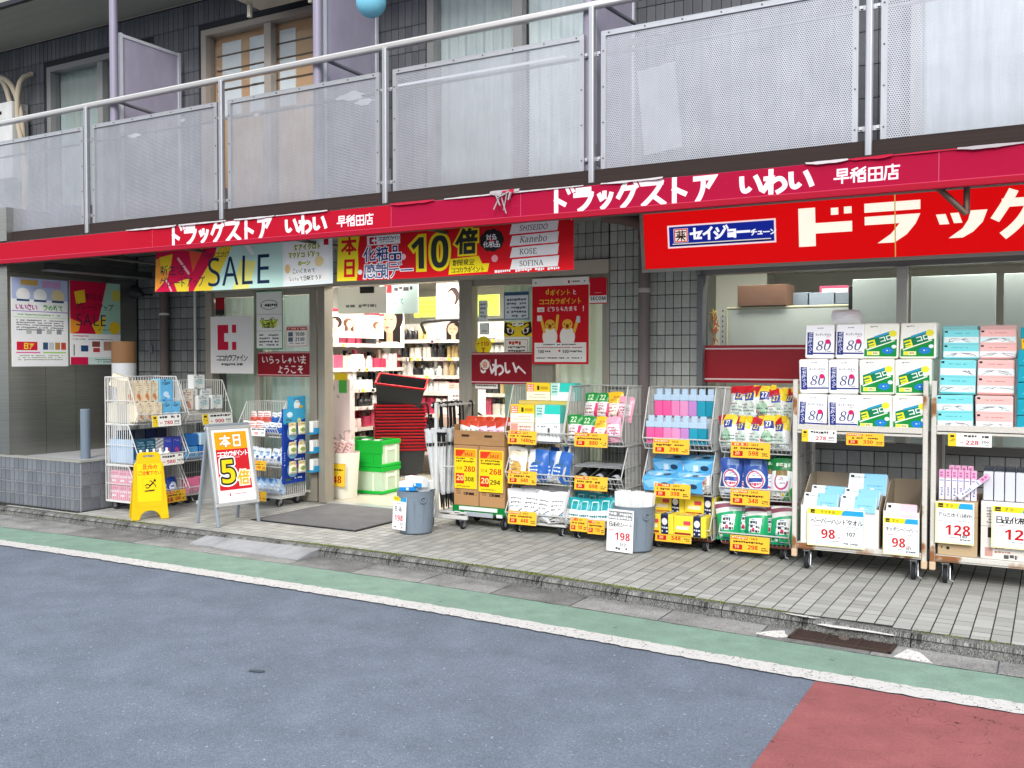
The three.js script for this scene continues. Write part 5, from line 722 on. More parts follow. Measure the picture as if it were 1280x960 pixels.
// cart A: cream and pale blue boxes, dark boxes, pouches; pink packs seen through its side
{
  const cream = boxDesign('#ecdcc0', '#d58a5a', '#7a5a3c'), blue = boxDesign('#6fc0ee', '#d8eefb', '#1f5a8c'), cs = plain('#e9dcc4', 0.7), bs = plain('#7fc4ea', 0.7), Y3 = 0.873, g = 'boxes on the first basket cart';
  boxRow(cartA, 'cream_box', 3, [0.098, 0.19, 0.12], -0.27, Y3 + 0.02, -0.09, cream, cs, (s) => `${s} cream box, front row, top tier of the far left cart`, 'box', g); boxRow(cartA, 'blue_box', 2, [0.11, 0.19, 0.12], 0.045, Y3 + 0.02, -0.09, blue, bs, (s) => `${s} pale blue box, front row, top tier of the far left cart`, 'box', g);
  boxRow(cartA, 'cream_box', 4, [0.098, 0.23, 0.13], -0.285, Y3 + 0.2, -0.24, cream, cs, (s) => `${s} tall cream box, raised back row, top tier of the far left cart`, 'box', g); boxRow(cartA, 'blue_box', 1, [0.165, 0.23, 0.13], 0.125, Y3 + 0.21, -0.24, blue, bs, () => 'tall pale blue box, raised back row of the far left cart', 'box');
  put(cartA, 'shelf_tray', BX(0.57, 0.19, 0.14), plain('#cfcac0', 0.8), [0, Y3 + 0.105, -0.24], 0, 'pale cardboard riser under the back boxes of the far left cart', 'tray');
  put(cartA, 'cream_box', boxPrint(0.14, 0.13, 0.16, 0.003, [, , , , cream]), faces([, , , , cream], cs), [-0.19, Y3 + 0.42, -0.38], 0.7, 'loose cream box tilted on top corner of the far left cart', 'box', null, 0.35);
  const teal = boxDesign('#174a66', '#2c7c92', '#8fc4cf', (c, w, h) => { for (let i = 0; i < 5; i++) lines(c, 10, 34 + i * 18, w - 20, 1, 14, '#7fb3bf', 0.6); }), grey = boxDesign('#8f9398', '#d4d8dc', '#333', (c, w, h) => { for (let i = 0; i < 6; i++) poly(c, [[0, i * 26], [w, i * 26 - 30], [w, i * 26 - 18], [0, i * 26 + 10]], '#c9ced2'); }), viol = boxDesign('#3a49b4', '#c7497f', '#b9c4f2');
  const r2 = (P, s, x, w, say) => put(cartA, 'dark_box', boxPrint(w, 0.19, 0.1, 0.003, [, , , , P]), faces([, , , , P], plain(s, 0.6)), [x, 0.465 + 0.157, -0.1], rr(-0.04, 0.04), say, 'box'); r2(teal, '#17455f', -0.21, 0.11, 'left dark teal box, middle tier of the far left cart'); r2(teal, '#17455f', -0.095, 0.11, 'second dark teal box, middle tier of the far left cart'); r2(grey, '#7f8388', 0.015, 0.1, 'silver grey patterned box, middle tier of the far left cart'); r2(viol, '#3946a8', 0.125, 0.105, 'left violet box, middle tier of the far left cart'); r2(viol, '#3946a8', 0.235, 0.105, 'right violet box, middle tier of the far left cart');
  for (let i = 0; i < 4; i++) put(cartA, 'dark_box', RB(0.12, 0.17, 0.12, 0.004), plain(['#15394f', '#444a55', '#26305c', '#3b4052'][i], 0.6), [-0.2 + i * 0.135, 0.465 + 0.25, -0.3], 0, `dark box, ${LR(4)[i]}, back row, middle tier of the far left cart`, 'box');
  const wt = design(120, 80, (c, w, h) => { fill(c, 0, 0, w, h, '#f3f4f2'); fill(c, 0, h * 0.6, w, h * 0.4, '#2f6fb4'); lines(c, 10, 14, w - 20, 2, 16, '#345'); });
  for (let i = 0; i < 5; i++) { const s = put(cartA, 'white_pump_bottle', lathe([[0.001, 0], [0.032, 0], [0.034, 0.09], [0.028, 0.11], [0.012, 0.12], [0.012, 0.15], [0.001, 0.15]], 14), whitePlastic, [-0.235 + i * 0.08, 0.468, -0.03], 0, `small white bottle, ${LR(5)[i]}, middle tier front of the far left cart`, 'bottle', 'small white bottles on the far left cart'); }
  const navy = design(110, 110, (c, w, h) => { fill(c, 0, 0, w, h, '#1e3f9c'); disc(c, w / 2, h * 0.55, 42, '#e9eef6', 30); lines(c, 22, h * 0.45, w - 44, 2, 18, '#23418f', 0.6); fill(c, 0, h * 0.85, w, h * 0.15, '#dfe6ee'); });
  for (let i = 0; i < 3; i++) put(cartA, 'navy_pouch', pouchGeo(0.13, 0.2, 0.07, navy, i), film(navy.mat), [-0.02 + i * 0.12, 0.105, -0.1], rr(-0.1, 0.1), `${LR(3)[i]} navy pouch, lowest tier of the far left cart`, 'pouch', null, -0.15);
  const pink = design(80, 110, (c, w, h) => { fill(c, 0, 0, w, h, '#f08fb4'); fill(c, 0, h * 0.3, w, h * 0.2, '#f9dbe6'); lines(c, 8, 14, w - 16, 2, 14, '#c0386c'); fill(c, w * 0.2, h * 0.62, w * 0.5, 16, '#fff'); });
  for (let j = 0; j < 2; j++) for (let i = 0; i < 3; i++) put(cartA, 'pink_pack', packGeo(0.12, 0.145, 0.1, [, , , , pink], i), faces([, , , , pink], plain('#ee9cbc', 0.5)), [-0.225, 0.105 + 0.073 + j * 0.15, -0.12 - i * 0.125], -Math.PI / 2, `pink pack, ${['lower', 'upper'][j]} row, ${LR(3)[2 - i]}, seen through the side of the far left cart`, 'pack');
  for (let i = 0; i < 3; i++) put(cartA, 'pale_blue_pack', packGeo(0.12, 0.24, 0.09, [], i), plain(i === 1 ? '#b9d2ea' : '#a9c6e4', 0.5), [-0.225, 0.475 + 0.121, -0.16 - i * 0.115], -Math.PI / 2, `pale blue pack, ${LR(3)[2 - i]}, seen through the middle side of the far left cart`, 'pack');
  for (let i = 0; i < 3; i++) put(cartA, 'cream_pack', packGeo(0.12, 0.2, 0.09, [], i), plain('#e3dccb', 0.6), [-0.228, Y3 + 0.103, -0.2 - i * 0.1], -Math.PI / 2, `cream pack, ${LR(3)[2 - i]}, seen through the top side of the far left cart`, 'pack');
  cardOn(cartA, whiteCard('780', '858'), 0.36, 0.115, [0.02, 0.9, 0.05], 'white price card 780 with yellow end, top tier of the far left cart'); cardOn(cartA, whiteCard('980', '1078'), 0.36, 0.11, [0.05, 0.5, 0.05], 'white price card 980, middle tier of the far left cart'); cardOn(cartA, yellowCard('698', ''), 0.25, 0.12, [0.13, 0.12, 0.05], 'yellow price card on the lowest tier of the far left cart');
}
// cart B: grey white boxes
{
  const gw = boxDesign('#dfe4e2', '#b4c4c2', '#556', (c, w, h) => { fill(c, 14, 42, w - 28, 50, '#c3d6d6'); lines(c, 20, 52, w - 40, 3, 12, '#6a8a8c'); }), pe = boxDesign('#eadccb', '#d8a08c', '#6a4a3c');
  put(cartB, 'riser', BX(0.56, 0.11, 0.3), plain('#cfcac0', 0.8), [0, 0.92, -0.26], 0, 'cardboard riser under the boxes of the second left cart', 'tray');
  const at = (P, s, x, y, z, say, w = 0.15, h = 0.15) => put(cartB, 'carton', boxPrint(w, h, 0.1, 0.003, [, , , , P]), faces([, , , , P], plain(s, 0.7)), [x, y + h / 2, z], rr(-0.05, 0.05), say, 'box');
  at(pe, '#e6d8c8', -0.2, 0.98, -0.16, 'peach coloured box at the left, top tier of the second left cart', 0.15, 0.22); at(gw, '#dfe3e2', -0.02, 0.98, -0.12, 'lower left grey white box, top tier of the second left cart'); at(gw, '#dfe3e2', 0.17, 0.98, -0.12, 'lower right grey white box, top tier of the second left cart'); at(gw, '#dfe3e2', -0.06, 1.0, -0.25, 'rear left grey white box, top tier of the second left cart', 0.15, 0.2); at(gw, '#dfe3e2', 0.14, 1.0, -0.25, 'rear right grey white box, top tier of the second left cart', 0.15, 0.2); at(gw, '#dfe3e2', 0.04, 1.202, -0.25, 'topmost grey white box of the second left cart', 0.15, 0.15);
  for (let j = 0; j < 2; j++) for (let i = 0; i < 3; i++) put(cartB, 'blue_pack', packGeo(0.16, 0.13, 0.12, [], i + j), plain(['#5fa6dc', '#2f74c0', '#bcdcf0'][(i + j) % 3], 0.45), [-0.19 + i * 0.18, 0.465 + 0.068 + j * 0.135, -0.12], rr(-0.06, 0.06), `${LR(3)[i]} blue pack, ${['lower', 'upper'][j]} row, middle tier of the second left cart`, 'pack');
  for (let i = 0; i < 3; i++) put(cartB, 'pink_pack', packGeo(0.16, 0.16, 0.12, [], i), plain('#ec7ba4', 0.5), [-0.19 + i * 0.18, 0.105 + 0.081, -0.1], rr(-0.06, 0.06), `${LR(3)[i]} pink pack, lowest tier of the second left cart`, 'pack');
  cardOn(cartB, whiteCard('900', '990'), 0.42, 0.115, [0.06, 0.88, 0.05], 'white price card 900 with yellow end, on the second left cart');
}
// cart C: sponges and bags, the blue cardboard display
{
  const rw = design(90, 70, (c, w, h) => { fill(c, 0, 0, w, h, '#f3e6e2'); fill(c, 0, h * 0.45, w, h * 0.4, '#cf5a4c'); lines(c, 8, 10, w - 16, 2, 12, '#a33'); }), bw = design(90, 70, (c, w, h) => { fill(c, 0, 0, w, h, '#f2f4f6'); fill(c, 0, h * 0.4, w, h * 0.5, '#2460b8'); lines(c, 8, 10, w - 16, 2, 12, '#246'); });
  for (let j = 0; j < 2; j++) for (let i = 0; i < 3; i++) { put(cartC, 'red_white_pouch', pouchGeo(0.1, 0.13, 0.06, rw, i + j * 3), film(rw.mat), [-0.225 + i * 0.095, 0.745 + j * 0.1, -0.07 - j * 0.12], rr(-0.1, 0.1), `${LR(3)[i]} red and white pouch, ${['front', 'back'][j]} row, top tier of the sponge cart`, 'pouch'); put(cartC, 'blue_white_pouch', pouchGeo(0.09, 0.12, 0.06, bw, i + j * 3), film(bw.mat), [0.06 + i * 0.085, 0.745 + j * 0.1, -0.07 - j * 0.12], rr(-0.1, 0.1), `${LR(3)[i]} blue and white pouch, ${['front', 'back'][j]} row, top tier of the sponge cart`, 'pouch'); }
  put(cartC, 'riser', BX(0.5, 0.1, 0.2), plain('#c9c6bd', 0.8), [0, 0.785, -0.24], 0, 'cardboard riser in the top tier of the sponge cart', 'tray');
  const bag = design(90, 90, (c, w, h) => { fill(c, 0, 0, w, h, '#dfe7f0'); fill(c, w * 0.15, h * 0.5, w * 0.4, h * 0.3, '#2f58a0'); fill(c, w * 0.6, h * 0.2, w * 0.3, h * 0.3, '#8fb2dc'); }), bag2 = design(90, 90, (c, w, h) => { fill(c, 0, 0, w, h, '#a8caea'); fill(c, w * 0.12, h * 0.4, w * 0.5, h * 0.4, '#dfeefa'); poly(c, [[w * 0.3, 0], [w, 0], [w, h * 0.4]], '#4682c4'); });
  for (let i = 0; i < 5; i++) { put(cartC, 'pale_bag', pouchGeo(0.12, 0.17, 0.05, bag, i), film(bag.mat), [-0.17 + i * 0.1, 0.43, -0.09], rr(-0.2, 0.2), `pale blue printed bag, ${LR(5)[i]}, middle tier of the sponge cart`, 'bag', null, -0.25); put(cartC, 'blue_bag', pouchGeo(0.14, 0.16, 0.06, bag2, i), film(bag2.mat), [-0.16 + i * 0.09, 0.13, -0.09], rr(-0.2, 0.2), `blue bag, ${LR(5)[i]}, lowest tier of the sponge cart`, 'bag', null, -0.35); }
  cardOn(cartC, whiteCard('98', '107'), 0.25, 0.085, [0.02, 0.775, 0.035], 'white price card 98, top tier of the sponge cart'); cardOn(cartC, yellowCard('148', ''), 0.25, 0.1, [0.03, 0.43, 0.035], 'yellow price card on the middle tier of the sponge cart'); cardOn(cartC, yellowCard('198', ''), 0.25, 0.1, [0.03, 0.115, 0.035], 'yellow price card on the lowest tier of the sponge cart');
  const t = thing('hanging_display', 'tall blue cardboard display hanging on the side of the low cart', 'display', [-6.865, 0.24, -1.72], Math.PI / 2);
  const P = design(170, 380, (c, w, h) => { fill(c, 0, 0, w, h, '#123a9c'); poly(c, [[0, 0], [w, 0], [w, h * 0.14], [w * 0.45, h * 0.22], [0, h * 0.2]], '#3aa0cc'); disc(c, w * 0.3, h * 0.08, 22, '#cfe9f2', 14); disc(c, w * 0.72, h * 0.17, 15, '#d7d694'); for (const y of [0.24, 0.49, 0.74]) { disc(c, w * 0.42, h * (y + 0.08), 42, '#7fb4d8', 40); fill(c, w * 0.2, h * (y + 0.18), w * 0.75, 14, '#0c2c80'); lines(c, w * 0.5, h * (y + 0.185), w * 0.42, 1, 14, '#dfe8f4', 0.6); } lines(c, 6, h * 0.55, 8, 8, 12, '#c7d4ee'); });
  part('panel', boxPrint(0.33, 0.77, 0.02, 0, [, , , , P]), faces([, , , , P], plain('#123a9c', 0.5)), t, [0, 0.385, 0]);
  const Hd = design(120, 90, (c, w, h) => { fill(c, 0, 0, w, h, '#39a3cf'); disc(c, w * 0.5, h * 0.5, 22, '#dff0f4', 26); fill(c, w * 0.62, h * 0.5, 26, 26, '#d8b43c'); }); part('header', boxPrint(0.26, 0.19, 0.012, 0, [, , , , Hd]), faces([, , , , Hd], plain('#2f8fbc', 0.5)), t, [0.06, 0.8, -0.012]);
  let k = 0; for (const y of [0.5, 0.3, 0.1]) for (const x of [-0.06, 0.08]) { const n = k++; const p = V(x, y, 0.04); t.localToWorld(p.clone()); t.updateMatrixWorld(true); p.applyMatrix4(t.matrixWorld); const hp = design(60, 90, (c, w, h) => { fill(c, 0, 0, w, h, '#e9e6d2'); fill(c, 0, 0, w, h * 0.3, '#c9b98a'); disc(c, w * 0.5, h * 0.62, 20, '#8aa04a', 16); lines(c, 6, 10, w - 12, 1, 12, '#654'); }), q = pouchGeo(0.11, 0.13, 0.04, hp, n); const o = solo('hanging_pouch', q, film(hp.mat), p.toArray(), `cream pouch hanging on the blue display, ${['top', 'middle', 'bottom'][n >> 1]} row, ${['left', 'right'][n % 2]}`, 'pouch'); o.rotation.y = Math.PI / 2; }
  for (let r = 0; r < 3; r++) { const s = thing('side_tray', `light blue tray of white packets, ${['top', 'middle', 'bottom'][r]} of three beside the blue display`, 'tray', [-6.79, 0.76 - r * 0.2, -1.99], Math.PI / 2); part('tray', merge([box(0.2, 0.012, 0.1, 0, -0.02, 0), box(0.2, 0.06, 0.006, 0, 0.01, 0.05)]), plain('#2f9ad0', 0.5), s); for (let i = 0; i < 3; i++) part('packet', RB(0.055, 0.12, 0.05, 0.006), plain('#f0f1ee', 0.5), s, [-0.062 + i * 0.062, 0.05, 0]); }
}
// cart D
{
  const yb = design(110, 80, (c, w, h) => { fill(c, 0, 0, w, h, '#f8f3df'); fill(c, 0, 0, w, h * 0.5, '#f2cf2e'); fill(c, 4, 6, w * 0.28, h * 0.42, '#f08a6a'); lines(c, 8, 10, w * 0.2, 3, 10, '#fff'); fill(c, w * 0.46, h * 0.16, 10, 20, '#2a2a22'); fill(c, w * 0.6, h * 0.2, 36, 14, '#c9a21c'); lines(c, 10, h * 0.64, w - 30, 2, 12, '#b9a67a', 0.3); }), mb = design(110, 80, (c, w, h) => { fill(c, 0, 0, w, h, '#f2f7f3'); fill(c, 0, 0, w * 0.3, h * 0.7, '#bfeadf'); poly(c, [[w * 0.4, 0], [w, 0], [w, h * 0.5], [w * 0.36, h * 0.5]], '#35cfc0'); lines(c, 8, 12, w * 0.22, 3, 12, '#3a8a7c'); }), pk = design(110, 80, (c, w, h) => { fill(c, 0, 0, w, h, '#f4e2d6'); fill(c, 4, 4, w * 0.3, h * 0.5, '#f2a08c'); lines(c, w * 0.4, 14, w * 0.5, 3, 14, '#b8735c'); fill(c, 0, h * 0.7, w, h * 0.3, '#f0b83a'); }), wb = design(110, 80, (c, w, h) => { fill(c, 0, 0, w, h, '#f0f2f2'); fill(c, w * 0.5, h * 0.25, 10, 30, '#555'); lines(c, 10, 10, w * 0.8, 1, 14, '#777'); });
  const B = (P, s, x, y, z, say) => put(cartD, 'flat_carton', boxPrint(0.235, 0.155, 0.12, 0.003, [, , , , P]), faces([, , , , P], plain(s, 0.6)), [x, y + 0.078, z], rr(-0.03, 0.03), say, 'box');
  B(pk, '#f0ddd0', -0.13, 0.815, -0.07, 'peach box at bottom left, top tier of the cart beside the cardboard boxes'); B(wb, '#eceeee', 0.12, 0.815, -0.07, 'white box at bottom right, top tier of the cart beside the cardboard boxes'); B(yb, '#f2cf3e', -0.13, 0.972, -0.08, 'front yellow and white box, top tier of the cart beside the cardboard boxes'); B(mb, '#5cd4c6', 0.115, 0.972, -0.08, 'front mint and white box, top tier of the cart beside the cardboard boxes');
  put(cartD, 'riser', BX(0.5, 0.34, 0.16), plain('#d8c46a', 0.7), [0.0, 0.985, -0.26], 0, 'yellow riser behind the front boxes of the cart beside the cardboard boxes', 'tray'); B(yb, '#f2cf3e', -0.07, 1.157, -0.26, 'upper yellow and white box on the cart beside the cardboard boxes'); B(mb, '#5cd4c6', 0.17, 1.157, -0.26, 'upper mint and white box on the cart beside the cardboard boxes');
  const gold = design(90, 110, (c, w, h) => { fill(c, 0, 0, w, h, '#f3efe6'); disc(c, w * 0.55, h * 0.62, 26, '#d5aa52', 20); fill(c, w * 0.1, h * 0.1, w * 0.8, 18, '#e3d6bc'); lines(c, 16, h * 0.42, w - 32, 2, 12, '#a8884a'); }), blu = design(90, 110, (c, w, h) => { fill(c, 0, 0, w, h, '#eef3f8'); poly(c, [[w * 0.3, 0], [w, 0], [w, h], [w * 0.62, h]], '#2a64b8'); disc(c, w * 0.35, h * 0.6, 18, '#2a64b8', 22); lines(c, 12, h * 0.5, 40, 2, 12, '#fff'); }), wsh = design(90, 110, (c, w, h) => { fill(c, 0, 0, w, h, '#f1f1f3'); lines(c, 20, h * 0.3, w - 40, 3, 14, '#555', 0.35); c.strokeStyle = '#222'; c.lineWidth = 3; c.beginPath(); c.moveTo(8, h * 0.9); c.lineTo(w * 0.55, h * 0.82); c.lineTo(w - 6, h * 0.6); c.stroke(); });
  for (let i = 0; i < 5; i++) put(cartD, 'refill_pouch', pouchGeo(0.18, 0.28, 0.09, i < 2 ? gold : blu, i, rr(-0.12, 0.12)), film((i < 2 ? gold : blu).mat), [-0.2 + i * 0.105, 0.465, -0.04 - (i % 2) * 0.05], rr(-0.15, 0.15), i < 2 ? `${['left', 'right'][i]} white and gold pouch, middle tier beside the cardboard boxes` : `white and blue pouch, ${LR(3)[i - 2]}, middle tier beside the cardboard boxes`, 'pouch', null, -0.12);
  for (let i = 0; i < 4; i++) put(cartD, 'white_pouch', pouchGeo(0.185, 0.28, 0.1, wsh, i, rr(-0.15, 0.15)), film(wsh.mat), [-0.2 + i * 0.135, 0.12, -0.04], rr(-0.35, 0.35), `white pouch with black line, ${LR(4)[i]}, lowest tier beside the cardboard boxes`, 'pouch', null, -0.2); put(cartD, 'grey_bottle', lathe([[0.001, 0], [0.04, 0], [0.042, 0.16], [0.02, 0.2], [0.02, 0.23], [0.001, 0.23]], 16), plain('#c4c8cc', 0.4), [-0.02, 0.2, -0.24], 0, 'grey bottle lying behind the white pouches beside the cardboard boxes', 'bottle', null, 0.7);
  for (let i = 0; i < 4; i++) { const P = i < 2 ? gold : blu; put(cartD, 'refill_pouch', pouchGeo(0.15, 0.25, 0.08, P, i + 7), film(P.mat), [-0.18 + i * 0.125, 0.5, -0.24], rr(-0.2, 0.2), `${i < 2 ? 'white and gold' : 'white and blue'} pouch, ${['left', 'right'][i % 2]}, back row, middle tier beside the cardboard boxes`, 'pouch'); put(cartD, 'white_pouch', pouchGeo(0.16, 0.25, 0.09, wsh, i + 5), film(wsh.mat), [-0.17 + i * 0.13, 0.15, -0.24], rr(-0.2, 0.2), `white pouch with black line, ${LR(4)[i]}, back row, lowest tier beside the boxes`, 'pouch'); }
  cardOn(cartD, yellowCard('1480', ''), 0.28, 0.115, [-0.1, 0.845, 0.035], 'yellow SALE price card 1480, top tier beside the cardboard boxes'); cardOn(cartD, yellowCard('640', ''), 0.28, 0.115, [-0.1, 0.5, 0.035], 'yellow SALE price card 640, middle tier beside the cardboard boxes'); cardOn(cartD, yellowCard('448', ''), 0.28, 0.115, [-0.1, 0.15, 0.035], 'yellow price card 448, lowest tier beside the cardboard boxes');
}
// cart E
{
  const gp = design(90, 110, (c, w, h) => { fill(c, 0, 0, w, h, '#f4f1f0'); fill(c, 0, 0, w, h * 0.36, '#1f8a3c'); text(c, '22', 20, 6, 30, '#d8f0c8', 0.1); poly(c, [[w * 0.7, h], [w * 0.8, h * 0.4], [w * 0.95, h * 0.4], [w * 0.86, h]], '#d23a6c'); lines(c, 10, h * 0.5, w * 0.5, 3, 14, '#8a4a5a', 0.4); }), yp = design(90, 110, (c, w, h) => { fill(c, 0, 0, w, h, '#f7f0e2'); fill(c, 0, 0, w, h * 0.45, '#f0bf28'); poly(c, [[w * 0.6, h], [w * 0.85, h * 0.5], [w, h * 0.5], [w * 0.8, h]], '#c93a2c'); lines(c, 10, h * 0.6, w * 0.5, 2, 14, '#a33', 0.4); }), pp = design(90, 110, (c, w, h) => { fill(c, 0, 0, w, h, '#f3a8c0'); fill(c, w * 0.1, h * 0.3, w * 0.8, h * 0.4, '#f9e4ea'); lines(c, 16, h * 0.4, w * 0.66, 3, 12, '#b8386c'); });
  const K = (P, x, y, z, say, v) => put(cartE, 'refill_pouch', pouchGeo(0.145, 0.225, 0.08, P, v), film(P.mat), [x, y + 0.01, z + 0.02], rr(-0.08, 0.08), say, 'pouch', null, -0.12);
  K(gp, -0.18, 0.82, -0.05, 'left green and white pouch, front row, top tier of the umbrella cart', 0); K(gp, -0.06, 0.82, -0.05, 'second green and white pouch, front row, top tier of the umbrella cart', 1); K(yp, 0.06, 0.82, -0.06, 'yellow and white pouch, front row, top tier of the umbrella cart', 2); K(pp, 0.18, 0.82, -0.05, 'pink pouch, front row, top tier of the umbrella cart', 3); K(gp, -0.1, 1.01, -0.22, 'left green and white pouch, back row, top tier of the umbrella cart', 4); K(gp, 0.01, 1.01, -0.22, 'right green and white pouch, back row, top tier of the umbrella cart', 5); K(yp, 0.12, 1.02, -0.22, 'yellow and white pouch, back row, top tier of the umbrella cart', 6); K(pp, 0.205, 0.98, -0.2, 'pink pouch, back row, top tier of the umbrella cart', 7);
  put(cartE, 'riser', BX(0.46, 0.19, 0.2), plain('#9a9a94', 0.8), [0, 0.91, -0.26], 0, 'grey riser behind the front pouches of the umbrella cart', 'tray');
  for (let i = 0; i < 6; i++) { // folded umbrellas lying with their heads to the street
    const p = V(-0.19 + i * 0.075, 0.5 + (i % 2) * 0.03, -0.06); cartE.localToWorld(p); const t = thing('folding_umbrella', `folded black umbrella with silver sleeve, ${LR(6)[i]}, middle tier of the umbrella cart`, 'umbrella', p.toArray(), 0, null);
    part('canopy', lathe([[0.001, -0.3], [0.025, -0.28], [0.03, -0.1], [0.026, 0], [0.001, 0.01]], 10).rotateX(Math.PI / 2), plain(i % 3 ? '#17181a' : '#2c2e33', 0.7), t); part('sleeve', lathe([[0.031, -0.02], [0.034, 0.02], [0.03, 0.03]], 10).rotateX(Math.PI / 2), plain('#b9bcc0', 0.4), t); part('handle', rbox(0.028, 0.09, 0.024, 0.008, 0, -0.03, 0.035), plain('#0f1011', 0.4), t); t.rotation.set(0.22, rr(-0.2, 0.2), 0); }
  put(cartE, 'plastic_sleeves', merge([box(0.44, 0.005, 0.1, 0, 0.02, 0), box(0.36, 0.005, 0.12, 0.03, 0.03, -0.02)]), mat('#d6d9dc', 0.25, 0, { transmission: 0.5, thickness: 0 }), [0.0, 0.6, -0.13], 0, 'clear plastic sleeves lying over the black umbrellas', 'plastic bag', null, 0.12);
  const tb = design(90, 100, (c, w, h) => { fill(c, 0, 0, w, h, '#f1f4f3'); fill(c, 0, 0, w, h * 0.45, '#18a3ac'); c.strokeStyle = '#dff2f0'; c.lineWidth = 4; c.strokeRect(w * 0.3, h * 0.12, w * 0.4, h * 0.34); lines(c, 14, h * 0.6, w - 28, 2, 16, '#2a7c84'); });
  for (let i = 0; i < 4; i++) put(cartE, 'teal_pouch', pouchGeo(0.15, 0.24, 0.08, tb, i), film(tb.mat), [-0.19 + i * 0.1, 0.12, -0.035], rr(-0.1, 0.1), `teal and white pouch, ${LR(4)[i]}, lowest tier of the umbrella cart`, 'pouch', null, -0.2);
  for (let i = 0; i < 3; i++) put(cartE, 'spray_bottle', lathe([[0.001, 0], [0.04, 0], [0.045, 0.05], [0.042, 0.16], [0.018, 0.22], [0.016, 0.26], [0.001, 0.26]], 16), plain('#7a8794', 0.4), [0.1 + i * 0.075, 0.115, -0.15 - i * 0.02], 0, `grey blue bottle, ${LR(3)[i]}, lowest tier of the umbrella cart`, 'bottle');
  for (let i = 0; i < 4; i++) put(cartE, 'teal_pouch', pouchGeo(0.13, 0.22, 0.07, tb, i + 5), film(tb.mat), [-0.18 + i * 0.09, 0.16, -0.2], rr(-0.15, 0.15), `teal and white pouch, ${LR(4)[i]}, back row, lowest tier of the umbrella cart`, 'pouch');
  cardOn(cartE, yellowCard('880', ''), 0.3, 0.115, [0.0, 0.85, 0.035], 'yellow SALE price card 880, top tier of the umbrella cart'); cardOn(cartE, yellowCard('698', ''), 0.3, 0.115, [0.0, 0.49, 0.035], 'yellow SALE price card 698, middle tier of the umbrella cart'); cardOn(cartE, yellowCard('108', ''), 0.155, 0.115, [-0.11, 0.14, 0.035], 'left of two small yellow price cards, lowest tier of the umbrella cart'); cardOn(cartE, yellowCard('118', ''), 0.155, 0.115, [0.05, 0.13, 0.036], 'right of two small yellow price cards, lowest tier of the umbrella cart');
}
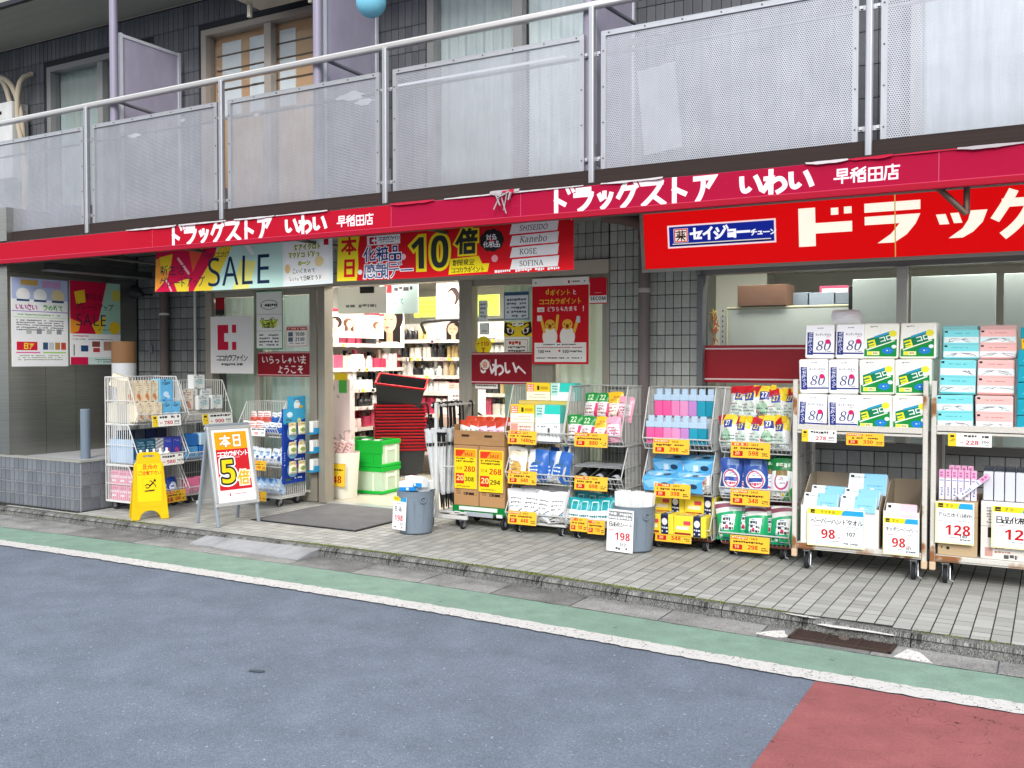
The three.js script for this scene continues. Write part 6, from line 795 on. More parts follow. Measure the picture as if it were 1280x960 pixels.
// cart F: flip top bottles, blue wipes, yellow rolls
{
  const cols = ['#ec5f9c', '#ec5f9c', '#e889b8', '#e497c4', '#c48ac8', '#2a9cb4', '#1f90aa'];
  const bodyG = RB(0.072, 0.13, 0.055, 0.012), capG = merge([rbox(0.074, 0.05, 0.062, 0.008, 0, 0.004, 0), rbox(0.05, 0.05, 0.024, 0.006, 0, 0.05, -0.012)]), capM = plain('#b6cfe4', 0.35);
  const proto = new Map(); for (let j = 0; j < 2; j++) for (let i = 0; i < 7; i++) { const p = V(-0.225 + i * 0.072 + j * 0.012, 0.845 + j * 0.21, -0.035 - j * 0.15); cartF.localToWorld(p); const t = thing('flip_top_bottle', `${cols[i] > '#d' ? 'pink' : cols[i][1] === 'c' ? 'lilac' : 'teal'} bottle with pale blue cap, ${ORD[i]} from left, ${['front', 'back'][j]} row`, 'bottle', p.toArray(), rr(-0.06, 0.06)); part('body', bodyG, plain(cols[i], 0.45), t, [0, 0.066, 0]); part('cap', capG, capM, t, [0, 0.15, 0]); part('label', box(0.05, 0.07, 0.002, 0, 0.06, 0.026), plain(i < 5 ? '#f4b7d0' : '#4fb8cc', 0.4), t); }
  put(cartF, 'riser', BX(0.5, 0.2, 0.2), plain('#bfc4c8', 0.7), [0, 0.945, -0.24], 0, 'pale riser under the back row of pink and teal bottles', 'tray');
  const bw = design(120, 70, (c, w, h) => { fill(c, 0, 0, w, h, '#58b4ea'); poly(c, [[0, h * 0.3], [w * 0.5, 0], [w, 0], [w * 0.3, h]], '#8fd0f4'); disc(c, w * 0.7, h * 0.5, 15, '#26405c', 13); fill(c, w * 0.36, h * 0.3, 18, 30, '#e9f2fa'); lines(c, 8, h * 0.75, 60, 1, 12, '#1f5f9c'); });
  for (let j = 0; j < 2; j++) for (let i = 0; i < 2; i++) put(cartF, 'wet_wipe_pack', packGeo(0.27, 0.12, 0.16, [, , bw, , bw], i + j * 2), film(bw.mat), [-0.135 + i * 0.24 + j * 0.03, 0.48 + 0.062 + j * 0.13, -0.05 - j * 0.15], rr(-0.12, 0.12), `blue wet wipe pack, ${['front', 'back'][j]} ${['left', 'right'][i]}, middle tier above the yellow rolls`, 'pack', null, 0.25); put(cartF, 'white_pack', packGeo(0.1, 0.14, 0.1, [], 3), plain('#e9ecee', 0.4), [0.21, 0.535, -0.08], 0.1, 'white pack right of the blue wet wipes, middle tier', 'pack'); put(cartF, 'riser', BX(0.5, 0.12, 0.2), plain('#9aa0a4', 0.8), [0, 0.515, -0.24], 0, 'grey riser under the back blue wet wipe packs', 'tray');
  const yr = design(150, 80, (c, w, h) => { fill(c, 0, 0, w, h, '#f3dc3e'); fill(c, w * 0.62, 0, w * 0.24, h, '#22284c'); disc(c, w * 0.74, h * 0.35, 14, '#e8e8ec'); lines(c, w * 0.64, h * 0.6, w * 0.2, 2, 14, '#dfe3f0'); fill(c, w * 0.32, h * 0.24, w * 0.22, 16, '#d84a5c'); fill(c, w * 0.1, h * 0.5, w * 0.4, 14, '#f8f0d0'); fill(c, w * 0.05, h * 0.82, w * 0.5, 8, '#9c2c2c'); });
  for (let j = 0; j < 2; j++) for (let i = 0; i < 2; i++) { const g = packGeo(0.265, 0.165, 0.17, [, , yr, , yr], 5 + i + j); put(cartF, 'yellow_roll_pack', g, faces([, , yr, , yr], plain('#f1dc48', 0.4)), [-0.14 + i * 0.265 + j * 0.03, 0.125 + 0.083 + j * 0.14, -0.045 - j * 0.16], rr(-0.04, 0.04), `yellow roll pack with navy band, ${['front', 'back'][j]} ${['left', 'right'][i]}, lowest tier`, 'pack'); }
  put(cartF, 'riser', BX(0.5, 0.13, 0.18), plain('#8d9094', 0.8), [0, 0.18, -0.25], 0, 'grey riser under the back yellow roll packs', 'tray');
  cardOn(cartF, yellowCard('298', ''), 0.3, 0.115, [-0.03, 0.83, 0.035], 'yellow SALE price card 298 below the pink bottles'); cardOn(cartF, yellowCard('398', ''), 0.3, 0.115, [-0.02, 0.48, 0.035], 'yellow SALE price card 398 below the blue wet wipes'); cardOn(cartF, yellowCard('548', ''), 0.3, 0.115, [-0.01, 0.13, 0.035], 'yellow SALE price card 548 below the yellow rolls');
}
// cart G: refill pouches
{
  const p27 = design(100, 120, (c, w, h) => { fill(c, 0, 0, w, h, '#e9ecea'); poly(c, [[0, 0], [w, 0], [w, h * 0.26], [0, h * 0.2]], '#c9202c'); poly(c, [[w * 0.62, 0], [w, 0], [w, h * 0.4], [w * 0.7, h * 0.34]], '#f0d436'); fill(c, w * 0.3, h * 0.2, w * 0.4, 26, '#2a3c9c'); text(c, '27', w * 0.34, h * 0.2, 22, '#f6e04a', 0.1); disc(c, w * 0.5, h * 0.66, 28, '#c4d2c8', 30); lines(c, 20, h * 0.58, w - 40, 4, 11, '#6a7c7c', 0.4); fill(c, w * 0.6, h * 0.75, 30, 12, '#d8e8f0'); }), p27b = design(100, 120, (c, w, h) => { fill(c, 0, 0, w, h, '#dfe9e4'); fill(c, 0, 0, w, h * 0.3, '#e8cf3c'); poly(c, [[0, 0], [w * 0.4, 0], [w * 0.2, h * 0.3], [0, h * 0.3]], '#b81e2e'); fill(c, w * 0.34, h * 0.16, 44, 26, '#27348c'); text(c, '27', w * 0.4, h * 0.16, 22, '#fff', 0.1); disc(c, w * 0.45, h * 0.66, 26, '#9cc0a4', 28); lines(c, 18, h * 0.6, w - 30, 3, 12, '#49685c', 0.4); });
  const capY = plain('#e8c832', 0.4);
  function P27(x, y, z, P, say, v, tilt = -0.1) { const p = V(x, y, z); cartG.localToWorld(p); const t = thing('detergent_pouch', say, 'pouch', p.toArray(), rr(-0.15, 0.15)); part('bag', pouchGeo(0.165, 0.27, 0.1, P, v, rr(-0.1, 0.1)), film(P.mat), t); part('spout', rbox(0.045, 0.06, 0.035, 0.01, 0.05, 0.25, 0).rotateZ(rr(-0.3, 0.2)), capY, t); t.rotation.set(tilt + rr(-0.12, 0.06), rr(-0.3, 0.3), rr(-0.13, 0.13)); t.scale.setScalar(rr(0.92, 1.06)); }
  for (let j = 0; j < 2; j++) for (let i = 0; i < 5; i++) P27(-0.2 + i * 0.1 + j * 0.02, 0.83 + j * 0.2, -0.035 - j * 0.16, (i + j) % 3 ? p27 : p27b, `red and yellow topped pouch marked 27, ${ORD[i]} from left, ${['front', 'back'][j]} row`, i + 5 * j);
  put(cartG, 'riser', BX(0.47, 0.2, 0.2), plain('#9a9fa2', 0.8), [0, 0.912, -0.24], 0, 'grey riser under the back row of 27 pouches', 'tray');
  const bl = design(100, 130, (c, w, h) => { fill(c, 0, 0, w, h, '#2c4fa0'); disc(c, w * 0.5, h * 0.55, 40, '#eef0f4', 34); c.strokeStyle = '#c23a5c'; c.lineWidth = 5; c.beginPath(); c.ellipse(w * 0.5, h * 0.55, 33, 26, 0.4, 0, 7); c.stroke(); fill(c, 22, h * 0.5, w - 44, 14, '#2a4a9c'); lines(c, 26, h * 0.62, w - 52, 1, 14, '#c23a5c', 0.6); fill(c, 0, h * 0.82, w, h * 0.18, '#dfe6f2'); fill(c, w * 0.3, 6, w * 0.5, 20, '#7fa0d8'); }), gr = design(100, 130, (c, w, h) => { fill(c, 0, 0, w, h, '#f2f5f0'); fill(c, 0, 0, w, h * 0.3, '#17783c'); disc(c, w * 0.5, h * 0.55, 32, '#e6ecf4', 30); c.strokeStyle = '#b8386c'; c.lineWidth = 6; c.beginPath(); c.ellipse(w * 0.45, h * 0.55, 26, 26, 0, 0, 5); c.stroke(); poly(c, [[w * 0.5, h], [w, h * 0.6], [w, h]], '#38a84a'); lines(c, 20, 14, w - 40, 1, 20, '#cfe8d0', 0.6); fill(c, w * 0.2, h * 0.3, w * 0.5, 16, '#8c7440'); });
  for (let i = 0; i < 5; i++) { const P = i < 3 ? bl : gr; put(cartG, 'laundry_pouch', pouchGeo(0.175, 0.3, 0.09, P, i), film(P.mat), [-0.19 + i * 0.1, 0.465, -0.04 - (i % 2) * 0.05], rr(-0.12, 0.12), i < 3 ? `blue laundry refill pouch, ${LR(3)[i]}, middle tier beside the white flat cart` : `green laundry refill pouch, ${['left', 'right'][i - 3]}, middle tier beside the white flat cart`, 'pouch', null, -0.1); }
  const gn = design(100, 130, (c, w, h) => { fill(c, 0, 0, w, h, '#18a468'); poly(c, [[0, 0], [w, 0], [w, h * 0.2], [0, h * 0.32]], '#dfe0dc'); poly(c, [[0, h * 0.06], [w, h * 0.02], [w, h * 0.1], [0, h * 0.18]], '#8c4a5c'); poly(c, [[w * 0.24, h * 0.36], [w * 0.8, h * 0.3], [w * 0.72, h * 0.72], [w * 0.2, h * 0.74]], '#f1f4ef'); lines(c, w * 0.28, h * 0.42, w * 0.42, 3, 15, '#333', 0.6); disc(c, w * 0.44, h * 0.64, 6, '#c8305c'); });
  for (let i = 0; i < 5; i++) put(cartG, 'green_pouch', pouchGeo(0.185, 0.29, 0.09, gn, i, rr(-0.16, 0.16)), film(gn.mat), [-0.2 + i * 0.105, 0.12, -0.035 - (i % 2) * 0.06], rr(-0.35, 0.35), `green and white refill pouch, ${LR(5)[i]}, lowest tier beside the white flat cart`, 'pouch', null, -0.12);
  for (let i = 0; i < 5; i++) { const P = i < 3 ? bl : gr; put(cartG, 'laundry_pouch', pouchGeo(0.15, 0.27, 0.08, P, i + 8), film(P.mat), [-0.18 + i * 0.095, 0.5, -0.23], rr(-0.15, 0.15), `${i < 3 ? 'blue' : 'green'} laundry refill pouch, ${i < 3 ? LR(3)[i] : LR(2)[i - 3]}, back row, middle tier`, 'pouch'); put(cartG, 'green_pouch', pouchGeo(0.155, 0.27, 0.085, gn, i + 6), film(gn.mat), [-0.17 + i * 0.095, 0.15, -0.24], rr(-0.2, 0.2), `green and white refill pouch, ${LR(5)[i]}, back row, lowest tier`, 'pouch'); }
  cardOn(cartG, yellowCard('598', ''), 0.3, 0.12, [-0.02, 0.83, 0.035], 'yellow SALE price card 598 under the 27 pouches'); cardOn(cartG, yellowCard('348', ''), 0.3, 0.12, [-0.02, 0.47, 0.035], 'yellow SALE price card 348 under the blue and green laundry pouches'); cardOn(cartG, yellowCard('298', '', '10'), 0.3, 0.12, [-0.02, 0.115, 0.035], 'yellow SALE price card 298 under the green pouches');
}
// cart H: kitchen rolls above, paper towels below
{
  const r80 = print(220, 270, (c, w, h) => { fill(c, 0, 0, w, h, '#f4f5f8'); fill(c, 10, h * 0.22, w * 0.22, h * 0.68, '#232f7c'); c.save(); c.translate(16, h * 0.86); c.rotate(-Math.PI / 2); text(c, 'ハンドタオル', 0, 2, 34, '#e6e8f4', 0.13, { adv: 0.82 }); c.restore(); fill(c, 10, h * 0.83, w, 12, '#232f7c'); lines(c, w * 0.42, h * 0.08, w * 0.22, 1, 20, '#777', 0.3); text(c, 'キッチンタオル', w * 0.34, h * 0.25, 21, '#44465c', 0.1, { adv: 0.88 }); fill(c, w * 0.74, h * 0.35, 30, 3, '#d8487c'); c.fillStyle = '#1f2b70'; c.font = 'italic 106px serif'; c.fillText('80', w * 0.34, h * 0.76); disc(c, w * 0.8, h * 0.5, 21, '#d01f6c', 19); lines(c, w * 0.7, h * 0.78, w * 0.22, 1, 12, '#445'); }), r80s = design(60, 160, (c, w, h) => { fill(c, 0, 0, w, h, '#f2f3f6'); fill(c, w * 0.2, h * 0.2, w * 0.3, h * 0.6, '#2a2f5c'); lines(c, w * 0.62, h * 0.3, w * 0.2, 6, 16, '#556'); fill(c, 0, h * 0.84, w, 7, '#232f7c'); });
  const grn = print(250, 270, (c, w, h) => { fill(c, 0, 0, w, h, '#f2f2e8'); fill(c, w * 0.48, 0, 2, h, '#dadad0'); lines(c, w * 0.1, h * 0.06, w * 0.3, 1, 22, '#888', 0.4); poly(c, [[w * 0.02, h * 0.95], [w * 0.02, h * 0.74], [w * 0.96, h * 0.44], [w * 0.96, h * 0.95]], '#128a3e'); poly(c, [[w * 0.1, h * 0.72], [w * 0.08, h * 0.45], [w * 0.74, h * 0.24], [w * 0.8, h * 0.5]], '#0f7a52'); poly(c, [[w * 0.3, h * 0.36], [w * 0.74, h * 0.22], [w * 0.76, h * 0.28], [w * 0.3, h * 0.42]], '#2c9cc4'); text(c, 'ヨリ', w * 0.08, h * 0.5, 62, '#f2ea2c', 0.2, { rot: -0.3, adv: 0.8 }); text(c, 'コロ', w * 0.42, h * 0.38, 48, '#eef6ee', 0.16, { rot: -0.3 }); poly(c, [[w * 0.08, h * 0.74], [w * 0.9, h * 0.47], [w * 0.9, h * 0.5], [w * 0.08, h * 0.78]], '#f4f6e8'); disc(c, w * 0.84, h * 0.28, 28, '#e9e23a', 25); disc(c, w * 0.7, h * 0.78, 42, '#1f7ccc', 26); disc(c, w * 0.88, h * 0.66, 18, '#e6eef6', 15); lines(c, w * 0.62, h * 0.75, 36, 1, 18, '#e6f0fa', 0.6); fill(c, w * 0.1, h * 0.8, w * 0.36, 30, '#f3f0b0'); fill(c, w * 0.12, h * 0.81, 30, 26, '#e8e23a'); lines(c, w * 0.28, h * 0.83, 38, 1, 18, '#555', 0.5); });
  const side = plain('#f1f1ec', 0.45), y0 = 1.022;
  for (let r = 0; r < 3; r++) {
    const dx = -r * 0.0 + (r === 1 ? -0.02 : r === 2 ? 0.0 : 0), dz = -0.1 - r * 0.05, row = ['bottom', 'middle', 'top'][r];
    for (let i = 0; i < 2; i++) put(cartH, 'kitchen_roll_pack', packGeo(0.2, 0.247, 0.17, [r80s, , , , r80], i + r), faces([r80s, , , , r80], side), [-0.315 + i * 0.208 + dx + r * 0.012, y0 + 0.125 + r * 0.25, dz], rr(-0.07, 0.07), `white pack with big number 80, ${row} row, ${['left', 'right'][i]}, on the flat cart`, 'pack');
    for (let i = 0; i < 2; i++) put(cartH, 'kitchen_roll_pack', packGeo(0.232, 0.247, 0.17, [, , , , grn], i + r + 3), faces([, , , , grn], plain('#f2f2e6', 0.45)), [0.1 + i * 0.24 + dx + (r ? 0.03 : 0), y0 + 0.125 + r * 0.25, dz], rr(-0.05, 0.05), `white kitchen roll pack with slanted green print, ${row} row, ${['left', 'right'][i]}`, 'pack');
    for (let i = 0; i < 4; i++) put(cartH, 'kitchen_roll_pack', packGeo(0.2, 0.247, 0.17, [r80s], i), plain('#efefe9', 0.45), [-0.31 + i * 0.208, y0 + 0.125 + r * 0.25, dz - 0.19], rr(-0.05, 0.05), `plain side of a white roll pack, ${row} row behind, ${LR(4)[i]}`, 'pack');
  }
  put(cartH, 'plastic_bag', pouchGeo(0.2, 0.13, 0.1, design(40, 40, (c, w, h) => fill(c, 0, 0, w, h, '#e8eaec')), 2), plain('#e6e9ea', 0.25), [-0.12, y0 + 0.75, -0.22], 0.3, 'crumpled white film on top of the roll packs with the number 80', 'plastic film', null, -0.5);
  cardOn(cartH, whiteCard('278', '305'), 0.24, 0.085, [-0.26, 0.975, 0.016], 'white price card 278 with yellow end below the kitchen rolls', 0); cardOn(cartH, yellowCard('330', '', '20'), 0.25, 0.085, [0.05, 0.963, 0.016], 'yellow SALE price card 330 below the green kitchen rolls', 0);
  // open cartons with towel packs
  function openCarton(x0, x1, h, hb, d, z, color, label) { const w = x1 - x0, p = V((x0 + x1) / 2, 0.203, z); cartH.localToWorld(p); const t = thing('open_carton', label, 'carton', p.toArray()); part('front', box(w, h, 0.006, 0, h / 2, 0), color[0], t); part('back', box(w, hb, 0.006, 0, hb / 2, -d), color[1], t); for (const s of [-1, 1]) { const sh = new THREE.Shape([[0, 0], [d - 0.006, 0], [d - 0.006, hb], [d * 0.6, hb], [0, h]].map((q) => new THREE.Vector2(...q))); part('side', new THREE.ExtrudeGeometry(sh, { depth: 0.006, bevelEnabled: false }).rotateY(Math.PI / 2).translate(s * (w / 2) - 0.003, 0, -0.003), color[1], t); } part('bottom', box(w - 0.02, 0.006, d - 0.02, 0, 0.004, -d / 2), color[1], t); return t; }
  const wc = mat('#eceae4', 0.7), kc = mat('#a89a86', 0.85);
  openCarton(-0.39, 0.14, 0.27, 0.46, 0.5, -0.02, [wc, kc], 'open white carton with brown inside holding pale blue paper towels'); openCarton(0.17, 0.4, 0.27, 0.44, 0.5, -0.02, [wc, kc], 'open white carton at the right of the lower deck with a pink pack');
  const bt = design(130, 90, (c, w, h) => { fill(c, 0, 0, w, h, '#eef3f8'); fill(c, w * 0.4, 0, w * 0.6, h, '#8cc8ee'); fill(c, 6, 8, 12, 10, '#222'); lines(c, w * 0.5, h * 0.55, w * 0.4, 2, 16, '#5fa0d0', 0.3); }), pt = design(130, 60, (c, w, h) => { fill(c, 0, 0, w, h, '#f6f0f0'); fill(c, w * 0.45, 0, w * 0.55, h, '#f3c3cc'); fill(c, 8, 8, 14, 12, '#222'); });
  const tw = (x, y, z, P, ti, say, w = 0.24, h = 0.13) => put(cartH, 'paper_towel_pack', packGeo(w, h, 0.09, [, , P, , P], 3), faces([, , P, , P], plain('#e3edf5', 0.45)), [x, y, z], rr(-0.05, 0.05), say, 'pack', null, ti);
  tw(-0.26, 0.48, -0.1, bt, -0.45, 'front left pale blue paper towel pack on the lower deck'); tw(-0.23, 0.52, -0.2, bt, -0.6, 'second left pale blue paper towel pack on the lower deck'); tw(-0.21, 0.5, -0.3, bt, -0.6, 'rear left pale blue paper towel pack on the lower deck'); tw(0.0, 0.48, -0.08, bt, -0.5, 'front right pale blue paper towel pack on the lower deck'); tw(0.01, 0.52, -0.16, bt, -0.5, 'second right pale blue paper towel pack on the lower deck'); tw(0.03, 0.6, -0.25, bt, -0.6, 'topmost pale blue paper towel pack leaning in its carton', 0.26, 0.17); tw(0.285, 0.465, -0.07, pt, -0.3, 'pale pink kitchen paper pack in the right carton', 0.2, 0.1);
  cardOn(cartH, bigCard(430, 300, 'マツキヨ', 'ペーパーハンドタオル', '98', '107'), 0.39, 0.27, [-0.14, 0.33, 0.022], 'large white price sign 98 for hand towels, lower deck of the flat cart', 0); cardOn(cartH, bigCard(280, 300, 'マツ', 'キッチンペーパー', '98', '107', 1), 0.23, 0.26, [0.29, 0.31, 0.022], 'narrower white price sign 98 for kitchen paper, lower deck', 0);
}
// cart I: tissue packs above, foil boxes below
{
  const tissue = (a, b, k) => print(220, 250, (c, w, h) => { fill(c, 0, 0, w, h, a); for (let j = 0; j < 2; j++) { const y = h * 0.5 * j; fill(c, 0, y, w, h * 0.5, a); fill(c, 0, y + h * 0.24, w, h * 0.2, j === k ? '#dcecec' : '#e9eef0'); fill(c, 8, y + 8, 18, 15, '#16242c'); lines(c, w * 0.25, y + h * 0.1, w * 0.5, 1, 16, b, 0.35); for (let i = 0; i < 5; i++) { c.strokeStyle = ['#7f98a4', '#b98c8c', '#cfd8dc', '#8a7c6c', '#5a6c7c'][i]; c.lineWidth = 4; c.beginPath(); c.moveTo(rr(0, w), y + h * 0.42); c.quadraticCurveTo(rr(0, w), y + h * 0.24, rr(0, w), y + h * 0.34); c.stroke(); } poly(c, [[rr(0, w * 0.4), y + h * 0.44], [rr(0.4, 0.6) * w, y + h * 0.28], [rr(0.6, 1) * w, y + h * 0.44]], 'rgba(250,252,252,.7)'); fill(c, 0, y + h * 0.49, w, 2, 'rgba(60,90,100,.5)'); } });
  const tl = [0, 1].map((k) => tissue('#7fd8de', '#3f9aa4', k)), pk = [0, 1].map((k) => tissue('#f2bcb8', '#b8706c', k)), dt = print(220, 62, (c, w, h) => { fill(c, 0, 0, w, h, '#149ab0'); lines(c, w * 0.2, h * 0.3, w * 0.5, 2, 18, '#0c6c84', 0.3); poly(c, [[w * 0.78, h], [w, 0], [w, h]], '#1a6fa4'); poly(c, [[w * 0.1, h * 0.7], [w * 0.4, h * 0.4], [w * 0.5, h * 0.8]], '#5cc4d0'); }), yl = print(220, 62, (c, w, h) => { fill(c, 0, 0, w, h, '#f2c91c'); poly(c, [[w * 0.66, h], [w * 0.8, 0], [w, 0], [w, h]], '#d8262e'); fill(c, 8, 10, 12, 9, '#333'); });
  const y0 = 1.047, wrap = plain('#dfeef0', 0.35);
  for (let r = 0; r < 3; r++) { const row = ['bottom', 'middle', 'top'][r], dz = -0.09 - r * 0.055; const a = (P, x, say, s) => put(cartI, 'tissue_pack', packGeo(0.222, r === 2 ? 0.2 : 0.232, 0.16, [, , , , P], r), faces([, , , , P], film(plain(s, 0.5))), [x, y0 + 0.117 + r * 0.236 - (r === 2 ? 0.016 : 0), dz], rr(-0.04, 0.04), say, 'pack'); a(tl[r % 2], -0.335 + r * 0.012, `mint tissue pack, ${row} row at the right edge cart`, '#8fdce0'); a(pk[r % 2], -0.1 + r * 0.006, `pink tissue pack, ${row} row at the right edge cart`, '#f0c4c0'); for (let i = 0; i < 2; i++) put(cartI, 'tissue_pack', packGeo(0.222, 0.232, 0.16, [], r), film(plain(i ? '#efc6c2' : '#9adde0', 0.5)), [-0.33 + i * 0.235, y0 + 0.117 + r * 0.236, dz - 0.17], rr(-0.03, 0.03), `${i ? 'pink' : 'mint'} tissue pack behind the ${row} row`, 'pack'); }
  for (let i = 0; i < 5; i++) put(cartI, 'tissue_box', packGeo(0.24, 0.105, 0.15, [, , , , dt], i), faces([, , , , dt], plain('#1593a8', 0.45)), [0.15 + (i % 2) * 0.004, y0 + 0.054 + i * 0.107, -0.1], rr(-0.02, 0.02), `deep teal tissue box, ${['lowest', 'second', 'third', 'fourth', 'topmost'][i]} of the stack at the right edge`, 'box');
  put(cartI, 'tissue_box', packGeo(0.24, 0.07, 0.15, [, , , , yl], 2), faces([, , , , yl], plain('#f0c81e', 0.45)), [0.17, y0 + 0.535 + 0.037, -0.16], 0.02, 'yellow and red tissue box on the deep teal stack', 'box'); put(cartI, 'tissue_box', packGeo(0.24, 0.07, 0.15, [, , , , dt], 3), faces([, , , , dt], plain('#1593a8', 0.45)), [0.17, y0 + 0.608 + 0.037, -0.16], -0.02, 'teal tissue box on top of the yellow one', 'box');
  cardOn(cartI, whiteCard('228', '250'), 0.26, 0.085, [-0.24, 0.985, 0.016], 'white price card 228 below the mint tissue packs', 0);
  function carton(x0, x1, h, z, d, m, say, P) { const w = x1 - x0; return put(cartI, 'carton', P ? boxPrint(w, h, d, 0.003, [, , , , P]) : RB(w, h, d, 0.003), P ? faces([, , , , P], m) : m, [(x0 + x1) / 2, 0.204 + h / 2, z - d / 2], 0, say, 'carton'); }
  carton(-0.43, -0.19, 0.37, -0.02, 0.5, mat('#bda684', 0.85, 0, { map: grainMap }), 'brown cardboard carton under the foil boxes at the right edge cart', print(200, 300, (c, w, h) => { fill(c, 0, 0, w, h, '#bda684'); fill(c, 0, h * 0.28, w, 3, '#8f7c60'); fill(c, 16, h * 0.84, 8, 12, '#5a4a38'); disc(c, 52, h * 0.87, 9, '#2c2622', 8); }, 0.85));
  carton(-0.17, 0.38, 0.38, -0.02, 0.5, mat('#e6e2da', 0.75), 'white printed carton under the grey boxes at the right edge', print(400, 280, (c, w, h) => { fill(c, 0, 0, w, h, '#e4e0d8'); fill(c, 0, h * 0.42, w, 4, '#b9b2a6'); fill(c, 30, h * 0.45, 44, 50, '#2f2c2a'); lines(c, 24, h * 0.1, 34, 6, 14, '#777'); fill(c, 18, h * 0.8, 34, 44, '#c99a90'); lines(c, 60, h * 0.78, 70, 2, 20, '#b48478'); lines(c, 100, h * 0.9, 60, 1, 24, '#555', 0.7); }, 0.75));
  const fo = design(60, 200, (c, w, h) => { fill(c, 0, 0, w, h, '#e7e9f4'); fill(c, 0, 0, w, h * 0.28, '#e6a8cc'); lines(c, 14, 12, 26, 2, 18, '#b04a8c', 0.7); c.save(); c.translate(12, h * 0.95); c.rotate(-Math.PI / 2); text(c, 'Foil', 14, 4, 30, '#3a4a94', 0.1); c.restore(); fill(c, w * 0.1, h * 0.34, w * 0.8, 6, '#7a86b8'); });
  for (let i = 0; i < 6; i++) put(cartI, 'foil_box', boxPrint(0.034, 0.2, 0.034, 0.002, [, , , , fo]), faces([, , , , fo], plain('#e9c2d8', 0.5)), [-0.41 + i * 0.039, 0.575 + 0.102, -0.05], rr(-0.06, 0.06), `pink topped foil box, ${ORD[i]} from left, standing in the front row`, 'box'); for (let i = 0; i < 4; i++) put(cartI, 'foil_box', boxPrint(0.034, 0.22, 0.034, 0.002, [, , , , fo]), faces([, , , , fo], plain('#e9c2d8', 0.5)), [-0.36 + i * 0.039, 0.575 + 0.112, -0.16], rr(-0.06, 0.06), `pink topped foil box, ${ORD[i]} from left, standing in the row behind`, 'box'); { const o = put(cartI, 'foil_box', boxPrint(0.034, 0.24, 0.034, 0.002, [, , , , fo]), faces([, , , , fo], plain('#e9c2d8', 0.5)), [-0.215, 0.68, 0.0], 0, 'pink topped foil box leaning slantwise across the others', 'box'); o.rotation.z = -0.85; }
  for (let j = 0; j < 2; j++) for (let i = 0; i < 8; i++) put(cartI, 'grey_packet', RB(0.058, 0.19 + j * 0.03, 0.05, 0.006), plain(j ? '#3c4048' : '#d5d9e2', 0.4), [-0.13 + i * 0.064, 0.585 + 0.098 + j * 0.012, -0.06 - j * 0.09], rr(-0.1, 0.1), `${j ? 'dark' : 'silver grey'} packet, ${ORD[i]} from left, ${['front', 'rear'][j]} row in the white carton`, 'packet');
  cardOn(cartI, bigCard(260, 320, 'マツ', 'アルミホイル8m', '128', '140', 1), 0.235, 0.28, [-0.325, 0.43, 0.022], 'white price sign 128 for foil, left of two at the right edge cart', 0); cardOn(cartI, bigCard(300, 320, 'マツ', '日品化粧品', '128', '140', 1), 0.3, 0.28, [0.045, 0.43, 0.022], 'white price sign 128 cut by the right picture edge', 0);
}
// ------------------------------------------------------------------ things standing on the pavement
{ // yellow wet floor sign: two hinged plastic leaves
  const t = thing('caution_sign', 'yellow plastic caution stand with red kana and a falling figure', 'caution sign', [-7.53, 0, -0.44], 0.98);
  const out = new THREE.Shape(); out.moveTo(-0.165, 0); out.lineTo(-0.1, 0); out.quadraticCurveTo(-0.08, 0.085, 0, 0.085); out.quadraticCurveTo(0.08, 0.085, 0.1, 0); out.lineTo(0.165, 0); out.lineTo(0.125, 0.52); out.lineTo(0.105, 0.545); out.lineTo(0.1, 0.6); out.quadraticCurveTo(0.098, 0.63, 0.06, 0.632); out.lineTo(-0.06, 0.632); out.quadraticCurveTo(-0.098, 0.63, -0.1, 0.6); out.lineTo(-0.105, 0.545); out.lineTo(-0.125, 0.52);
  const slot = new THREE.Path(); slot.moveTo(-0.055, 0.585); slot.lineTo(0.055, 0.585); slot.lineTo(0.05, 0.61); slot.lineTo(-0.05, 0.61); out.holes.push(slot);
  const leaf = new THREE.ExtrudeGeometry(out, { depth: 0.014, bevelEnabled: true, bevelSize: 0.004, bevelThickness: 0.004, bevelSegments: 2, curveSegments: 10 });
  const yel = mat('#f2c800', 0.42, 0, { map: grainMap });
  const f = part('front_leaf', leaf.clone().rotateX(-0.16).translate(0, 0.004, 0.1), yel, t), b = part('back_leaf', leaf.clone().rotateX(0.16).translate(0, 0.004, -0.12), yel, t);
  part('raised_border', merge([box(0.23, 0.006, 0.006, 0, 0.12, 0.018), box(0.006, 0.4, 0.006, -0.118, 0.32, 0.018), box(0.006, 0.4, 0.006, 0.118, 0.32, 0.018)]).rotateX(-0.16).translate(0, 0.004, 0.1), yel, f);
  const P = print(220, 330, (c, w, h) => { fill(c, 0, 0, w, h, '#f4cc06'); text(c, '足元の', 48, 4, 46, '#d8401c', 0.14); text(c, 'ご注意下さい', 4, 62, 37, '#d8401c', 0.13, { adv: 0.98 }); c.strokeStyle = '#b99a00'; c.lineWidth = 2; c.strokeRect(50, 128, 120, 120); c.strokeStyle = '#1c1a10'; c.lineCap = 'round'; c.lineJoin = 'round'; for (const [wd, q] of [[14, [[146, 164], [116, 192]]], [9, [[116, 192], [90, 178], [72, 190]]], [9, [[116, 194], [98, 212], [78, 208]]], [7, [[142, 168], [160, 186], [166, 204]]], [7, [[140, 166], [124, 150], [112, 152]]]]) { c.lineWidth = wd; c.beginPath(); q.forEach((p, i) => (i ? c.lineTo(...p) : c.moveTo(...p))); c.stroke(); } poly(c, [[64, 232], [160, 226], [150, 240], [66, 242]], '#1c1a10'); disc(c, 159, 148, 11, '#1c1a10'); });
  part('print', boxPrint(0.215, 0.36, 0.002, 0, [, , , , P]).clone().translate(0, 0.345, 0.0195).rotateX(-0.16).translate(0, 0.004, 0.1), faces([, , , , P], yel), f);
}
